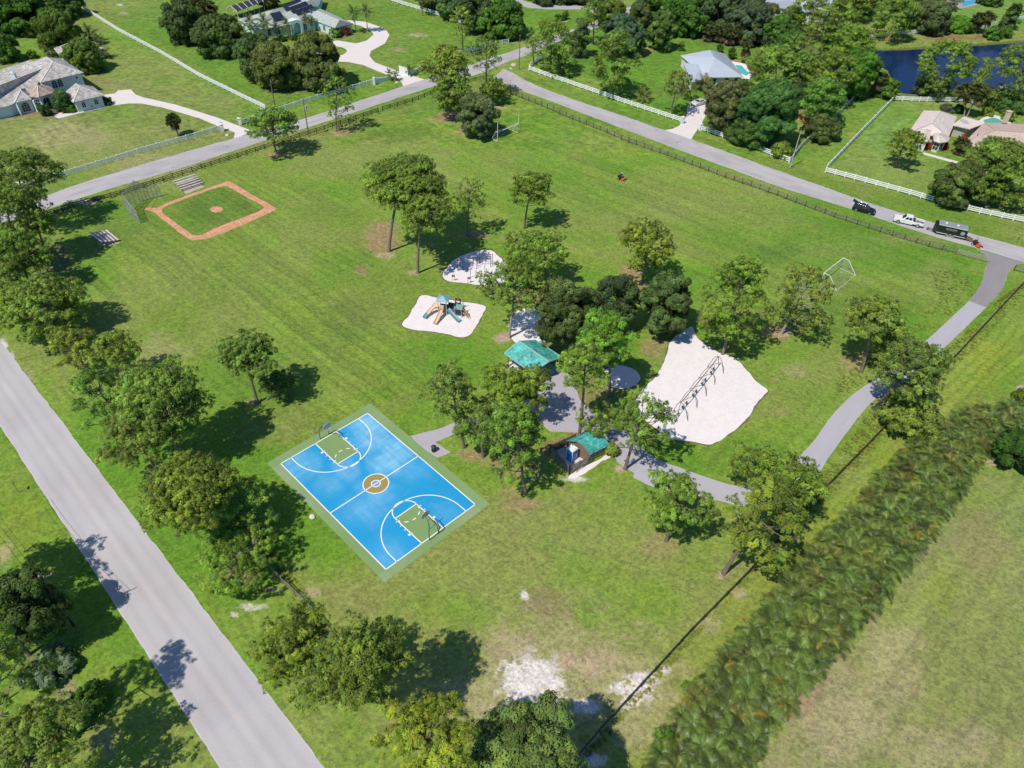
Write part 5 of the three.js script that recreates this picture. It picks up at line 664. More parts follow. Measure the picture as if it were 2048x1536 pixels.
P([144.06, -215.81, -4.41, 7.34, -2.94, 8.75, 9.53], 'pine cut by the right edge before the pond', { dens: 0.9 });
O([122.94, -225.36, -0.55, 1.65, -0.3, 4.72, 2.23], 'shore shrub under the wide pond pine', { tint: [1.1, 1.2, 1.4] }); O([141.7, -216.34, -0.87, 1.79, -0.57, 5.48, 2.56], 'shore shrub at the right end of the white fence', { tint: [1, 1.2, 1] });
palm('fan', [125.85, -210.57, -1.86, 6.02, -1.11, 3.29, 2.91], 'left cabbage palm of the pair behind the pale roof', { tone: 2, dry: 0.1 }); palm('fan', [126.27, -209.9, 0.16, 6.53, 0.1, 3.46, 2.89], 'right cabbage palm of the pair behind the pale roof', { tone: 2, dry: 0.1 });
tree('bush', [132.99, -211.56, -0.32, 0.92, -0.2, 1.59, 1.2], 'left yellow bush behind the kidney pool', { tint: [1.6, 1.2, 1] }); tree('bush', [137.63, -208.42, -0.42, 1.16, -0.28, 1.77, 1.38], 'right yellow bush behind the kidney pool', { tint: [1.6, 1.2, 1] });
O([147.37, -286.85, -2.03, 4.69, -1.04, 7.16, 6.21], 'grey green oak on the far pond bank', { tint: [1.1, 1.15, 1.6] });
P([129.99, -278.23, -1.42, 6.34, -0.66, 8.11, 7.66], 'left pine on the far pond bank', { lobes: 1.1 });
P([121.68, -296.95, -1.92, 4.87, -0.79, 7.57, 5.19], 'pine with two pale stems at the top edge', {}); P([130.43, -299.18, -2.02, 6.57, -0.88, 4.97, 4.5], 'bare trunked pine at the top edge', {}); P([148.98, -307.61, -1.73, 4.29, -0.84, 8.05, 5.02], 'bright pine at the top edge above the pond', { tint: [1.1, 1.15, 1] }); O([130.97, -308.06, -1.23, 4.04, -0.52, 3.71, 4.2], 'dark trees behind the bare trunked pine', { tint: [0.6, 0.6, 0.6] });
B([158.4, -291.55, -1.09, 1.85, -0.59, 5.53, 2.32], 'bright clipped hedge bush on the far bank', { tint: [0.95, 1.15, 0.8], dens: 1.4 }); B([162.3, -290.82, -0.84, 1.55, -0.47, 3.7, 1.95], 'right end bush of the bright hedge on the far bank', { tint: [0.95, 1.15, 0.8], dens: 1.4 });
palm('fan', [163.53, -288.65, -0.5, 4.64, -0.28, 2.99, 2.75], 'left cabbage palm by the far bank fence', { tone: 1, dry: 0.2 }); palm('fan', [167.13, -290.2, -0.39, 4.68, -0.22, 3.02, 2.77], 'right cabbage palm by the far bank fence', { tone: 1, dry: 0.2 });
palm('fan', [179.52, -296.29, -0.53, 6.07, -0.32, 2.87, 2.37], 'leaning cabbage palm at the right far bank', { tone: 0 }); O([178.92, -295.03, -1.33, 2.83, -0.81, 3.11, 3.61], 'shrub under the leaning far bank palm', { tint: [1.2, 1.2, 1.2] });
B([167.48, -283.42, -0.57, 1.57, -0.34, 2.97, 2.24], 'bright shrub at the far shore', { tint: [0.9, 1.1, 1] }); tree('bush', [172.93, -286.26, -0.52, 1.42, -0.31, 3.25, 1.75], 'reedy shrub at the far shore', {});
O([188.17, -328.39, -1.33, 2.35, -0.76, 5.75, 3.54], 'tree with a thick trunk at the top right edge', { tint: [1.2, 1.2, 1] }); P([168.98, -317.83, -3.13, 1.63, -1.67, 4.98, 3.4], 'dark pine hiding the far blue pool', { tint: [0.6, 0.6, 0.6], dens: 0.6 });
P([93.41, -175.21, 0.05, 5.73, 0.03, 4.87, 3.71], 'single pine on the pale house front lawn', { dens: 0.8 });
P([110.91, -160.46, -2.22, 9.09, -1.54, 8.14, 3.74], 'wide flat pine before the tan roof', { tint: [1.05, 1.1, 1], lobes: 1.2 });
O([101.54, -156.91, -1.74, 4.11, -1.13, 5.73, 5.41], 'left dark tree of the clump by the white fence', { tint: [1.2, 1.2, 1] });
P([107.74, -157.35, -1.76, 4.57, -1.2, 5.55, 4.9], 'middle dark pine of the clump by the white fence', { tint: [0.85, 0.95, 0.9] });
P([113.98, -155.92, -1.85, 5.21, -1.35, 6.44, 6.12], 'right dark pine of the clump cut by the right edge', { tint: [0.85, 0.95, 0.9] });
palm('fan', [113.85, -183.66, -1.01, 2.37, -0.63, 2.64, 2.46], 'bushy palm at the tan roof corner', { tone: 1, dry: 0.2 }); palm('feather', [114.4, -181.95, -0.05, 1.6, -0.03, 2.48, 1.76], 'ragged palm below the tan roof corner', { tone: 0, dry: 0.3 });
tree('big', [15.47, -75.04, -0.53, 0.83, -0.11, 0.75, 0.58], 'small leafy bush at the shed corner', { tint: [1.2, 1, 1] });
tree('big', [75.31, -74.87, -0.93, 2.85, -0.93, 3.02, 2.46], 'dark glossy shrub at the hedge corner', { tint: [0.35, 0.5, 0.45], lobes: 1.3 });
tree('bush', [82.29, -87.58, -0.62, 1.85, -0.58, 1.94, 1.66], 'yellow speckled shrub at the right end of the hedge', { tint: [1.5, 1.1, 1] });
tree('bush', [22.25, -38.28, -0.46, 0.85, -0.26, 1.48, 0.84], 'light green bush on the near side of the hedge', { tint: [0.9, 1, 1] }); tree('bush', [17.85, -33.27, -0.4, 0.96, -0.21, 1.31, 1.87], 'second light green bush low on the hedge side', { tint: [0.9, 1, 1] });
tree('bush', [25.95, -42.76, -0.12, 0.33, -0.07, 0.58, 0.24], 'orange flowering bush beside the hedge', { tint: [8, 1.6, 0.6] }); tree('bush', [19.47, -33.12, -0.01, 0.62, 0, 0.42, 0.42], 'small red orange bush at the lower hedge', { tint: [7, 0.7, 0.6] });
tree('big', [-50.22, -38.83, 0.07, 0.99, -0.08, 2.34, 0.98], 'pale bluish palmetto clump in the shade below the dark oak', { tint: [1.4, 1.2, 4] });
tree('big', [-44.28, -35.92, 0.05, 0.82, -0.06, 1.72, 0.72], 'green palmetto clump under the lower left pines', { tint: [0.8, 1, 0.8] });
tree('big', [-45.61, -33.18, 0.09, 0.94, -0.12, 1.98, 0.83], 'palmetto clump left of the lower left pine shade', { tint: [1, 1, 1] });

// -- the long palm hedge beside the private field
{
  const L = [[15, 3, -28.61], [16.64, 3, -33.02], [19.59, 3, -36.79], [23.98, 3, -40.9], [29.07, 3, -46.62], [34.07, 3, -51.88], [40.49, 3, -58.45], [47.91, 3, -65.35], [56.72, 3, -74.53], [65.48, 3, -82.53], [72.74, 3, -86.48], [83.02, 3, -88.17]], Rr = [[24.68, 1, -29.65], [27.41, 1, -33.19], [32.09, 1, -38.05], [37.16, 1, -43.14], [43.65, 1, -49.16], [49.49, 1, -54.9], [55.31, 1, -60.71], [61.05, 1, -66.86], [65.87, 1, -72.21], [70.21, 1, -76.72], [74.01, 1, -77.2], [81.68, 1, -77.57]];
  const o = thing('palm_hedge', 'long thick hedge of arching clump palms beside the private field', 'hedge', [L[0][0], 0, L[0][2]]), r = rng(991), spots = [[], [], []], stems = [];
  for (let i = 0; i < L.length - 1; i++) {
    const len = Math.hypot(L[i + 1][0] - L[i][0], L[i + 1][2] - L[i][2]), wide = Math.hypot(Rr[i][0] - L[i][0], Rr[i][2] - L[i][2]), nu = Math.max(2, Math.round(len / 1.6)), nv = Math.max(3, Math.round(wide / 1.7));
    for (let u = 0; u < nu; u++) for (let v = 0; v < nv; v++) {
      const a = (u + (v % 2) * 0.5 + r() * 0.6) / nu, b = (v + 0.25 + 0.5 * r()) / nv, x = lerp(lerp(L[i][0], L[i + 1][0], a), lerp(Rr[i][0], Rr[i + 1][0], a), b) - L[0][0], z = lerp(lerp(L[i][2], L[i + 1][2], a), lerp(Rr[i][2], Rr[i + 1][2], a), b) - L[0][2];
      const edge = Math.min(b, 1 - b) * 2, h = lerp(1.1, 2.5, Math.sqrt(edge)) * lerp(0.6, 1.35, r()), n = 14 + Math.floor(r() * 5), tone = r(), spin = r() * 6.283, clumpShade = lerp(0.75, 1.2, r());
      for (let q = 0; q < 3; q++) stems.push(rod([x + Math.cos(q * 2.1 + spin) * 0.15, 0, z + Math.sin(q * 2.1 + spin) * 0.15], [x + Math.cos(q * 2.1 + spin) * 0.25, h, z + Math.sin(q * 2.1 + spin) * 0.25], 0.035, 4));
      for (let k = 0; k < n; k++) {
        const ring = k / n, pitch = lerp(1.1, -0.3, ring) + (r() - 0.5) * 0.25, sc = lerp(0.75, 1.05, r()) * lerp(0.85, 1.1, ring), c = clumpShade * lerp(0.3, 1.6, r()), dead = r() < 0.01, yel = tone > 0.85 ? 1.4 : tone > 0.6 ? 1.15 : 1;
        spots[k % 3].push([x, h * lerp(1.05, 0.8, ring), z, spin + k * 2.4, pitch, sc, dead ? 2.4 : c * yel, dead ? 1.1 : c, dead ? 0.6 : c * 0.9]);
      }
    }
  }
  part('stem', stems, mat([0.2, 0.2, 0.1], 0.9), o).userData.kind = 'stuff';
  const hedgeLeaf = leafMat([0.14, 0.215, 0.04], 0.15); hedgeLeaf.roughness = 0.45; hedgeLeaf.specularIntensity = 1;
  const E = new THREE.Euler(0, 0, 0, 'YZX');
  spots.forEach((s, j) => { const im = new THREE.InstancedMesh(ARECA[j], hedgeLeaf, s.length); s.forEach((q, i) => { Q.setFromEuler(E.set((r() - 0.5) * 0.6, q[3], q[4])); im.setMatrixAt(i, M4.compose(P3.set(q[0], q[1], q[2]), Q, S3.setScalar(q[5]))); im.setColorAt(i, COL.setRGB(q[6], q[7], q[8])); }); im.name = 'fronds'; im.userData.kind = 'stuff'; o.add(im); });
}

// ---------------------------------------------------------------- buildings
function settle(t, base) { for (const c of t.children) { c.position.x -= base[0]; c.position.z -= base[1]; } t.position.set(base[0], 0, base[1]); return t; }
function tiles(base, spread, course, seed, spots = 0) {   // roof covering, uv in metres, courses across v
  const r = rng(seed), N = 512, row = N / 8 * course;
  const map = texture(N, N, (x, y, o) => { const k = Math.floor(y / row), f = (y % row) / row, c = Math.floor((x + (k % 2) * row * 0.5) / row), h = perm[(c * 7 + k * 13 + seed) & 255] / 255, n = fbm(x * 0.02 + seed, y * 0.02, 4), s = (1 + (h - 0.5) * spread + (n - 0.5) * spread * 1.6 + (r() - 0.5) * 0.08) * (f < 0.14 ? 0.72 : 1) * ((x + (k % 2) * row * 0.5) % row < 1.2 ? 0.86 : 1); const l = spots && h > 1 - spots ? 0.5 : 0; for (let i = 0; i < 3; i++) o[i] = lerp(base[i] * s, 0.75, l); });
  map.repeat.set(1 / 8, 1 / 8); map.needsUpdate = true;
  const bump = texture(128, 128, (x, y, o) => { const f = (y % 16) / 16; o[0] = 0.3 + 0.7 * f; }, [1 / (8 * course), 1 / (8 * course)], false);
  bump.repeat.set(1 / (8 * course), 1 / (8 * course));
  return new THREE.MeshStandardMaterial({ map, bumpMap: bump, bumpScale: 0.03, roughness: 0.85 });
}
function slab(pts, th = 0.16) {                            // one sloping roof face with thickness; uv: u level, v up the slope
  let P = pts.map(vec); const n = new THREE.Vector3(); for (let i = 0; i < P.length; i++) { const a = P[i], b = P[(i + 1) % P.length]; n.x += (a.y - b.y) * (a.z + b.z); n.y += (a.z - b.z) * (a.x + b.x); n.z += (a.x - b.x) * (a.y + b.y); }
  n.normalize(); if (n.y < 0) { P = P.reverse(); n.negate(); }
  const u = Math.abs(n.y) > 0.9999 ? new THREE.Vector3(1, 0, 0) : new THREE.Vector3(0, 1, 0).cross(n).normalize(), v = n.clone().cross(u), pos = [], uv = [], D = P.map((p) => p.clone().add(new THREE.Vector3(0, -th, 0)));
  const put = (...q) => { for (const p of q) { pos.push(p.x, p.y, p.z); uv.push(p.dot(u), p.dot(v)); } };
  const flatTri = THREE.ShapeUtils.triangulateShape(P.map((p) => new THREE.Vector2(p.dot(u), p.dot(v))), []);
  for (const [a, b, c] of flatTri) { put(P[a], P[b], P[c]); put(D[a], D[c], D[b]); }
  for (let i = 0; i < P.length; i++) { const j = (i + 1) % P.length; put(P[i], D[i], D[j], P[i], D[j], P[j]); }
  const g = new THREE.BufferGeometry(); g.setAttribute('position', new THREE.Float32BufferAttribute(pos, 3)); g.setAttribute('uv', new THREE.Float32BufferAttribute(uv, 2)); g.computeVertexNormals(); return g;
}
const centre = (pts) => pts.reduce((s, p) => [s[0] + p[0] / pts.length, s[1] + p[p.length - 1] / pts.length], [0, 0]);
const inset = (pts, d) => { const c = centre(pts); return pts.map((p) => { const x = c[0] - p[0], z = c[1] - p[p.length - 1], l = Math.hypot(x, z); return [p[0] + x / l * d, p[p.length - 1] + z / l * d]; }); };
function hip(t, e, r, m, { walls, overhang = 0.8, ridgeM, name = 'roof' } = {}) {   // e: four eave corners, r: ridge ends (over e0-e1 and over e2-e3)
  const faces = [[e[0], e[1], r[0]], [e[1], e[2], r[1], r[0]], [e[2], e[3], r[1]], [e[3], e[0], r[0], r[1]]];
  const o = part(name, faces.map((f) => slab(f)), m, t), w = inset(e, overhang), y = Math.min(...e.map((p) => p[1])) - 0.12;
  if (ridgeM) for (const [a, b] of [[e[0], r[0]], [e[1], r[0]], [e[2], r[1]], [e[3], r[1]], [r[0], r[1]]]) if (vec(a).distanceTo(vec(b)) > 0.5) part('ridge_cap', beam([a[0], a[1] + 0.02, a[2]], [b[0], b[1] + 0.02, b[2]], 0.26, 0.12), ridgeM, o);
  if (walls) part('wall', prism(w, 0, y), walls, t);
  return { w, y, roof: o };
}
const glass = new THREE.MeshPhysicalMaterial({ roughness: 0.06 }); glass.color.setRGB(0.02, 0.028, 0.035);
const trimWhite = mat([0.72, 0.72, 0.7], 0.6);
function windowOn(t, a, b, at, y0, w, h, { arch = false, cols = 2, rows = 3, c, frame = trimWhite, name = 'window' } = {}) {
  const dx = b[0] - a[0], dz = b[1] - a[1], l = Math.hypot(dx, dz), ux = dx / l, uz = dz / l; let nx = uz, nz = -ux; if (c && ((a[0] + dx / 2 - c[0]) * nx + (a[1] + dz / 2 - c[1]) * nz) < 0) { nx = -nx; nz = -nz; }
  const turn = Math.atan2(nx, nz), s = new THREE.Shape(), f = 0.09; const out = (q, W, H) => { q.moveTo(-W / 2, 0); q.lineTo(W / 2, 0); if (arch) { q.lineTo(W / 2, H - W / 2); q.absarc(0, H - W / 2, W / 2, 0, Math.PI, false); } else { q.lineTo(W / 2, H); q.lineTo(-W / 2, H); } q.closePath(); };
  out(s, w + 2 * f, h + 2 * f); const hole = new THREE.Path(); const tmp = new THREE.Shape(); out(tmp, w, h); hole.setFromPoints(tmp.getPoints(8).map((p) => new THREE.Vector2(p.x, p.y + f))); s.holes.push(hole);
  const place = (g) => g.applyMatrix4(new THREE.Matrix4().makeRotationY(turn)).translate(a[0] + dx * at, y0, a[1] + dz * at);
  const bars = [new THREE.ExtrudeGeometry(s, { depth: 0.1, bevelEnabled: false }).translate(0, 0, -0.02)];
  for (let k = 1; k < cols; k++) bars.push(box(0.05, h - (arch ? 0.1 : 0), 0.05, -w / 2 + w * k / cols, f + h / 2, 0.035)); for (let k = 1; k < rows; k++) bars.push(box(w, 0.05, 0.046, 0, f + h * k / rows, 0.035));
  const o = part(name, place(merge(bars)), frame, t); const p = new THREE.Shape(); out(p, w + 0.02, h + 0.02); part('pane', place(new THREE.ExtrudeGeometry(p, { depth: 0.02, bevelEnabled: false }).translate(0, f - 0.01, 0.005)), glass, o); return o;
}
const V3 = (a, y) => [a[0], y, a[1]];

{ // the grey tiled house with the white-blue walls
  const t = thing('house', 'two storey white house with grey tile roofs and arched windows', 'house'), roofM = tiles([0.43, 0.4, 0.37], 0.45, 0.5, 3, 0.04), tanM = tiles([0.46, 0.33, 0.25], 0.4, 0.5, 9), capM = mat([0.6, 0.57, 0.53], 0.8), wallM = mat([0.62, 0.68, 0.7], 0.85);
  const M = hip(t, [[-128, 5.5, -196.8], [-120.3, 5.5, -205.02], [-131.55, 5.5, -215.66], [-139.02, 5.5, -207.97]], [[-127.68, 8.1, -205.09], [-131.2, 8.1, -208.65]], roofM, { walls: wallM, ridgeM: capM });
  const mc = centre(M.w);
  for (const [at] of [[0.36], [0.5]]) windowOn(t, M.w[0], M.w[1], at - 0.08, 3.1, 1.2, 1.9, { arch: true, c: mc, rows: 4 });
  { const oc = part('round_window', new THREE.TorusGeometry(0.34, 0.08, 6, 16), trimWhite, t), a = M.w[0], b = M.w[1], q = 0.86; oc.rotation.y = Math.atan2(-(b[1] - a[1]), b[0] - a[0]); oc.position.set(lerp(a[0], b[0], q), 4.5, lerp(a[1], b[1], q) + 0.03); part('pane', new THREE.CircleGeometry(0.34, 16).translate(0, 0, 0.02), glass, oc); }
  // the long single storey wing
  const L0 = [-137.41, 6.6, -185.75], L1 = [-129.9, 6.8, -204.96], F1 = [-129.96, 3.3, -198.17], F2 = [-129.6, 3.2, -193.14], F3 = [-132.35, 3, -186.94], F4 = [-139.34, 3, -181.75], K1 = [-143.48, 3.2, -219.91], K2 = [-152.33, 3.2, -199.98];
  const wing = part('roof', [slab([L0, L1, F1, F2, F3, F4]), slab([L0, L1, K1, K2])], roofM, t, 'long lower tile roof of the left wing'); part('ridge_cap', beam(L0, L1, 0.26, 0.12), capM, wing);
  const wl = inset([F1, F2, F3, F4, K2, K1], 0.9); part('wall', prism(wl, 0, 2.9), wallM, t);
  // front bay, entry turret, garage
  const bay = hip(t, [[-131.37, 3.3, -188.26], [-128.3, 3.3, -190.92], [-132.63, 3.3, -198.64], [-135.7, 3.3, -194.76]], [[-130.8, 5.2, -191.86], [-131.22, 5.3, -192.6]], roofM, { walls: wallM, overhang: 0.6, ridgeM: capM }), bc = centre(bay.w);
  windowOn(t, bay.w[0], bay.w[1], 0.52, 0.35, 1.9, 2.3, { arch: true, c: bc, cols: 3, rows: 4 });
  for (const p of [[-131.13, -188.65], [-127.94, -190.93]]) part('column', rbox(0.45, 3.1, 0.45, 0.04, p[0], 1.55, p[1]), wallM, t);
  const T = [[-128.81, 3.9, -191.35], [-126.31, 3.9, -191.07], [-124.22, 3.9, -194.05], [-124.6, 3.9, -196.32], [-127.99, 4.2, -199.54], [-130.76, 4.2, -197.81]], apex = [-126.98, 6, -193.57];
  const turret = part('roof', T.map((p, i) => slab([p, T[(i + 1) % T.length], apex])), tanM, t, 'orange tinged tile roof of the entry turret'); for (const p of T.slice(0, 4)) part('ridge_cap', beam(p, apex, 0.22, 0.1), capM, turret);
  const tw = inset(T, 0.7); part('wall', prism(tw, 0, 3.8), wallM, t); const tc = centre(tw);
  windowOn(t, tw[0], tw[1], 0.5, 0.1, 1.3, 2.7, { arch: true, c: tc, cols: 2, rows: 4 }); windowOn(t, tw[1], tw[2], 0.45, 0.05, 1.9, 3, { arch: true, c: tc, cols: 2, rows: 2, name: 'entry_door' }); windowOn(t, tw[2], tw[3], 0.5, 0.4, 0.8, 2.2, { arch: true, c: tc });
  const gar = hip(t, [[-117.36, 3, -190.65], [-111.63, 3, -196.21], [-117.04, 3, -201.86], [-122.36, 3, -195.39]], [[-117.57, 5, -196.43], [-119.43, 5, -198.28]], roofM, { walls: wallM, ridgeM: capM }), gc = centre(gar.w);
  windowOn(t, gar.w[0], gar.w[1], 0.27, 0.9, 0.9, 1.4, { arch: true, c: gc }); windowOn(t, gar.w[0], gar.w[1], 0.74, 0.9, 0.9, 1.4, { arch: true, c: gc });
  const ch = [-134.72, 5.2, -197.21]; part('chimney', [rbox(1.1, 3, 0.8, 0.03, ch[0], 6.2, ch[2]), rbox(1.3, 0.2, 1, 0.03, ch[0], 7.7, ch[2]), rbox(0.6, 0.35, 0.6, 0.03, ch[0], 7.95, ch[2])], wallM, t);
  settle(t, mc);
  tree('bush', [-124.68, -188.89, -0.04, 1.2, 0.02, 1.62, 1.44], 'clipped round bush at the grey house entry', { tint: [0.4, 0.6, 0.7], dens: 1.4 }); O([-121.63, -192.16, 0.33, 2.2, -0.21, 2.76, 2.76], 'dark leafy tree between the turret and garage', { tint: [0.9, 1.1, 0.9] }); tree('bush', [-119.72, -192.33, 0.1, 1.05, -0.06, 1.78, 1.41], 'bush at the near garage corner', { tint: [0.7, 1, 0.8] }); tree('bush', [-116.1, -194.36, 0.08, 0.66, -0.05, 1.46, 0.69], 'low bush under the garage windows', { tint: [0.5, 0.7, 0.8] }); tree('bush', [-112.47, -197.47, 0.07, 0.67, -0.04, 1.63, 1.06], 'dark bush at the garage drive corner', { tint: [0.5, 0.6, 0.7] });
  sheet('flower_bed', [[-131.1, -187.34], [-129.31, -189.47], [-126.88, -189.35], [-124.53, -187.26], [-122.99, -188.38], [-120.77, -187.59], [-118.52, -191.77], [-121.17, -194.59], [-124.88, -192.55], [-129.02, -191.51], [-132.46, -189.19]], mat([0.24, 0.13, 0.09], 1), 0.009, 'red mulch bed along the grey house front', 'flower bed', { amp: 0.1 });
  const t2 = thing('outbuilding', 'small outbuilding with a grey hip roof behind the grey house', 'outbuilding'), h2 = hip(t2, [[-136.74, 3, -224.23], [-127.41, 3, -232.38], [-132.6, 3, -237.92], [-141.65, 3, -230.41]], [[-133.24, 5, -231.11], [-135.62, 5, -232.02]], roofM, { walls: wallM, ridgeM: capM }); windowOn(t2, h2.w[0], h2.w[1], 0.7, 0.9, 1, 1.3, { c: centre(h2.w) }); settle(t2, centre(h2.w));
}
{ // the green grey house with solar panels
  const t = thing('house', 'large pale green house with solar panels on a grey roof', 'house'), roofM = tiles([0.4, 0.44, 0.4], 0.16, 0.35, 13), wallM = mat([0.55, 0.72, 0.66], 0.85), pv = new THREE.MeshPhysicalMaterial({ roughness: 0.25, clearcoat: 0.6 }); pv.color.setRGB(0.008, 0.012, 0.035);
  const e = [[-96.46, 3.1, -265.15], [-87.74, 3.1, -254.52], [-70.22, 3.1, -266.8], [-78.51, 3.1, -286.58]], r = [[-84.26, 6.2, -265.8], [-77.45, 6.2, -276.68]];
  const A = hip(t, e, r, roofM, { walls: wallM }), ac = centre(A.w);
  const B = hip(t, [[-62.73, 3, -259.79], [-57.55, 3, -265], [-72.28, 3, -280.91], [-74.83, 3, -270.58]], [[-61.34, 5, -261.63], [-70.73, 5.2, -270.54]], roofM, { walls: wallM }), bc = centre(B.w);
  hip(t, [[-79.84, 3, -283.06], [-73.38, 3, -283.54], [-74.83, 3, -297.8], [-82.62, 3, -299.5]], [[-76.04, 5, -283.34], [-76.19, 5, -287.13]], roofM, { walls: wallM });
  const a = vec(e[1]), nrm = vec(e[2]).sub(a).cross(vec(r[0]).sub(a)).normalize(), onRoof = (p) => [p[0], a.y - (nrm.x * (p[0] - a.x) + nrm.z * (p[2] - a.z)) / nrm.y + 0.1, p[2]];
  const rowOf = (q, n) => { const [tl, tr, br, bl] = q.map(onRoof).map(vec); for (let k = 0; k < n; k++) { const f = (x, y, s) => x.clone().lerp(y, s), s0 = (k + 0.02) / n, s1 = (k + 0.98) / n; part('solar_panel', slab([f(tl, tr, s0), f(tl, tr, s1), f(bl, br, s1), f(bl, br, s0)].map((p) => p.toArray()), 0.05), pv, t); } };
  rowOf([[-82.28, 5.9, -269.23], [-77.42, 5.9, -274.44], [-76.3, 5.2, -273.7], [-81.12, 5.2, -267.91]], 6); rowOf([[-79.97, 5.1, -268.65], [-75.17, 5.1, -274.27], [-73.94, 4.5, -272.98], [-78.54, 4.5, -267.57]], 6); rowOf([[-78.07, 4.4, -267.99], [-73.24, 4.4, -273.62], [-72.02, 3.8, -272.34], [-76.73, 3.8, -266.91]], 6); rowOf([[-84.82, 4.7, -263.68], [-82.08, 4.7, -266.03], [-79.91, 3.9, -263.5], [-82.89, 3.9, -260.84]], 4);
  for (const at of [0.2, 0.36, 0.82]) windowOn(t, A.w[1], A.w[2], at, 0.5, 1.1, 1.9, { c: ac }); windowOn(t, A.w[0], A.w[1], 0.6, 0.6, 1.2, 1.6, { c: ac }); windowOn(t, B.w[0], B.w[3], 0.4, 0.6, 1.2, 1.6, { c: bc });
  const pc = [-75.76, -261.59], pt = Math.atan2(-(A.w[2][1] - A.w[1][1]), A.w[2][0] - A.w[1][0]), s = new THREE.Shape(); s.moveTo(-1.9, 0); s.lineTo(-1.9, 4.1); s.quadraticCurveTo(0, 5, 1.9, 4.1); s.lineTo(1.9, 0); s.lineTo(1.2, 0); s.lineTo(1.2, 2.4); s.absarc(0, 2.4, 1.2, 0, Math.PI, false); s.lineTo(-1.2, 0); s.closePath();
  part('entry_arch', new THREE.ExtrudeGeometry(s, { depth: 2.6, bevelEnabled: false }).translate(0, 0, -2.6).rotateY(pt).translate(pc[0], 0, pc[1]), wallM, t, 'arched entry porch'); part('entry_door', box(1.6, 2.4, 0.1, 0, 1.2, -2.5).rotateY(pt).translate(pc[0], 0, pc[1]), mat([0.2, 0.3, 0.3], 0.5), t);
  settle(t, ac);
  // pool screen: white frame bays with dark mesh
  const c = thing('pool_screen', 'white framed pool screen with dark mesh beside the solar panel house', 'pool enclosure'), mesh = mat([0.035, 0.045, 0.05], 0.6), P0 = [-104.49, 0, -277.9], P1 = [-99.4, 0, -273.84], Q0 = [-95.41, 0, -292.48], Q1 = [-92.82, 0, -289.63], n = 6;
  for (let k = 0; k <= n; k++) { const f = k / n, a = [lerp(P0[0], Q0[0], f), 0, lerp(P0[2], Q0[2], f)], b = [lerp(P1[0], Q1[0], f), 0, lerp(P1[2], Q1[2], f)], mid = [lerp(a[0], b[0], 0.5), 4.2, lerp(a[2], b[2], 0.5)]; part('frame_arch', [beam(a, [a[0], 2.8, a[2]], 0.12), beam([a[0], 2.8, a[2]], mid, 0.14), beam(mid, [b[0], 3, b[2]], 0.14), beam([b[0], 3, b[2]], b, 0.12)], trimWhite, c);
    if (k < n) { const g = (k + 1) / n, a2 = [lerp(P0[0], Q0[0], g), 0, lerp(P0[2], Q0[2], g)], b2 = [lerp(P1[0], Q1[0], g), 0, lerp(P1[2], Q1[2], g)], m2 = [lerp(a2[0], b2[0], 0.5), 4.2, lerp(a2[2], b2[2], 0.5)], D = (p, y) => [p[0], y - 0.06, p[2]]; part('screen_panel', [slab([D(a, 2.8), D(a2, 2.8), D(m2, 4.2), D(mid, 4.2)], 0.02), slab([D(mid, 4.2), D(m2, 4.2), D(b2, 3), D(b, 3)], 0.02)], mesh, c); part('purlin', beam([a[0], 2.8, a[2]], [a2[0], 2.8, a2[2]], 0.1), trimWhite, c); } }
  settle(c, [P0[0], P0[2]]);
  const wall = (a, b, y0, y1, label) => { const o = thing('entry_wall', label, 'wall', [a[0], 0, a[1]]), dx = b[0] - a[0], dz = b[1] - a[1], l = Math.hypot(dx, dz), s2 = new THREE.Shape(); s2.moveTo(0, 0); s2.lineTo(0, y0); s2.quadraticCurveTo(l * 0.5, (y0 + y1) / 2 - 0.15, l, y1); s2.lineTo(l, 0); part('panel', new THREE.ExtrudeGeometry(s2, { depth: 0.3, bevelEnabled: false }).rotateY(Math.atan2(-dz, dx)), mat([0.74, 0.75, 0.76], 0.8), o); return o; };
  part('pillar', rbox(0.7, 2.1, 0.7, 0.05, 0, 1.05, 0.15), trimWhite, wall([-43.31, -218.88], [-39.65, -222.87], 1.9, 1.0, 'white sloping wall left of the looping driveway mouth'));
  wall([-37.21, -228.97], [-34.4, -227.12], 2.2, 2.2, 'white entry wall with house sign right of the driveway mouth'); wall([-33.86, -227.6], [-30.2, -232.68], 1.1, 1.7, 'low white wall rising behind the right entry palm');
}
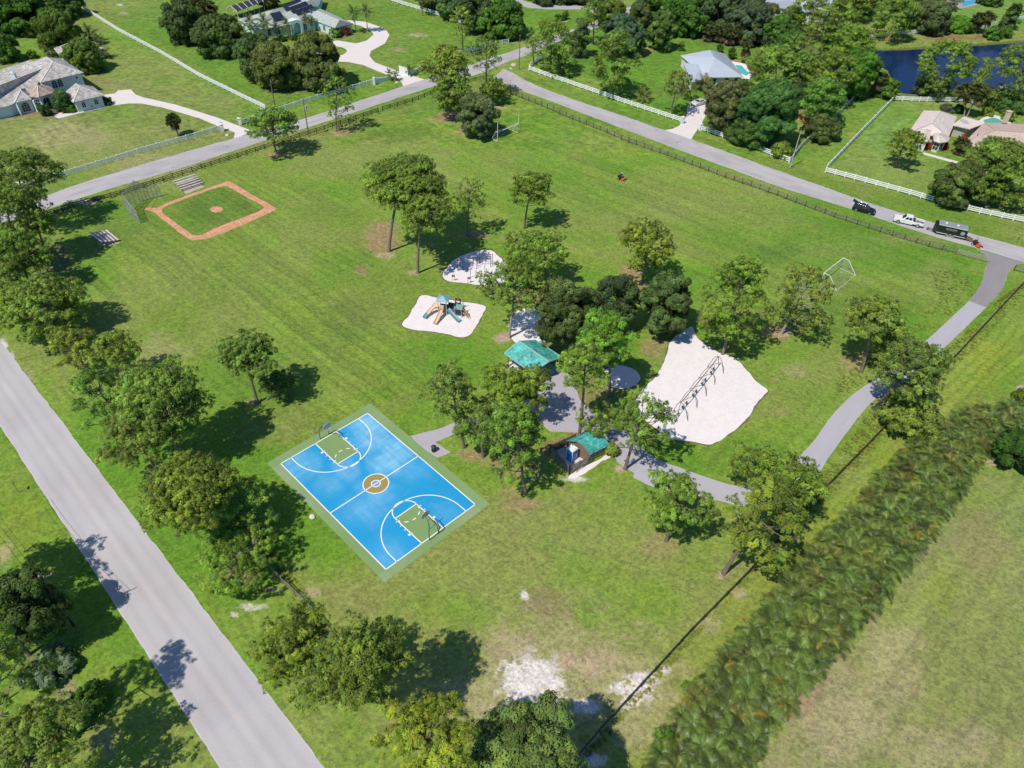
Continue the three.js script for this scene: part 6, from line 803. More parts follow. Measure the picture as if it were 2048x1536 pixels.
{ // the metal roofed house
  const seam = (b, seed) => { const m = new THREE.MeshStandardMaterial({ roughness: 0.38, metalness: 0.35, map: texture(256, 256, (x, y, o) => { const k = (x % 32) / 32, s = (k < 0.12 ? 0.72 : k < 0.22 ? 1.12 : 1) * (0.96 + fbm(x * 0.02, y * 0.02, 3) * 0.08); for (let i = 0; i < 3; i++) o[i] = b[i] * s; }) }); m.map.repeat.set(1 / 3.6, 1 / 8); return m; };
  const t = thing('house', 'white house with a pale blue standing seam metal roof', 'house'), roofM = seam([0.62, 0.68, 0.74], 1), wallM = mat([0.66, 0.65, 0.62], 0.85);
  const A = hip(t, [[54.69, 3.2, -225.04], [65.67, 3.2, -226.52], [64.26, 3.2, -246.76], [49.35, 3.2, -243.8]], [[57.17, 6.8, -232], [57.07, 6.8, -238.59]], roofM, { walls: wallM }), ac = centre(A.w);
  const B = hip(t, [[49.63, 2.8, -221.6], [54.52, 2.8, -225.33], [55.91, 2.8, -238.81], [49.45, 2.8, -238.15]], [[52.07, 4.4, -226.74], [52.02, 4.6, -231.27]], roofM, { walls: wallM }), bc = centre(B.w);
  windowOn(t, A.w[0], A.w[1], 0.22, 0.6, 1, 2, { c: ac, cols: 1, rows: 2 }); windowOn(t, A.w[0], A.w[1], 0.58, 0.6, 1.1, 2, { c: ac, cols: 1, rows: 2 }); windowOn(t, A.w[0], A.w[1], 0.86, 0.6, 1, 2, { c: ac, cols: 1, rows: 2 }); for (const at of [0.25, 0.6]) windowOn(t, B.w[3], B.w[0], at, 0.6, 1.1, 1.7, { c: bc });
  settle(t, ac);
  sheet('pool_deck', [[67.33, -250.24], [71.37, -247.84], [71.98, -238.85], [70.06, -234.33], [67.54, -234.08]], mat([0.74, 0.72, 0.7], 0.85), 0.012, 'white pool deck beside the metal roofed house', 'deck', { amp: 0.03 });
  const pool = mat([0.1, 0.5, 0.52], 0.06); sheet('swimming_pool', [[67.89, -246.56], [69.87, -246.06], [70.79, -239.17], [69.52, -236.86], [68.01, -239.34]], pool, 0.03, 'turquoise pool right of the metal roofed house', 'pool', { amp: 0.02 });
  sheet('brick_path', [[67.43, -250.72], [68.95, -251.83], [72.44, -249.82], [74.02, -238.17], [72.15, -235.39], [71.47, -248.31]], mat([0.33, 0.17, 0.12], 0.95), 0.011, 'red brick path round the turquoise pool', 'path', { amp: 0.1 });
}
{ // the pale roofed house on the right: two blocks and a link
  const t = thing('house', 'low house with a pinkish white roof and a tan roof joined', 'house'), white = tiles([0.68, 0.57, 0.52], 0.14, 0.4, 21), tan = tiles([0.52, 0.4, 0.33], 0.16, 0.4, 22), cap = mat([0.5, 0.46, 0.43], 0.9), wallM = mat([0.66, 0.64, 0.6], 0.85), dark = mat([0.06, 0.06, 0.06], 0.8);
  const A = hip(t, [[101.23, 3, -190.16], [110.72, 3, -187.84], [119.02, 3, -202.2], [111.22, 3, -205.69]], [[106.77, 5.4, -190.77], [112.44, 5.4, -199.23]], white, { walls: wallM, ridgeM: cap }), ac = centre(A.w);
  hip(t, [[101.5, 3, -186.76], [104.37, 3, -184.57], [106.6, 3.8, -189.68], [103.89, 3.8, -190.08]], [[104.05, 4.3, -187.35], [104.95, 4.4, -189.07]], white, { walls: wallM, ridgeM: cap, overhang: 0.9 });
  const O8 = [[105.94, 3, -185.6], [107.23, 3, -184.35], [109.54, 3, -185.29], [110.99, 3, -187.55], [110.95, 3.4, -190.99], [107.17, 3.4, -189.41]], ap = [107.04, 4.6, -186.13], bayR = part('roof', O8.map((p, i) => slab([p, O8[(i + 1) % 6], ap])), white, t, 'eight sided bay roof'); for (const p of O8.slice(0, 4)) part('ridge_cap', beam(p, ap, 0.2, 0.1), cap, bayR);
  const w8 = inset(O8, 0.8); part('wall', prism(w8, 0, 2.9), wallM, t); const c8 = centre(w8); for (const k of [0, 1, 2]) windowOn(t, w8[k], w8[(k + 1) % 6], 0.5, 0.5, 1.3, 1.8, { c: c8, cols: 2, rows: 2 });
  windowOn(t, A.w[0], A.w[1], 0.16, 0.2, 2, 2.2, { c: ac, cols: 2, rows: 1, name: 'garden_door' });
  const link = [[115.18, 3.1, -196.09], [118.86, 3.1, -193.8], [125.05, 3.1, -198.1], [120.86, 3.1, -202.12]]; part('roof', slab(link, 0.25), white, t, 'flat pale roof of the link'); part('wall', prism(inset(link, 1), 0, 2.9), mat([0.45, 0.42, 0.38], 0.9), t); const sk = [119.25, 3.2, -198.19]; part('skylight', rbox(1.6, 0.25, 2.2, 0.04, sk[0], 3.25, sk[2]), mat([0.45, 0.47, 0.5], 0.3), t);
  const Bk = hip(t, [[124.8, 3, -198.65], [114.06, 3, -185.67], [130.3, 3, -180.19], [142.55, 3, -198.52]], [[121.65, 5.4, -187.81], [134.02, 5.4, -186.38]], tan, { walls: wallM, ridgeM: mat([0.45, 0.36, 0.3], 0.9) });
  hip(t, [[113.25, 3, -183.5], [118.62, 3, -181.87], [122.07, 3.6, -188.33], [117.26, 3.6, -189.17]], [[117.35, 4.4, -186.23], [119.41, 4.6, -188.88]], tan, { walls: wallM, overhang: 0.9 });
  for (const p of [[110.72, 4.7, -194.95], [111.16, 4.2, -193.59], [116.94, 4.5, -186.43]]) part('vent_pipe', cyl(0.08, 0.08, 0.6, p[0], p[1] - 0.2, p[2], 6), dark, t);
  const ch = [129.61, 4.5, -197.75]; part('chimney', [rbox(1.1, 3, 0.9, 0.03, ch[0], 5, ch[2]), rbox(1.3, 0.18, 1.1, 0.02, ch[0], 6.55, ch[2])], mat([0.55, 0.45, 0.36], 0.9), t);
  settle(t, ac);
  sheet('patio', [[117.25, -199.52], [120.74, -196.54], [118.89, -193.83], [116.12, -197.45]], mat([0.5, 0.4, 0.29], 0.95), 0.012, 'tan patio in the corner between the two roofs', 'patio', { amp: 0.03 });
  sheet('pool_deck', curved([[128.33, -206.57], [131.74, -210.38], [135.22, -211.76], [137.27, -209.44], [137.01, -205.93], [132.8, -203.52], [128.79, -203.86]], 4), mat([0.7, 0.66, 0.62], 0.85), 0.012, 'pale deck round the kidney pool', 'deck', { amp: 0.05 });
  sheet('swimming_pool', curved([[129.82, -207.39], [132.04, -209.16], [134.36, -209.9], [135.28, -208.21], [134.84, -206.09], [131.29, -204.75]], 4), mat([0.12, 0.42, 0.36], 0.06), 0.03, 'green kidney pool behind the pale roof', 'pool', { amp: 0.03 });
  for (const [s, l] of [[[106.89, -187.88, -0.26, 0.47, -0.15, 1.4, 0.59], 'left'], [[108.42, -186.79, -0.16, 0.5, -0.1, 1.25, 0.52], 'middle'], [[110.96, -187.9, -0.17, 0.5, -0.1, 1.26, 0.7], 'right']]) tree('bush', s, l + ' red leaved bush under the bay windows', { tint: [3.2, 0.28, 0.9], dens: 1.2, group: 'red bushes under the bay windows' });
  tree('bush', [119.33, -195.14, -0.31, 0.6, -0.19, 0.82, 0.82], 'red bush at the patio corner', { tint: [3, 0.4, 0.8] }); tree('bush', [122.23, -213.87, -0.23, 0.67, -0.13, 2.1, 0.88], 'grey blue shrub behind the pale roof', { tint: [1, 0.8, 4] }); tree('bush', [125.33, -212.69, -0.32, 0.93, -0.19, 1.75, 1.16], 'dark shrub behind the pale roof', { tint: [0.4, 0.5, 0.6] });
}
{ // far roofs
  const t = thing('house', 'far house with blue grey metal roof behind the tall pines', 'house'), m = mat([0.5, 0.54, 0.6], 0.45, 0.2), wallM = mat([0.5, 0.5, 0.5], 0.85), A = hip(t, [[88.66, 3.4, -303.36], [110.06, 3.4, -292.63], [120.08, 3.4, -318.07], [98.12, 3.4, -322.38]], [[97.33, 6.4, -299.47], [108.01, 6.4, -298.19]], m, { walls: wallM }), ch = [113.7, 5, -301.65]; part('chimney', rbox(1.2, 4, 1, 0.03, ch[0], 5.5, ch[2]), trimWhite, t); windowOn(t, A.w[1], A.w[2], 0.3, 0.8, 1.2, 1.5, { c: centre(A.w) }); settle(t, centre(A.w));
  const s = thing('shed', 'white shed half hidden in the pines by the grass lane', 'shed'), B = hip(s, [[89.19, 2.4, -222.08], [91.6, 2.4, -220.33], [95.01, 2.4, -226.66], [92.44, 2.4, -228.06]], [[90.17, 3.4, -221.02], [92.25, 3.4, -224.02]], mat([0.75, 0.75, 0.74], 0.6), { walls: trimWhite, overhang: 0.3 }); part('door', box(0.9, 2, 0.06, lerp(B.w[0][0], B.w[1][0], 0.5), 1, lerp(B.w[0][1], B.w[1][1], 0.5) + 0.05), mat([0.5, 0.5, 0.5], 0.7), s); settle(s, centre(B.w));
  sheet('swimming_pool', [[176.8, -331.97], [183.62, -334.98], [182.25, -330.5], [174.66, -324.65]], mat([0.03, 0.4, 0.6], 0.06), 0.03, 'far blue pool at the top right edge', 'pool', { amp: 0.02 });
  sheet('pool_deck', [[166.18, -331.38], [177.79, -337.19], [189.03, -341.57], [183.93, -329.28], [173.21, -321.73], [166.8, -323.01]], mat([0.35, 0.3, 0.28], 0.9), 0.012, 'brown deck round the far blue pool', 'deck', { amp: 0.05 });
}

// ---------------------------------------------------------------- pavilion, shed, enclosure, toilet
const tealM = (() => { const m = tiles([0.075, 0.38, 0.34], 0.55, 0.42, 33, 0); m.roughness = 0.5; return m; })(), woodPost = mat([0.16, 0.12, 0.09], 0.9), boardM = [[0.16, 0.13, 0.11], [0.21, 0.175, 0.15], [0.13, 0.105, 0.09]].map((c) => mat(c, 0.95)), slabM = mat([0.62, 0.58, 0.56], 0.95), shadeGrey = mat([0.4, 0.38, 0.4], 0.9);
{
  const t = thing('picnic_pavilion', 'open picnic pavilion with a weathered teal gable roof', 'pavilion'), F0 = [-1.41, 2.7, -94.23], F1 = [3.14, 2.7, -89.51], R0 = [0.87, 4.3, -95.57], R1 = [5.67, 4.3, -90.6], B0 = [3.79, 2.7, -97.97], B1 = [8.09, 2.7, -93.75];
  const roof = part('roof', [slab([F0, F1, R1, R0], 0.12), slab([R0, R1, B1, B0], 0.12)], tealM, t);
  const pale = mat([0.3, 0.55, 0.5], 0.5, 0.1); for (const [a, b] of [[F0, R0], [R0, B0], [F1, R1], [R1, B1]]) part('rake_trim', beam([a[0], a[1] - 0.02, a[2]], [b[0], b[1] - 0.02, b[2]], 0.16, 0.22), pale, roof);
  part('ridge_cap', beam([R0[0], R0[1] + 0.04, R0[2]], [R1[0], R1[1] + 0.04, R1[2]], 0.34, 0.1), pale, roof); part('eave_trim', beam(F0, F1, 0.1, 0.18), pale, roof); part('eave_trim', beam(B0, B1, 0.1, 0.18), pale, roof);
  const at = (a, b, f, k) => { const c = [(F0[0] + F1[0] + B0[0] + B1[0]) / 4, (F0[2] + F1[2] + B0[2] + B1[2]) / 4], x = lerp(a[0], b[0], f), z = lerp(a[2], b[2], f); return [lerp(x, c[0], k), lerp(z, c[1], k)]; };
  for (const f of [0.04, 0.5, 0.96]) for (const [a, b] of [[F0, F1], [B0, B1]]) { const p = at(a, b, f, 0.1); part('post', box(0.2, 2.7, 0.2, p[0], 1.35, p[1]), woodPost, t); }
  for (const f of [0.04, 0.5, 0.96]) { const p = at(F0, F1, f, 0.1), q = at(B0, B1, f, 0.1); part('tie_beam', beam([p[0], 2.62, p[1]], [q[0], 2.62, q[1]], 0.14, 0.22), woodPost, t); }
  part('floor_slab', prism([[-1.37, -94.48], [5.19, -91.28], [8.27, -94.03], [2.21, -97.57]], -0.05, 0.1), slabM, t);
  settle(t, [F0[0], F0[2]]);
  const table = (x, z, turn, y, label) => { const o = thing('picnic_table', label, 'picnic table', [x, y, z], turn), m = mat([0.17, 0.1, 0.08], 0.8); for (let k = 0; k < 4; k++) part('plank', box(1.8, 0.045, 0.17, 0, 0.75, -0.28 + k * 0.187), m, o); for (const s of [-1, 1]) { part('seat', box(1.8, 0.045, 0.26, 0, 0.45, s * 0.68), m, o); part('leg', [beam([s * 0.65, 0, -0.55], [s * 0.65, 0.73, -0.15], 0.06, 0.1), beam([s * 0.65, 0, 0.55], [s * 0.65, 0.73, 0.15], 0.06, 0.1), beam([s * 0.65, 0.42, -0.75], [s * 0.65, 0.42, 0.75], 0.05, 0.09)], m, o); } return o; };
  const p = at(F0, F1, 0.35, 0.55), q = at(B0, B1, 0.62, 0.5); table(p[0], p[1], 0.8, 0.1, 'left picnic table under the teal pavilion'); table(q[0], q[1], 0.8, 0.1, 'right picnic table under the teal pavilion');
  const b = [-4.12, -114.95]; sheet('concrete_pad', [[-5.17, -114.23], [-4.41, -116.25], [-3.07, -115.83], [-3.55, -113.69]], slabM, 0.016, 'small concrete pad under the lone picnic table', 'pad', { amp: 0.03 }); table(b[0], b[1], 1.15, 0.02, 'dark picnic table below the fitness sand pit');
}
{
  const t = thing('shed', 'brown shed with a curved weathered teal roof', 'shed'), A0 = [9.69, 3, -74.44], A1 = [12.72, 3, -76.55], K0 = [10.72, 2.75, -74], K1 = [13.73, 2.75, -76.21], E0 = [11.54, 1.8, -73], E1 = [14.61, 1.8, -75.13];
  const mir = (p) => { const q = [A0[0] * 2 - p[0], p[1], A0[2] * 2 - p[2]]; return q; }, d = [A1[0] - A0[0], 0, A1[2] - A0[2]], back = (p, y) => [lerp(A0[0], mir(p)[0], 0.8), y, lerp(A0[2], mir(p)[2], 0.8)], Kb = back(K0, 2.75), Eb = back(E0, 1.8), add = (p) => [p[0] + d[0], p[1], p[2] + d[2]];
  part('roof', [slab([A0, A1, K1, K0], 0.08), slab([K0, K1, E1, E0], 0.08), slab([A0, A1, add(Kb), Kb], 0.08), slab([Kb, add(Kb), add(Eb), Eb], 0.08)], tealM, t);
  const brown = mat([0.22, 0.14, 0.1], 0.95), foot = inset([E0, E1, add(Eb), Eb], 0.25); part('wall', prism(foot, 0, 1.75), brown, t);
  for (const s of [0.06, 0.94]) { const P = (p) => [p[0] + d[0] * s, p[1] - 0.08, p[2] + d[2] * s], pts = [P(A0), P(K0), P(E0), P(Eb), P(Kb)], g = new THREE.BufferGeometry(), pos = []; for (let i = 1; i < 4; i++) for (const q of [pts[0], pts[i], pts[i + 1]]) pos.push(...q); g.setAttribute('position', new THREE.Float32BufferAttribute(pos, 3)); g.computeVertexNormals(); part('gable', g, mat([0.22, 0.14, 0.1], 0.95, 0, { side: THREE.DoubleSide }), t); }
  const f0 = foot[0], f1 = foot[1]; for (let k = 0; k < 9; k++) part('siding_board', beam([lerp(f0[0], f1[0], (k + 0.05) / 9), 0.9, lerp(f0[1], f1[1], (k + 0.05) / 9) + 0.012], [lerp(f0[0], f1[0], (k + 0.95) / 9), 0.9, lerp(f0[1], f1[1], (k + 0.95) / 9) + 0.012], 0.05, 1.7), brown, t);
  part('corner_post', box(0.12, 1.8, 0.12, f0[0], 0.9, f0[1] + 0.05), boardM[2], t);
  settle(t, centre(foot));
  // screen fence of grey boards round the toilet
  const e = thing('screen_fence', 'weathered grey board screen round the blue toilet', 'fence'), C0 = [5.94, 1.85, -74.67], C1 = [8.62, -70.72], C2 = [11.61, -72.88], C3 = [9.81, 1.85, -77.31], r = rng(501), run = (a, b, rows) => { const l = Math.hypot(b[0] - a[0], b[1] - a[1]), n = Math.max(1, Math.round(l / 1.9)); for (let k = 0; k <= n; k++) part('post', box(0.12, 1.95, 0.12, lerp(a[0], b[0], k / n), 0.975, lerp(a[1], b[1], k / n)), boardM[2], e); for (let k = 0; k < n; k++) for (let y = 0; y < rows; y++) part('board', beam([lerp(a[0], b[0], k / n), 0.2 + y * 0.285, lerp(a[1], b[1], k / n)], [lerp(a[0], b[0], (k + 1) / n), 0.2 + y * 0.285 + (r() - 0.5) * 0.03, lerp(a[1], b[1], (k + 1) / n)], 0.035, 0.2), boardM[Math.floor(r() * 3)], e); };
  const c0 = [C0[0], C0[2]], c3 = [C3[0], C3[2]]; run(c0, C1, 6); run(C1, C2, 6); run(c0, c3, 6); part('gate_brace', beam([lerp(C1[0], C2[0], 0.35), 0.05, lerp(C1[1], C2[1], 0.35) + 0.35], [lerp(C1[0], C2[0], 0.98), 1.75, lerp(C1[1], C2[1], 0.98) + 0.1], 0.06, 0.1), boardM[1], e);
  settle(e, c0);
  sheet('concrete_pad', [c0, C1, C2, c3], slabM, 0.02, 'concrete pad inside the board screen', 'pad', { amp: 0 }); sheet('gravel_strip', [[8.49, -70.06], [9.48, -69.91], [11.89, -71.93], [15, -74.62], [15.2, -75.33], [11.8, -72.99], [8.95, -70.93]], sandMat, 0.0095, 'pale gravel strip before the shed and screen', 'strip', { amp: 0.2, step: 0.4 });
  const p = [9.09, -73.8], o = thing('portable_toilet', 'blue portable toilet with a white roof', 'portable toilet', [p[0], 0, p[1]], 0.8), blue = mat([0.01, 0.23, 0.62], 0.45), deep = mat([0.005, 0.12, 0.4], 0.5), whiteP = mat([0.74, 0.74, 0.76], 0.5);
  part('body', rbox(1.15, 2.1, 1.15, 0.06, 0, 1.15, 0), blue, o); part('skid', rbox(1.2, 0.12, 1.25, 0.03, 0, 0.06, 0), deep, o); part('roof', [rbox(1.24, 0.14, 1.24, 0.06, 0, 2.24, 0), rbox(1, 0.16, 1, 0.07, 0, 2.34, 0)], whiteP, o); part('vent_pipe', cyl(0.06, 0.06, 0.3, 0.3, 2.35, -0.3, 8), mat([0.05, 0.05, 0.05]), o);
  const door = part('door', rbox(0.9, 1.85, 0.05, 0.02, 0, 1.12, 0.59), mat([0.01, 0.23, 0.62], 0.45), o); part('handle', box(0.06, 0.2, 0.05, 0.33, 1.1, 0.63), whiteP, door); for (const s of [-1, 1]) for (const q of [-1, 1]) part('corner_trim', rbox(0.1, 2.05, 0.1, 0.03, s * 0.56, 1.15, q * 0.56), whiteP, o); for (let k = 0; k < 4; k++) part('vent_slot', box(0.04, 0.16, 0.7, 0.585, 0.85 + k * 0.36, 0), deep, o); for (let k = 0; k < 4; k++) part('vent_slot', box(0.7, 0.16, 0.04, 0, 0.85 + k * 0.36, -0.585), deep, o);
}
{ // bins and benches
  const bin = (p, label) => { const t = thing('litter_bin', label, 'bin', [p[0], 0, p[1]]), m = mat([0.03, 0.035, 0.04], 0.6); part('body', cyl(0.3, 0.34, 0.95, 0, 0, 0, 16), m, t); for (let k = 0; k < 12; k++) part('slat', box(0.09, 0.86, 0.03, Math.sin(k / 12 * 6.283) * 0.345, 0.48, Math.cos(k / 12 * 6.283) * 0.345, k / 12 * 6.283), m, t); part('lid', cyl(0.4, 0.15, 0.16, 0, 0.95, 0, 16), m, t); };
  bin([-11.16, -74.38], 'black litter bin by the court path'); bin([0.37, -91.4], 'black bin just left of the pavilion corner');
  const box1 = [-0.85, -103.5]; const t = thing('electric_box', 'white meter box on the pine trunk above the pavilion', 'box', [box1[0], 0, box1[1]]); part('post', box(0.1, 1.4, 0.1, 0, 0.7, 0), woodPost, t); part('cabinet', rbox(0.5, 0.6, 0.3, 0.03, 0, 1.5, 0.05), trimWhite, t);
}
{ // play tower
  const o = [-12.44, -108.46], ax = [-11.24, -108.22], tan = mat([0.62, 0.43, 0.27], 0.6), teal = mat([0.12, 0.26, 0.28], 0.5), tealPale = mat([0.2, 0.36, 0.42], 0.45), deckM = mat([0.07, 0.1, 0.11], 0.7), postM = mat([0.58, 0.5, 0.36], 0.6), darkM = mat([0.05, 0.03, 0.03], 0.7), brown = mat([0.16, 0.06, 0.04], 0.7);
  const t = thing('play_tower', 'play tower with teal roof, tan and teal slides and bridge', 'playground', [o[0], 0, o[1]], Math.atan2(-(ax[1] - o[1]), ax[0] - o[0]));
  const posts = [[-1.2, -0.8, 3.3], [0.3, -0.8, 3.3], [-1.2, 0.7, 3.3], [0.3, 0.7, 3.3], [1.9, -0.8, 2.4], [1.9, 0.7, 2.4], [3.1, -0.8, 2.4], [3.1, 0.7, 2.4], [2.5, -2, 2.4], [1.2, -1.9, 2.4]];
  for (const [x, z, h] of posts) part('post', cyl(0.06, 0.06, h, x, 0, z, 8), postM, t);
  part('deck', box(1.6, 0.1, 1.6, -0.45, 1.3, -0.05), deckM, t); part('deck', box(1.6, 0.08, 1.4, 1.1, 1.1, -0.05), deckM, t); part('deck', box(1.3, 0.08, 1.5, 2.5, 0.95, -0.05), teal, t); part('deck', box(1.4, 0.08, 1.2, 1.85, 0.9, -1.4), deckM, t);
  part('roof', (() => { const c = [-0.45, 3.75, -0.05], q = [[-1.5, 3.1, -1.1], [0.6, 3.1, -1.1], [0.6, 3.1, 1], [-1.5, 3.1, 1]]; return q.map((p, i) => slab([p, q[(i + 1) % 4], c], 0.06)); })(), tealPale, t);
  const chute = (pts, w, m, label) => { const P = new THREE.CatmullRomCurve3(pts.map(vec)).getPoints(14), pos = [], idx = [], prof = [[-w, 0.2], [-w * 0.85, 0.22], [-w * 0.75, 0.02], [0, -0.02], [w * 0.75, 0.02], [w * 0.85, 0.22], [w, 0.2], [w * 0.9, -0.05], [0, -0.1], [-w * 0.9, -0.05]], n = prof.length; P.forEach((p, i) => { const d = P[Math.min(i + 1, 14)].clone().sub(P[Math.max(i - 1, 0)]).setY(0).normalize(), s = new THREE.Vector3(-d.z, 0, d.x); for (const [a, b] of prof) pos.push(p.x + s.x * a, p.y + b, p.z + s.z * a); if (i) for (let k = 0; k < n; k++) { const q = (i - 1) * n + k, e = (i - 1) * n + (k + 1) % n; idx.push(q, q + n, e, e, q + n, e + n); } }); const g = new THREE.BufferGeometry(); g.setAttribute('position', new THREE.Float32BufferAttribute(pos, 3)); g.setIndex(idx); g.computeVertexNormals(); return part('slide', g, m, t, label); };
  const c1 = mat([0.62, 0.43, 0.27], 0.45, 0, { side: THREE.DoubleSide }), c2 = mat([0.14, 0.3, 0.33], 0.4, 0, { side: THREE.DoubleSide });
  chute([[-1.2, 1.4, 0.2], [-1.9, 1.25, 0.4], [-2.5, 0.9, 0.9], [-2.9, 0.5, 1.7]], 0.38, c1, 'curved tan and teal slide on the left'); chute([[-2.9, 0.5, 1.7], [-3.1, 0.32, 2.2], [-3.2, 0.25, 2.7]], 0.38, c2, 'teal end of the curved slide');
  chute([[-0.5, 1.4, 0.7], [-0.5, 1.25, 1.1], [-0.6, 0.8, 2.1], [-0.8, 0.3, 3.3], [-0.9, 0.25, 3.9]], 0.36, c1, 'straight tan slide'); part('slide_hood', rbox(0.9, 0.75, 0.5, 0.1, -0.5, 1.75, 0.85), tan, t);
  chute([[0.45, 1.3, 0.4], [1.0, 1.1, 0.8], [2.0, 0.65, 1.5], [2.8, 0.3, 1.9], [3.2, 0.27, 2.05]], 0.4, c2, 'wide teal slide on the right');
  for (const z of [-0.55, -0.1]) part('rail', pipe([[-1.2, 1.9, z], [-2, 1.7, z - 0.1], [-2.7, 0.9, z - 0.2], [-2.8, 0, z - 0.2]], 0.045), tan, t); for (let k = 0; k < 4; k++) part('rung', rod([-1.6 - k * 0.32, 1.2 - k * 0.28, -0.6], [-1.6 - k * 0.32, 1.2 - k * 0.28, -0.15], 0.03), tan, t);
  part('crawl_panel', new THREE.ExtrudeGeometry((() => { const s = new THREE.Shape(); s.moveTo(-0.55, 0); s.lineTo(0.55, 0); s.lineTo(0.55, 1.2); s.lineTo(-0.55, 1.2); s.closePath(); const h = new THREE.Path(); h.absarc(0, 0.62, 0.38, 0, 6.283); s.holes.push(h); return s; })(), { depth: 0.08, bevelEnabled: false }).translate(1.75, 1, -1.95), darkM, t);
  part('roof_panel', box(1.3, 0.05, 1.3, 2.5, 1.75, 0, 0, 0.25), mat([0.16, 0.33, 0.3], 0.5), t, 'sloping teal shade panel'); part('guard_panel', box(1.3, 0.7, 0.05, 2.5, 1.35, 0.72), darkM, t); part('guard_panel', box(1.5, 0.75, 0.05, 1.1, 1.55, -0.78), darkM, t);
  for (let k = 0; k < 5; k++) part('rail', rod([1.3 + k * 0.3, 0.95, -2], [1.3 + k * 0.3, 1.75, -2], 0.025), postM, t);
  part('climbing_wall', slab([[3.15, 1.2, -0.8], [3.15, 1.2, 0.5], [4.5, 0, 0.7], [4.5, 0, -0.5]], 0.1), tan, t); for (let k = 0; k < 7; k++) part('climbing_hold', new THREE.SphereGeometry(0.13, 6, 5).translate(3.3 + (k % 4) * 0.32, 1.1 - (k % 4) * 0.28, -0.5 + (k * 0.37) % 0.95), brown, t); part('rail', pipe([[3.1, 2.2, 0.7], [3.6, 1.9, 0.75], [4.5, 0.8, 0.8], [4.6, 0, 0.8]], 0.045), tan, t);
}
{ // fitness bars
  const steel = mat([0.09, 0.1, 0.12], 0.5, 0.4), wood = mat([0.33, 0.21, 0.11], 0.8), H = (p, h) => [p[0], h, p[1]];
  const bars = (label, pts, h, r = 0.045) => { const t = thing('pull_up_bars', label, 'exercise bars', [pts[0][0], 0, pts[0][1]]); pts.forEach((p, i) => { part('post', cyl(0.06, 0.06, h, p[0], 0, p[1], 8), steel, t); if (i) part('bar', rod(H(pts[i - 1], h - 0.1 - i * 0.25), H(p, h - 0.1 - i * 0.25), r), steel, t); }); for (const c of t.children) { c.position.x -= pts[0][0]; c.position.z -= pts[0][1]; } return t; };
  bars('dark three post pull-up bars in the pine shade', [[-11.43, -122.84], [-10.46, -122.99], [-9.55, -122.6]], 2.5);
  const m = [[-7.58, -124.15], [-7.34, -125.25], [-5.01, -124.14], [-4.74, -124.97]], t = thing('monkey_bars', 'monkey bars ladder at the back of the fitness pit', 'exercise bars', [m[0][0], 0, m[0][1]]); m.forEach((p) => part('post', cyl(0.06, 0.06, 2.5, p[0], 0, p[1], 8), steel, t)); part('rail', rod(H(m[0], 2.3), H(m[2], 2.3), 0.045), steel, t); part('rail', rod(H(m[1], 2.3), H(m[3], 2.3), 0.045), steel, t); for (let k = 1; k < 8; k++) { const a = beyond(m[0], m[2], k / 8), b = beyond(m[1], m[3], k / 8); part('rung', rod(H(a, 2.3), H(b, 2.3), 0.03), steel, t); } for (const c of t.children) { c.position.x -= m[0][0]; c.position.z -= m[0][1]; }
  [[-8.74, -120.07], [-7.68, -120.06], [-6.61, -119.99], [-7.8, -123.28], [-6.08, -122.29], [-5.73, -120.81], [-4.59, -120.29], [-3.45, -120.88]].forEach((p, i) => { const w = thing('exercise_post', ['first low post from the left in the fitness pit front row', 'second low post in the fitness pit front row', 'third low post in the fitness pit front row', 'tall post before the monkey bars', 'low post in the middle of the fitness pit', 'low post right of the pit middle', 'low post under the pine boughs at the pit edge', 'last low post under the pine boughs at the pit edge'][i], 'post', [p[0], 0, p[1]], 0.3); part('pole', cyl(0.05, 0.05, i === 3 ? 2.1 : 1.7, 0, 0, 0, 8), steel, w); part('cap', new THREE.SphereGeometry(0.065, 8, 6).translate(0, i === 3 ? 2.1 : 1.7, 0), steel, w); part('foot_plate', cyl(0.12, 0.12, 0.03, 0, 0.015, 0, 8), steel, w); });
  [[[-12.2, -118.87], 'left wooden exercise sign in the fitness pit'], [[-9.15, -118.3], 'right wooden exercise sign in the fitness pit']].forEach(([p, l]) => { const s = thing('sign_board', l, 'sign', [p[0], 0, p[1]], 0.1); for (const x of [0, 0.5]) part('post', box(0.07, 1.35, 0.07, x, 0.675, 0), wood, s); part('board', box(0.62, 0.5, 0.05, 0.25, 1.15, 0.06), wood, s); });
}
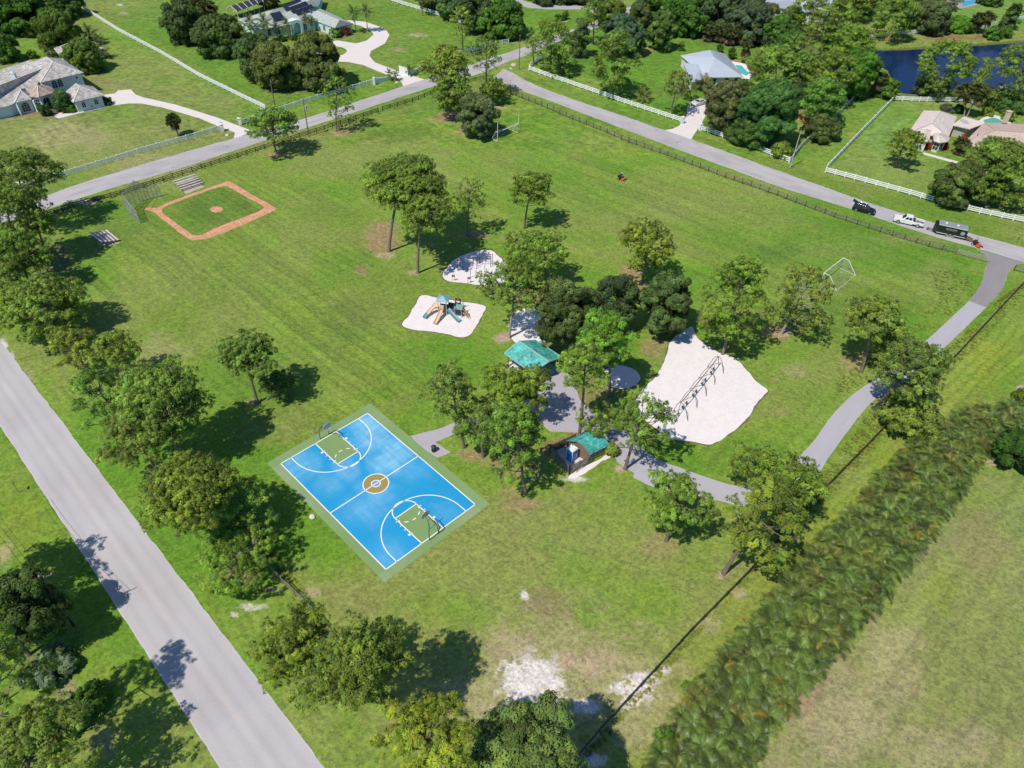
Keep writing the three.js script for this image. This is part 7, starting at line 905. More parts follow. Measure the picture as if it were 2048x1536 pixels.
{ // the long swing set: four bays of bent legs
  const t = thing('swing_set', 'long grey swing set with four bays and eight swings', 'swing set'), steel = mat([0.17, 0.15, 0.15], 0.55, 0.3), seatM = mat([0.03, 0.03, 0.03], 0.8), h = 2.5;
  const node = [[34.27, 2.5, -95.74], [32.38, 2.5, -92.82], [30.38, 2.5, -89.93], [28.46, 2.5, -87.1], [26.31, 2.5, -84.15]], rf = [[35.31, -94.21], [33.36, -91.31], [31.47, -88.45], [29.48, -85.54], [27.58, -82.54]], lf = [[32.89, -95.8], [30.92, -92.81], [28.95, -89.95], [26.92, -86.83], [25.28, -84.12]], e = [25.54, -82.26], e2 = [34.86, -96.3];
  const o = [node[2][0], node[2][2]];
  node.forEach((p, i) => { for (const f of [rf[i], lf[i]]) part('leg', pipe([[p[0], h, p[2]], [lerp(p[0], f[0], 0.3), h - 0.12, lerp(p[2], f[1], 0.3)], [lerp(p[0], f[0], 0.55), h - 0.65, lerp(p[2], f[1], 0.55)], [f[0], 0, f[1]]], 0.05, 7), steel, t); if (i) part('top_beam', rod(node[i - 1], p, 0.06, 8), steel, t); });
  part('leg', rod(node[4], [e[0], 0, e[1]], 0.05), steel, t); part('leg', rod(node[0], [e2[0], 0, e2[1]], 0.05), steel, t);
  for (let i = 0; i < 4; i++) for (const f of [0.33, 0.67]) { const x = lerp(node[i][0], node[i + 1][0], f), z = lerp(node[i][2], node[i + 1][2], f), d = Math.hypot(node[i + 1][0] - node[i][0], node[i + 1][2] - node[i][2]), ux = (node[i + 1][0] - node[i][0]) / d * 0.24, uz = (node[i + 1][2] - node[i][2]) / d * 0.24; part('swing_seat', [beam([x - ux, 0.6, z - uz], [x + ux, 0.6, z + uz], 0.24, 0.06), beam([x - ux * 1.2, 0.66, z - uz * 1.2], [x - ux, 0.6, z - uz], 0.24, 0.05), beam([x + ux, 0.6, z + uz], [x + ux * 1.2, 0.66, z + uz * 1.2], 0.24, 0.05)], seatM, t); for (const s of [-1, 1]) part('chain', rod([x + ux * s, h, z + uz * s], [x + ux * s * 1.15, 0.64, z + uz * s * 1.15], 0.018, 4), steel, t); }
  settle(t, o);
}
// ---------------------------------------------------------------- ball field: backstop, bleachers, goals
const galv = mat([0.36, 0.37, 0.38], 0.5, 0.5), chainLink = (() => { const a = texture(64, 64, (x, y, o) => { const d = Math.max(Math.abs(((x + y) % 32) - 16), Math.abs(((x - y + 64) % 32) - 16)); o[0] = o[1] = o[2] = d > 12.6 ? 1 : 0; }, [5, 5], false); const m = mat([0.42, 0.43, 0.44], 0.6, 0.2, { alphaMap: a, alphaTest: 0.5, side: THREE.DoubleSide }); return m; })();
{
  const t = thing('backstop', 'chain link backstop with angled wings behind home plate', 'backstop'), pts = [[-78.97, -136], [-82.65, -139.11], [-82.56, -145.04], [-81.05, -146.51], [-79, -147.81]], hs = [2.6, 5, 5, 3.4, 2.6];
  pts.forEach((p, i) => { part('post', cyl(0.06, 0.05, hs[i], p[0], 0, p[1], 8), galv, t); if (!i) return; const a = pts[i - 1], n = 3; for (let k = 1; k < n; k++) part('post', cyl(0.045, 0.04, lerp(hs[i - 1], hs[i], k / n), lerp(a[0], p[0], k / n), 0, lerp(a[1], p[1], k / n), 8), galv, t);
    for (const f of [0.02, 0.5, 1]) part('rail', rod([a[0], Math.max(0.06, hs[i - 1] * f), a[1]], [p[0], Math.max(0.06, hs[i] * f), p[1]], 0.035), galv, t);
    const g = new THREE.BufferGeometry(), w = Math.hypot(p[0] - a[0], p[1] - a[1]); g.setAttribute('position', new THREE.Float32BufferAttribute([a[0], 0.05, a[1], p[0], 0.05, p[1], p[0], hs[i], p[1], a[0], hs[i - 1], a[1]], 3)); g.setAttribute('uv', new THREE.Float32BufferAttribute([0, 0, w, 0, w, hs[i], 0, hs[i - 1]], 2)); g.setIndex([0, 1, 2, 0, 2, 3]); g.computeVertexNormals(); part('mesh_panel', g, chainLink, t); });
  const P1 = pts[1], P2 = pts[2], hood = [[P1[0] + 1.1, 5.5, P1[1] + 0.3], [P2[0] + 0.7, 5.5, P2[1] + 0.9]]; part('rail', rod(hood[0], hood[1], 0.035), galv, t); part('rail', rod([P1[0], 5, P1[1]], hood[0], 0.035), galv, t); part('rail', rod([P2[0], 5, P2[1]], hood[1], 0.035), galv, t);
  settle(t, pts[2]);
  const alu = mat([0.66, 0.62, 0.58], 0.45, 0.15), aluDark = mat([0.25, 0.2, 0.18], 0.6, 0.2);
  const bleacher = (c, along, label, flip) => { const t2 = thing('bleachers', label, 'bleachers', [c[0], 0, c[1]], Math.atan2(-along[1], along[0]));
    for (let k = 0; k < 5; k++) { const y = 0.42 + k * 0.2, z = (2 - k) * 0.75 * flip; part('seat_plank', rbox(5.4, 0.06, 0.32, 0.02, 0, y, z), alu, t2); part('foot_board', rbox(5.4, 0.04, 0.24, 0.015, 0, y - 0.22, z + 0.36 * flip), aluDark, t2); }
    for (const x of [-2.3, 0, 2.3]) part('frame', [beam([x, 0.1, 1.7 * flip], [x, 0.1, -1.8 * flip], 0.07), beam([x, 0.2, 1.7 * flip], [x, 1.1, -1.6 * flip], 0.07), beam([x, 0, -1.6 * flip], [x, 1.2, -1.6 * flip], 0.07), beam([x, 0, 0], [x, 0.7, 0], 0.07)], aluDark, t2); return t2; };
  const u = (a, b) => { const d = [b[0] - a[0], b[1] - a[1]], l = Math.hypot(...d); return [d[0] / l, d[1] / l]; };
  sheet('dirt_patch', [[-78.14, -154.29], [-75.3, -156.98], [-71.27, -152.86], [-74.11, -149.33]], mat([0.42, 0.36, 0.3], 1), 0.0085, 'bare dirt under the bleachers by the black fence', 'dirt patch', { amp: 0.3, step: 0.5 }); sheet('dirt_patch', [[-86.85, -130.42], [-84.18, -131.79], [-79.99, -128.17], [-82.68, -126.47]], mat([0.42, 0.36, 0.3], 1), 0.0085, 'bare dirt under the left bleachers', 'dirt patch', { amp: 0.3, step: 0.5 });
  bleacher([-74.92, -153.56], u([-77.88, -153.58], [-74.51, -157.04]), 'pale five row bleachers by the black fence', 1); bleacher([-83.4, -129.29], u([-87.02, -130.81], [-83, -127.2]), 'pale five row bleachers left of the backstop', -1);
  // goals
  const white = mat([0.74, 0.75, 0.76], 0.45), netM = mat([0.55, 0.56, 0.56], 0.9);
  const goal = (a, b, face, label, uprights, depth) => { const t3 = thing('goal', label, 'goal', [(a[0] + b[0]) / 2, 0, (a[1] + b[1]) / 2], Math.atan2(-(b[1] - a[1]), b[0] - a[0])), w = Math.hypot(b[0] - a[0], b[1] - a[1]) / 2, h = 2.44;
    for (const s of [-1, 1]) { part('post', cyl(0.08, 0.08, uprights ? 5.2 : h, s * w, 0, 0, 8), white, t3); part('back_stay', pipe([[s * w, h, 0], [s * w, h, face * depth * 0.35], [s * w, 0.05, face * depth]], 0.06), white, t3); part('ground_bar', rod([s * w, 0.06, 0], [s * w, 0.06, face * depth], 0.04), white, t3); }
    part('crossbar', rod([-w, h, 0], [w, h, 0], 0.08, 8), white, t3); part('back_bar', rod([-w, 0.06, face * depth], [w, 0.06, face * depth], 0.04), white, t3);
    const net = [], n = Math.round(w * 2 / 0.35); for (let k = 0; k <= n; k++) { const x = lerp(-w, w, k / n); net.push(rod([x, h, face * depth * 0.35], [x, 0.08, face * depth], 0.007, 3), rod([x, h, 0], [x, h, face * depth * 0.35], 0.007, 3)); } for (let k = 0; k <= 8; k++) { const f = k / 8; net.push(rod([-w, lerp(h, 0.08, f), face * depth * lerp(0.35, 1, f)], [w, lerp(h, 0.08, f), face * depth * lerp(0.35, 1, f)], 0.007, 3)); for (const s of [-1, 1]) net.push(rod([s * w, lerp(h, 0.08, f), face * depth * lerp(0.35, 1, f)], [s * w, lerp(h, 0.08, f), 0], 0.007, 3)); } part('net', net, netM, t3).userData.kind = 'stuff'; return t3; };
  goal([-5.89, -182.58], [-0.66, -188.27], -1, 'far goal with tall uprights beside the dark shrub tree', true, 2); const ga = [59.62, 2.44, -122.37], gb = [65.12, 2.44, -128.09]; goal([ga[0], ga[2]], [gb[0], gb[2]], 1, 'near white goal with sloping back stays in the right field', false, 3.4);
}

// ---------------------------------------------------------------- vehicles
const rubber = mat([0.02, 0.02, 0.02], 0.85), chrome = mat([0.6, 0.6, 0.62], 0.25, 0.8), lampM = mat([0.75, 0.76, 0.78], 0.15), redLamp = mat([0.4, 0.02, 0.02], 0.2);
const paint = (rgb) => { const m = new THREE.MeshPhysicalMaterial({ roughness: 0.35, clearcoat: 1, clearcoatRoughness: 0.05 }); m.color.setRGB(...rgb); return m; };
function wheel(t, x, z, r, w = 0.24) { const s = Math.sign(z), o = part('wheel', new THREE.CylinderGeometry(r, r, w, 20).rotateX(Math.PI / 2).translate(x, r, z), rubber, t); part('rim', [new THREE.CylinderGeometry(r * 0.62, r * 0.62, 0.04, 16).rotateX(Math.PI / 2).translate(x, r, z + s * (w / 2 + 0.005)), new THREE.CylinderGeometry(r * 0.18, r * 0.18, 0.05, 10).rotateX(Math.PI / 2).translate(x, r, z + s * (w / 2 + 0.02))], chrome, o); }
function shell(profile, w, bevel = 0.09) { const s = new THREE.Shape(); profile.forEach((p, i) => i ? s.lineTo(...p) : s.moveTo(...p)); return new THREE.ExtrudeGeometry(s, { depth: w - 2 * bevel, bevelEnabled: true, bevelSize: bevel * 0.6, bevelThickness: bevel, bevelSegments: 3 }).translate(0, 0, -(w - 2 * bevel) / 2); }
function frustum(b, y0, a, y1) {                           // [x0, x1, half width] at the bottom and top
  const P = [[b[0], y0, -b[2]], [b[1], y0, -b[2]], [b[1], y0, b[2]], [b[0], y0, b[2]], [a[0], y1, -a[2]], [a[1], y1, -a[2]], [a[1], y1, a[2]], [a[0], y1, a[2]]].map(vec);
  const quad = { front: [P[2], P[1], P[5], P[6]], rear: [P[0], P[3], P[7], P[4]], near: [P[3], P[2], P[6], P[7]], far: [P[1], P[0], P[4], P[5]], top: [P[7], P[6], P[5], P[4]] }, pos = []; for (const q of Object.values(quad)) for (const k of [0, 1, 2, 0, 2, 3]) pos.push(...q[k].toArray());
  const g = new THREE.BufferGeometry(); g.setAttribute('position', new THREE.Float32BufferAttribute(pos, 3)); g.computeVertexNormals();
  const pane = (side, u0, u1, v0, v1) => { const [a0, b0, c0, d0] = quad[side], at = (u, v) => a0.clone().lerp(b0, u).lerp(d0.clone().lerp(c0, u), v), n = b0.clone().sub(a0).cross(d0.clone().sub(a0)).normalize(), q = [at(u0, v0), at(u1, v0), at(u1, v1), at(u0, v1)], o = q.map((p) => p.clone().addScaledVector(n, 0.012)), pp = []; for (const k of [0, 1, 2, 0, 2, 3]) pp.push(...o[k].toArray()); for (let i = 0; i < 4; i++) { const j = (i + 1) % 4; for (const p of [q[i], q[j], o[j], q[i], o[j], o[i]]) pp.push(...p.toArray()); } const w = new THREE.BufferGeometry(); w.setAttribute('position', new THREE.Float32BufferAttribute(pp, 3)); w.computeVertexNormals(); return w; };
  return { g, pane };
}
function car(name, label, back, front, rgb, { L = 4.8, W = 1.9, H = 1.68, hood = 0.95, hatch = false, sedan = false } = {}) {
  const c = [(back[0] + front[0]) / 2, (back[1] + front[1]) / 2], t = thing(name, label, 'car', [c[0], 0, c[1]], Math.atan2(-(front[1] - back[1]), front[0] - back[0])), p = paint(rgb), l = L / 2;
  part('body', shell([[-l + 0.1, 0.35], [-l, 0.6], [-l + 0.06, 1.0], [l - 1.45, 1.02], [l - 0.35, 0.88], [l, 0.68], [l - 0.02, 0.4], [l - 0.15, 0.3]], W), p, t);
  const F = sedan ? frustum([-l + 0.75, l - 1.35, W / 2 - 0.1], 0.98, [-l + 1.35, l - 2.1, W / 2 - 0.28], H) : frustum([-l + 0.12, l - 1.3, W / 2 - 0.1], 0.98, [-l + 0.5, l - 2.15, W / 2 - 0.26], H);
  part('cabin', F.g, p, t); part('windshield', F.pane('front', 0.06, 0.94, 0.08, 0.92), glass, t); if (!hatch) part('rear_window', F.pane('rear', 0.08, 0.92, 0.15, 0.9), glass, t);
  for (const s of ['near', 'far']) for (const [a, b] of s === 'near' ? [[0.06, 0.3], [0.33, 0.6], [0.63, 0.93]] : [[0.07, 0.37], [0.4, 0.67], [0.7, 0.94]]) part('side_window', F.pane(s, a, b, 0.14, 0.86), glass, t);
  for (const x of [-l + 0.9, l - 0.95]) for (const z of [-W / 2 + 0.1, W / 2 - 0.1]) wheel(t, x, z, 0.36); for (const z of [-0.66, 0.66]) { part('headlight', rbox(0.3, 0.16, 0.4, 0.04, l - 0.16, 0.72, z), lampM, t); part('tail_light', rbox(0.12, 0.22, 0.32, 0.03, -l + 0.02, 0.85, z), redLamp, t); part('mirror', rbox(0.14, 0.16, 0.24, 0.04, l - 1.6, 1.12, Math.sign(z) * (W / 2 + 0.08)), p, t); }
  part('bumper', rbox(0.2, 0.26, W - 0.16, 0.06, l - 0.02, 0.42, 0), rubber, t); part('bumper', rbox(0.2, 0.26, W - 0.16, 0.06, -l + 0.02, 0.45, 0), rubber, t); for (const s of [-1, 1]) part('roof_rail', rod([-l + 0.7, H + 0.03, s * 0.58], [l - 2.25, H + 0.03, s * 0.58], 0.025), chrome, t);
  if (hatch) { const hz = part('tailgate', [slab([[-l + 0.5, H + 0.03, -0.68], [-l + 0.5, H + 0.03, 0.68], [-l - 0.45, H + 0.42, 0.62], [-l - 0.45, H + 0.42, -0.62]], 0.06)], p, t, 'raised tailgate'); part('rear_window', slab([[-l + 0.36, H + 0.105, -0.52], [-l + 0.36, H + 0.105, 0.52], [-l - 0.2, H + 0.335, 0.48], [-l - 0.2, H + 0.335, -0.48]], 0.02), glass, hz); part('boot_opening', F.pane('rear', 0.08, 0.92, 0.05, 0.92), rubber, t); }
  return t;
}
const behind = (a, b, d) => { const l = Math.hypot(b[0] - a[0], b[1] - a[1]), nx = (b[1] - a[1]) / l, nz = -(b[0] - a[0]) / l, s = nz < 0 ? 1 : -1; return [[a[0] + nx * d * s, a[1] + nz * d * s], [b[0] + nx * d * s, b[1] + nz * d * s]]; };
{ const [b, f] = behind([75.76, -152.39], [79.03, -150.35], 0.9); car('car', 'black sport utility car with raised tailgate on the road', b, f, [0.006, 0.007, 0.012], { hatch: true }); }
{ const [b, f] = behind([52.28, -212.38], [49.65, -210.3], 0.9); car('car', 'silver white sedan parked on the concrete driveway', b, f, [0.6, 0.6, 0.62], { sedan: true, H: 1.45, L: 4.6 }); }
{ // pickup
  const [b, f] = behind([88.64, -145.11], [82.72, -147.84], 0.98), c = [(b[0] + f[0]) / 2, (b[1] + f[1]) / 2], t = thing('pickup_truck', 'white crew cab pickup truck hitched to the black trailer', 'pickup truck', [c[0], 0, c[1]], Math.atan2(-(f[1] - b[1]), f[0] - b[0])), p = paint([0.78, 0.78, 0.77]), l = 3.05, W = 2.02;
  part('body', shell([[-0.75, 0.5], [-0.75, 1.12], [1.2, 1.14], [2.75, 1.08], [l, 0.95], [l, 0.55], [2.9, 0.42], [-0.75, 0.42]], W), p, t);
  for (const z of [-0.95, 0.95]) part('bed_side', rbox(2.35, 0.62, 0.14, 0.05, -1.88, 0.86, z), p, t); part('bed_floor', rbox(2.4, 0.12, 1.9, 0.03, -1.86, 0.62, 0), rubber, t); part('tailgate', rbox(0.1, 0.6, 1.86, 0.03, -l + 0.02, 0.86, 0), p, t); part('bed_rail_box', rbox(0.5, 0.35, 1.7, 0.04, -0.98, 1.1, 0), rubber, t, 'black toolbox behind the cab'); part('cargo', [rbox(1.2, 0.2, 0.5, 0.05, -1.9, 0.8, 0.3, 0.3), rbox(0.8, 0.3, 0.4, 0.05, -2.3, 0.85, -0.4, -0.4), rod([-2.7, 0.9, 0.1], [-1.4, 1.15, -0.2], 0.04)], mat([0.25, 0.22, 0.2], 0.8), t).userData.kind = 'stuff';
  const F = frustum([-0.72, 1.5, W / 2 - 0.12], 1.1, [-0.55, 0.75, W / 2 - 0.28], 1.92); part('cabin', F.g, p, t); part('windshield', F.pane('front', 0.06, 0.94, 0.08, 0.92), glass, t); part('rear_window', F.pane('rear', 0.15, 0.85, 0.3, 0.85), glass, t); for (const [a, d] of [[0.08, 0.42], [0.48, 0.82]]) { part('side_window', F.pane('near', a, d, 0.18, 0.85), glass, t); part('side_window', F.pane('far', 1 - d, 1 - a, 0.18, 0.85), glass, t); }
  for (const x of [-1.95, 2.05]) for (const z of [-0.92, 0.92]) wheel(t, x, z, 0.42, 0.28); for (const z of [-0.75, 0.75]) { part('headlight', rbox(0.14, 0.3, 0.36, 0.04, l - 0.02, 0.85, z), lampM, t); part('tail_light', rbox(0.08, 0.4, 0.16, 0.02, -l, 0.9, Math.sign(z) * 0.93), redLamp, t); part('mirror', rbox(0.16, 0.26, 0.26, 0.05, 1.05, 1.22, Math.sign(z) * 1.12), p, t); }
  part('grille', rbox(0.08, 0.4, 1.1, 0.03, l + 0.02, 0.8, 0), rubber, t); part('bumper', rbox(0.24, 0.22, 1.96, 0.06, l, 0.48, 0), chrome, t); part('bumper', rbox(0.2, 0.2, 1.9, 0.06, -l - 0.02, 0.5, 0), chrome, t);
}
{ // trailer with a loading ramp
  const [f, b] = behind([89.7, -143.38], [95.63, -140.77], 1.05), c = [(b[0] + f[0]) / 2, (b[1] + f[1]) / 2], t = thing('cargo_trailer', 'black enclosed trailer with silver roof and open rear ramp', 'trailer', [c[0], 0, c[1]], Math.atan2(-(f[1] - b[1]), f[0] - b[0])), black = paint([0.008, 0.008, 0.01]), silver = mat([0.42, 0.44, 0.47], 0.4, 0.4), pale = mat([0.68, 0.7, 0.72], 0.35, 0.3), l = Math.hypot(f[0] - b[0], f[1] - b[1]) / 2, W = 2.1, Y = 0.55, H = 2.45;
  const nose = [[-l, -W / 2], [l - 0.75, -W / 2], [l, -0.35], [l, 0.35], [l - 0.75, W / 2], [-l, W / 2]]; part('body', prism(nose, Y, H), black, t); part('roof', prism(nose.map(([x, z]) => [Math.min(x, l - 0.7) * 1.0, z * 0.985]), H, H + 0.06), silver, t); for (const s of [-1, 1]) { part('roof_trim', beam([-l, H - 0.03, s * W / 2], [l - 0.75, H - 0.03, s * W / 2], 0.09, 0.16), pale, t); part('skirt_trim', beam([-l, Y + 0.06, s * (W / 2 + 0.01)], [l - 0.75, Y + 0.06, s * (W / 2 + 0.01)], 0.03, 0.14), pale, t); }
  for (const x of [-1.2, 1.1]) part('roof_vent', [rbox(0.42, 0.1, 0.42, 0.03, x, H + 0.1, 0.1), rbox(0.36, 0.08, 0.36, 0.03, x, H + 0.18, 0.1)], trimWhite, t);
  for (const x of [-0.75, 0.05]) for (const z of [-W / 2 - 0.02, W / 2 + 0.02]) wheel(t, x, z, 0.34, 0.22); for (const s of [-1, 1]) part('fender', new THREE.CylinderGeometry(0.44, 0.44, 0.28, 16, 1, false, -Math.PI / 2, Math.PI).rotateX(Math.PI / 2).scale(1.9, 1, 1).translate(-0.35, 0.42, s * (W / 2 + 0.06)), silver, t);
  // pale lettering strokes and the round badge on both sides
  const script = document.createElement('canvas'); script.width = 512; script.height = 160; const g2 = script.getContext('2d'); g2.fillStyle = '#020203'; g2.fillRect(0, 0, 512, 160); g2.strokeStyle = '#b9bcc0'; g2.lineWidth = 11; g2.lineCap = 'round'; g2.beginPath(); { const r = rng(8); for (let k = 0; k < 9; k++) { const x = 30 + k * 52; g2.moveTo(x, 96); g2.lineTo(x + 14, 26 + r() * 22); g2.lineTo(x + 26, 92); if (k % 2) { g2.moveTo(x + 4, 62); g2.lineTo(x + 34, 58); } } } g2.stroke(); g2.lineWidth = 6; g2.strokeStyle = '#7d8085'; g2.beginPath(); for (let k = 0; k < 15; k++) { g2.moveTo(60 + k * 26, 146); g2.lineTo(68 + k * 26, 124); g2.lineTo(76 + k * 26, 146); } g2.stroke();
  const tex = new THREE.CanvasTexture(script); tex.colorSpace = THREE.SRGBColorSpace; const print = new THREE.MeshStandardMaterial({ map: tex, roughness: 0.4 });
  for (const s of [-1, 1]) { const o = part('lettering', new THREE.PlaneGeometry(2.5, 0.78), print, t); o.position.set(-0.2, 1.75, s * (W / 2 + 0.012)); if (s < 0) o.rotation.y = Math.PI; const d = []; for (let k = 0; k < 24; k++) { const a = k / 24 * 6.283, q = k % 2 ? 0.46 : 0.4; d.push([Math.cos(a) * q, Math.sin(a) * q]); } const sh = new THREE.Shape(d.map((p) => new THREE.Vector2(...p))); part('badge', new THREE.ExtrudeGeometry(sh, { depth: 0.02, bevelEnabled: false }).translate(-l + 0.75, 1.5, s > 0 ? W / 2 + 0.002 : -W / 2 - 0.022), silver, t); }
  part('tongue', [beam([l, 0.5, -0.5], [l + 1.2, 0.5, 0], 0.1), beam([l, 0.5, 0.5], [l + 1.2, 0.5, 0], 0.1), cyl(0.05, 0.05, 0.9, l + 0.9, 0.1, 0, 8)], rubber, t); part('ramp', [slab([[-l, 0.55, -0.95], [-l, 0.55, 0.95], [-l - 1.8, 0.06, 0.95], [-l - 1.8, 0.06, -0.95]], 0.07)], mat([0.16, 0.1, 0.08], 0.9), t); part('rear_frame', [beam([-l - 0.02, Y, -W / 2], [-l - 0.02, H, -W / 2], 0.1), beam([-l - 0.02, Y, W / 2], [-l - 0.02, H, W / 2], 0.1), beam([-l - 0.02, H, -W / 2], [-l - 0.02, H, W / 2], 0.1)], black, t); part('rear_opening', box(0.02, H - Y - 0.15, W - 0.2, -l - 0.011, (H + Y) / 2, 0), mat([0.01, 0.01, 0.01], 1), t);
}
const orangeP = mat([0.55, 0.1, 0.02], 0.45);
function mower(label, p, turn) {
  const t = thing('riding_mower', label, 'riding mower', [p[0], 0, p[1]], turn);
  part('cutting_deck', rbox(0.75, 0.22, 1.5, 0.07, 0.35, 0.27, 0), orangeP, t); part('frame', rbox(1.7, 0.16, 0.6, 0.04, -0.1, 0.45, 0), orangeP, t); part('engine', rbox(0.6, 0.45, 0.7, 0.08, -0.75, 0.72, 0), rubber, t); part('fuel_tank', rbox(0.5, 0.25, 0.22, 0.06, -0.3, 0.62, 0.42), rubber, t); part('fuel_tank', rbox(0.5, 0.25, 0.22, 0.06, -0.3, 0.62, -0.42), rubber, t);
  part('seat', [rbox(0.5, 0.14, 0.5, 0.05, -0.2, 0.78, 0), rbox(0.12, 0.5, 0.48, 0.05, -0.45, 1.02, 0, 0, 0, 0.15)], mat([0.03, 0.03, 0.03], 0.7), t); for (const z of [-0.28, 0.28]) part('lever', pipe([[0.15, 0.55, z], [0.25, 1.0, z], [0.1, 1.12, z * 0.6]], 0.02), rubber, t); part('roll_bar', pipe([[-0.6, 0.5, -0.5], [-0.65, 1.6, -0.42], [-0.65, 1.6, 0.42], [-0.6, 0.5, 0.5]], 0.03), rubber, t);
  for (const z of [-0.58, 0.58]) { wheel(t, -0.6, z, 0.3, 0.26); wheel(t, 0.95, z * 0.8, 0.15, 0.14); part('fork', beam([0.6, 0.45, z * 0.75], [0.95, 0.3, z * 0.75], 0.06), orangeP, t); } return t;
}
mower('orange riding mower parked behind the trailer ramp', [97.53, -138.77], -1.1);
{
  const p = [24.33, -163.65], turn = -0.55; mower('orange riding mower driven across the mid field', p, turn);
  const { MarchingCubes } = await import('three/addons/objects/MarchingCubes.js');
  const field = (bones, N, size, c, m) => { const mc = new MarchingCubes(N, m, false, false, 60000); mc.isolation = 0; for (let k = 0; k < N; k++) for (let j = 0; j < N; j++) for (let i = 0; i < N; i++) { const x = c[0] + (i / N - 0.5) * size, y = c[1] + (j / N - 0.5) * size, z = c[2] + (k / N - 0.5) * size; let s = 0; for (const [a, b, r0, r1] of bones) { const dx = b[0] - a[0], dy = b[1] - a[1], dz = b[2] - a[2], f = clamp(((x - a[0]) * dx + (y - a[1]) * dy + (z - a[2]) * dz) / (dx * dx + dy * dy + dz * dz + 1e-9)), d = Math.hypot(x - a[0] - dx * f, y - a[1] - dy * f, z - a[2] - dz * f) - lerp(r0, r1, f); s += Math.exp(-d * 40); } mc.field[i + j * N + k * N * N] = Math.log(s) / 40; } mc.update(); const n = mc.count ?? mc.geometry.drawRange.count, g = new THREE.BufferGeometry(), P = Float32Array.from(mc.positionArray.subarray(0, n * 3)); for (let i = 0; i < P.length; i += 3) { P[i] = P[i] * size / 2 + c[0]; P[i + 1] = P[i + 1] * size / 2 + c[1]; P[i + 2] = P[i + 2] * size / 2 + c[2]; } g.setAttribute('position', new THREE.BufferAttribute(P, 3)); g.setAttribute('normal', new THREE.BufferAttribute(Float32Array.from(mc.normalArray.subarray(0, n * 3)), 3)); return g; };
  const t = thing('person', 'person in dark shirt and pale hat driving the riding mower', 'person', [p[0], 0, p[1]], turn), arms = [], legs = []; for (const s of [-1, 1]) { arms.push([[-0.26, 1.34, s * 0.2], [-0.05, 1.1, s * 0.27], 0.055, 0.045], [[-0.05, 1.1, s * 0.27], [0.13, 1.08, s * 0.2], 0.045, 0.03]); legs.push([[-0.2, 0.9, s * 0.1], [0.25, 0.93, s * 0.14], 0.09, 0.065], [[0.25, 0.93, s * 0.14], [0.4, 0.52, s * 0.14], 0.06, 0.04], [[0.4, 0.5, s * 0.14], [0.54, 0.48, s * 0.15], 0.045, 0.035]); }
  const torso = [[[-0.22, 0.92, 0], [-0.24, 1.16, 0], 0.14, 0.15], [[-0.24, 1.16, 0], [-0.26, 1.34, 0], 0.15, 0.13], [[-0.26, 1.35, -0.15], [-0.26, 1.35, 0.15], 0.08, 0.08]], neck = [[-0.25, 1.38, 0], [-0.23, 1.5, 0], 0.055, 0.055], head = [[-0.22, 1.56, 0], [-0.2, 1.64, 0], 0.085, 0.1], nose = [[-0.12, 1.59, 0], [-0.1, 1.58, 0], 0.018, 0.02];
  const fingers = []; for (const s of [-1, 1]) for (let k = 0; k < 5; k++) fingers.push([[0.13, 1.08, s * 0.2], [0.2 - (k === 4 ? 0.03 : 0), 1.07 + k * 0.018 - 0.03, s * (0.18 - (k === 4 ? -0.03 : 0.02))], 0.014, 0.01]);
  const skin = mat([0.36, 0.22, 0.15], 0.7); part('body', field([...torso, neck, head, nose, ...arms, ...legs, ...fingers], 76, 1.7, [0.1, 1.05, 0], skin), skin, t);
  const grow = (b, d) => b.map(([a, c, r0, r1]) => [a, c, r0 + d, r1 + d]); part('shirt', field(grow([...torso, arms[0], arms[2]], 0.016), 60, 1.2, [-0.2, 1.2, 0], skin), mat([0.03, 0.035, 0.05], 0.9), t); part('trousers', field(grow(legs.filter((_, i) => i % 3 < 2), 0.016), 60, 1.2, [0.1, 0.8, 0], skin), mat([0.05, 0.05, 0.07], 0.9), t); part('boots', field(grow(legs.filter((_, i) => i % 3 === 2), 0.02), 50, 0.9, [0.45, 0.5, 0], skin), mat([0.1, 0.06, 0.03], 0.8), t);
  part('hat', [new THREE.CylinderGeometry(0.1, 0.115, 0.1, 14).translate(-0.2, 1.71, 0), new THREE.CylinderGeometry(0.2, 0.21, 0.015, 16).translate(-0.19, 1.66, 0)], mat([0.55, 0.55, 0.54], 0.9), t); part('eyes', [-1, 1].map((s) => new THREE.SphereGeometry(0.012, 6, 5).translate(-0.115, 1.615, s * 0.035)), rubber, t);
}
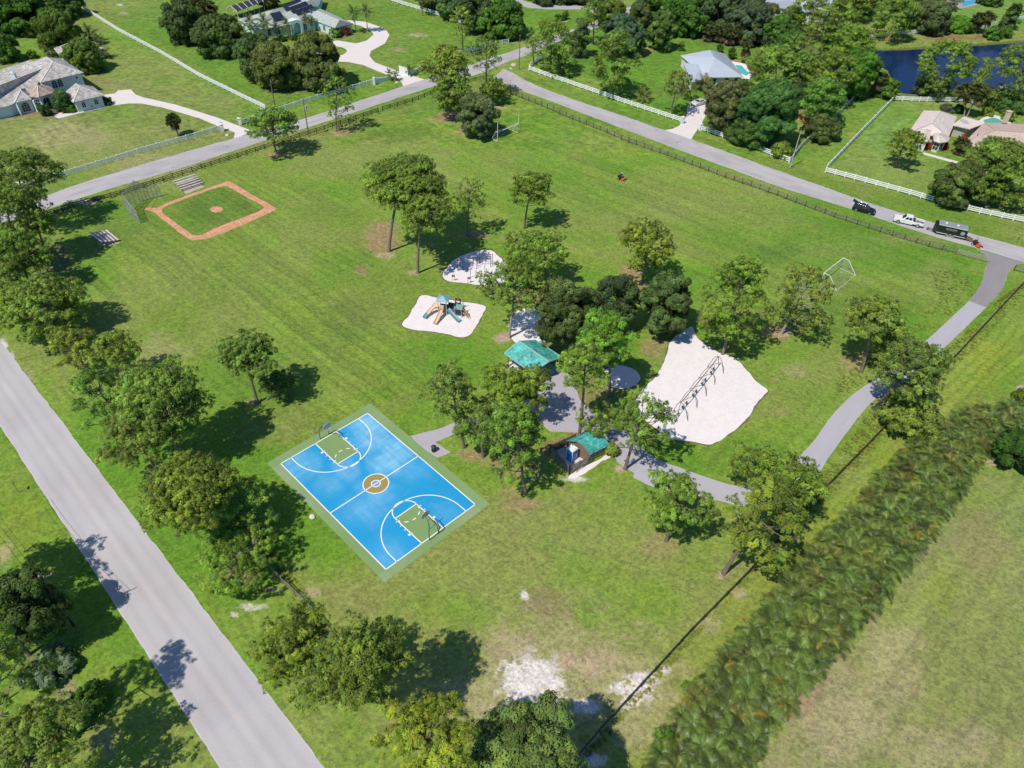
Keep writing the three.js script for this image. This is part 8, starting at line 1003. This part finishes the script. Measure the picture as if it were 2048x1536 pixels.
// ---------------------------------------------------------------- poles, wires, signs, rocks
{
  const pole = mat([0.17, 0.14, 0.12], 0.95), grey = mat([0.42, 0.42, 0.43], 0.6), steelM = mat([0.25, 0.25, 0.26], 0.5, 0.5);
  const utility = (p, h, label, { can = false, arm = 0, m = pole } = {}) => { const t = thing('utility_pole', label, 'utility pole', [p[0], 0, p[1]], arm); part('pole', cyl(0.16, 0.1, h, 0, 0, 0, 10), m, t); part('insulator', [cyl(0.06, 0.06, 0.25, 0, h, 0, 8), cyl(0.09, 0.09, 0.06, 0, h + 0.1, 0, 8)], grey, t); if (can) part('transformer', [cyl(0.28, 0.28, 0.9, 0.38, h - 2.6, 0, 14), cyl(0.3, 0.3, 0.06, 0.38, h - 1.72, 0, 14)], grey, t); return t; };
  utility([-54.02, -181.62], 9.6, 'tall wooden utility pole with grey transformer by the board fence', { can: true }); utility([-67.4, -199.78], 6.5, 'thin dark pole behind the umbrella pine'); utility([-1.24, -235.35], 10, 'wooden utility pole at the crossroads corner'); utility([66.72, -173.14], 9.4, 'pale utility pole at the grass lane mouth', { m: mat([0.42, 0.4, 0.38], 0.9) });
  const pt = [-50.54, 9.6, -44.61], b = [pt[0], pt[2]], h = 10, t = utility(b, h, 'utility pole with crossarm hidden in the lower left oak', { arm: 0.62, m: darkWood }); part('crossarm', box(2.4, 0.12, 0.1, 0, h - 0.4, 0), pole, t); for (const x of [-1.1, 0.35, 1.1]) part('insulator', cyl(0.05, 0.05, 0.22, x, h - 0.34, 0, 8), grey, t);
  const a = [[-50.12, 9.7, -44.94], [-50.47, 9.7, -44.55], [-50.96, 9.7, -44.21]], e = [[-66.32, 9.4, -58.58], [-66.23, 9.4, -57.78], [-66.52, 9.4, -57.21]]; a.forEach((p, i) => single('power_line', pipe(Array.from({ length: 9 }, (_, k) => { const f = k / 8; return [lerp(p[0], e[i][0], f), lerp(p[1], e[i][1], f) - 0.6 * 4 * f * (1 - f), lerp(p[2], e[i][2], f)]; }), 0.02, 5), mat([0.1, 0.06, 0.03], 0.6), ['right', 'middle', 'left'][i] + ' one of three wires over the left verge', 'wire'));
  const span = (p, q, y0, y1, label) => single('power_line', pipe(Array.from({ length: 11 }, (_, k) => { const f = k / 10; return [lerp(p[0], q[0], f), lerp(y0, y1, f) - 1.2 * 4 * f * (1 - f), lerp(p[1], q[1], f)]; }), 0.016, 4), mat([0.05, 0.05, 0.05], 0.7), label, 'wire'); span([-54.02, -181.62], [-1.24, -235.35], 9.7, 10.1, 'wire from the transformer pole to the crossroads pole'); span([-1.24, -235.35], [66.72, -173.14], 10.1, 9.5, 'wire from the crossroads pole to the pale lane pole');
  const fp = [-61.16, -247.2], fl = thing('flagpole', 'white flagpole on the island of the looping driveway', 'flagpole', [fp[0], 0, fp[1]]); part('pole', cyl(0.07, 0.04, 11, 0, 0, 0, 10), trimWhite, fl); part('finial', new THREE.SphereGeometry(0.1, 10, 8).translate(0, 11.05, 0), chrome, fl); part('base', cyl(0.3, 0.25, 0.15, 0, 0, 0, 14), trimWhite, fl);
  const sign = (p, label, h, w, hh, turn, m, face) => { const s = thing('road_sign', label, 'sign', [p[0], 0, p[1]], turn); part('post', box(0.06, h, 0.06, 0, h / 2, 0), steelM, s); part('plate', rbox(w, hh, 0.03, 0.01, 0, h - hh / 2, 0.05), m, s); };
  sign([-67.03, -63.98], 'back of a small road sign on the near left verge', 2.1, 0.6, 0.45, 2.2, mat([0.12, 0.12, 0.11], 0.7)); sign([106.8, -140.6], 'dark marker post by the road at the right edge', 1.5, 0.22, 0.7, 0.3, mat([0.03, 0.035, 0.03], 0.7));
  for (const [p, label] of [[[-76.47, -183.11], 'left white gate pillar of the grey house drive'], [[-73.18, -187.18], 'right white gate pillar of the grey house drive'], [[43.75, -198.23], 'left white pillar of the concrete driveway'], [[47.94, -193.97], 'right white pillar of the concrete driveway']]) { const t2 = thing('gate_pillar', label, 'pillar', [p[0], 0, p[1]], 0.4); part('shaft', rbox(0.7, 1.75, 0.7, 0.03, 0, 0.875, 0), trimWhite, t2); part('cap', [rbox(0.86, 0.12, 0.86, 0.03, 0, 1.81, 0), new THREE.ConeGeometry(0.52, 0.3, 4).rotateY(Math.PI / 4).translate(0, 2.0, 0)], trimWhite, t2); if (p[0] < 0) part('lamp', rbox(0.2, 0.3, 0.2, 0.03, 0, 2.25, 0), mat([0.1, 0.1, 0.1], 0.5), t2); }
  const rock = (p, s, label, c = [0.55, 0.5, 0.46], seed = 1) => { const g = new THREE.IcosahedronGeometry(s, 2), q = g.attributes.position; for (let i = 0; i < q.count; i++) { const x = q.getX(i), y = q.getY(i), z = q.getZ(i), f = 0.75 + 0.5 * fbm(x / s * 1.3 + seed * 7, y / s * 1.3 + z / s, 3); q.setXYZ(i, x * f, Math.max(-0.1 * s, y * f * 0.65), z * f); } g.computeVertexNormals(); single('boulder', g.translate(p[0], 0.05, p[1]), mat(c, 0.95), label, 'boulder'); };
  rock([-3.02, -238.95], 0.9, 'pale boulder beside the crossroads pole', [0.5, 0.44, 0.38], 2); rock([-3.72, -235.76], 0.5, 'flat stone below the crossroads boulder', [0.5, 0.44, 0.36], 3); rock([-74.51, -180.51], 0.5, 'pale stone at the grey house drive corner', undefined, 4); rock([-36.97, -220.69], 0.6, 'pale stone at the looping drive corner', undefined, 5); rock([-26.22, -61.57], 0.4, 'white stone beside the court edge', [0.62, 0.58, 0.54], 6); rock([-31.37, -225.74], 0.4, 'low yellow stone at the right entry wall', [0.6, 0.52, 0.3], 7); rock([84.64, -92.72], 0.9, 'tan boulder at the right edge above the hedge', [0.42, 0.33, 0.25], 8);
  rock([111.75, -290.42], 0.9, 'grey stone by the far blue grey house', undefined, 9); for (const [q, l, n] of [[[119.53, -293.08], 'large', 21], [[120.46, -291.4], 'small', 22], [[122.41, -294.61], 'leaning', 23]]) rock(q, l === 'large' ? 1.5 : 0.9, l + ' white rock in the heap beside the far lawn', [0.66, 0.58, 0.54], n);
  // brick heap under the domed pine
  const hp = [78.33, -204.3], heap = thing('brick_pile', 'heap of orange bricks under the domed pine', 'brick pile', [hp[0], 0, hp[1]]), r = rng(66), bg = new THREE.BoxGeometry(0.5, 0.25, 0.3), bm = [[0.42, 0.13, 0.06], [0.35, 0.1, 0.05], [0.5, 0.22, 0.12], [0.6, 0.52, 0.45]].map((c) => mat(c, 0.95)); for (let k = 0; k < 90; k++) { const a = r() * 6.283, q = Math.sqrt(r()), o = part('brick', bg, bm[Math.floor(r() * 3.4)], heap); o.position.set(Math.cos(a) * q * 2.2, 0.12 + (1 - q) * 1.6 * r(), Math.sin(a) * q * 3); o.rotation.set((r() - 0.5) * 0.8, r() * 6, (r() - 0.5) * 0.8); }
}

// ---------------------------------------------------------------- rough grass and weeds where the mower does not reach
{
  const tuft = (() => { const r = rng(4), pos = [], nor = []; for (let i = 0; i < 22; i++) { const a = r() * 6.283, d = [Math.cos(a), Math.sin(a)], L = lerp(0.14, 0.3, r()), w = 0.03, h = lerp(0.12, 0.3, r()); const b = [d[0] * 0.03, 0, d[1] * 0.03]; for (const p of [[b[0] + d[1] * w, 0, b[2] - d[0] * w], [b[0] - d[1] * w, 0, b[2] + d[0] * w], [d[0] * L, h, d[1] * L]]) { pos.push(...p); nor.push(0.25 * d[0], 0.95, 0.25 * d[1]); } } const g = new THREE.BufferGeometry(); g.setAttribute('position', new THREE.Float32BufferAttribute(pos, 3)); g.setAttribute('normal', new THREE.Float32BufferAttribute(nor, 3)); return g; })();
  const strips = [[[[109.73, -132.19], [100.1, -123.49], [74.34, -97.51], [60.27, -84.1], [55.08, -78.78], [44.66, -68.56], [36.51, -60.48]], [[95.01, -120.62], [90.95, -117.08], [74.22, -100.57], [59.03, -88.04], [52.85, -81.32], [44.97, -71.35], [35.46, -64.61]], 1700], [[[113.08, -136.62], [74.79, -98.59], [44.88, -69.3], [22.43, -46.54], [5.81, -28.91]], [[115.26, -136.76], [75.56, -97.97], [45.65, -68.78], [23.2, -46.18], [6.72, -28.71]], 900], [[[90.92, -129.14], [89.02, -120.26], [71.12, -103.85], [55.36, -90.47]], [[83.64, -128.68], [81.37, -118.14], [65.7, -103.55], [51.42, -90.99]], 700], [[[-38.75, -63.93], [-28.07, -51.69], [-10.74, -34.44]], [[-36.72, -64.02], [-26.21, -51.76], [-9.14, -34.5]], 500], [[[-98.39, -137.79], [-79.05, -156.2], [-38.76, -197.47]], [[-99.19, -139.44], [-79.76, -158.16], [-39.19, -200.2]], 500], [[[-5, -216.59], [58.04, -159.28], [91.48, -135.02]], [[-5.04, -217.75], [58.33, -160.53], [91.99, -136.22]], 500], [[[116.8, -264.17], [143.46, -270.58], [179.92, -281.45]], [[118.23, -267.39], [144.58, -273.33], [181.38, -284.37]], 500], [[[29.74, -47.74], [15.92, -32.7], [14.55, -29.68]], [[32.03, -47.17], [18.72, -33.82], [16.61, -29.75]], 500]];
  const spots = [], r = rng(505);
  for (const [A, B, n] of strips) for (let i = 0; i < n; i++) { const f = r() * (A.length - 1), k = Math.floor(f), g = f - k, q = r(), x = lerp(lerp(A[k][0], A[k + 1][0], g), lerp(B[k][0], B[k + 1][0], g), q), z = lerp(lerp(A[k][1], A[k + 1][1], g), lerp(B[k][1], B[k + 1][1], g), q); if (noise(x * 0.8, z * 0.8) < 0.3) continue; const c = lerp(0.7, 1.2, r()), y = r() < 0.3 ? 1.35 : 1; spots.push([x, 0, z, up, lerp(0.5, 1.3, r()), c * y, c, c]); }
  const o = spray(tuft, leafMat([0.24, 0.31, 0.05], 0.2), spots, scene, numbered('rough_grass')); tag(o, 'tufts of rough grass along the fences and road edges', 'grass');
}

renderer.render(scene, camera);
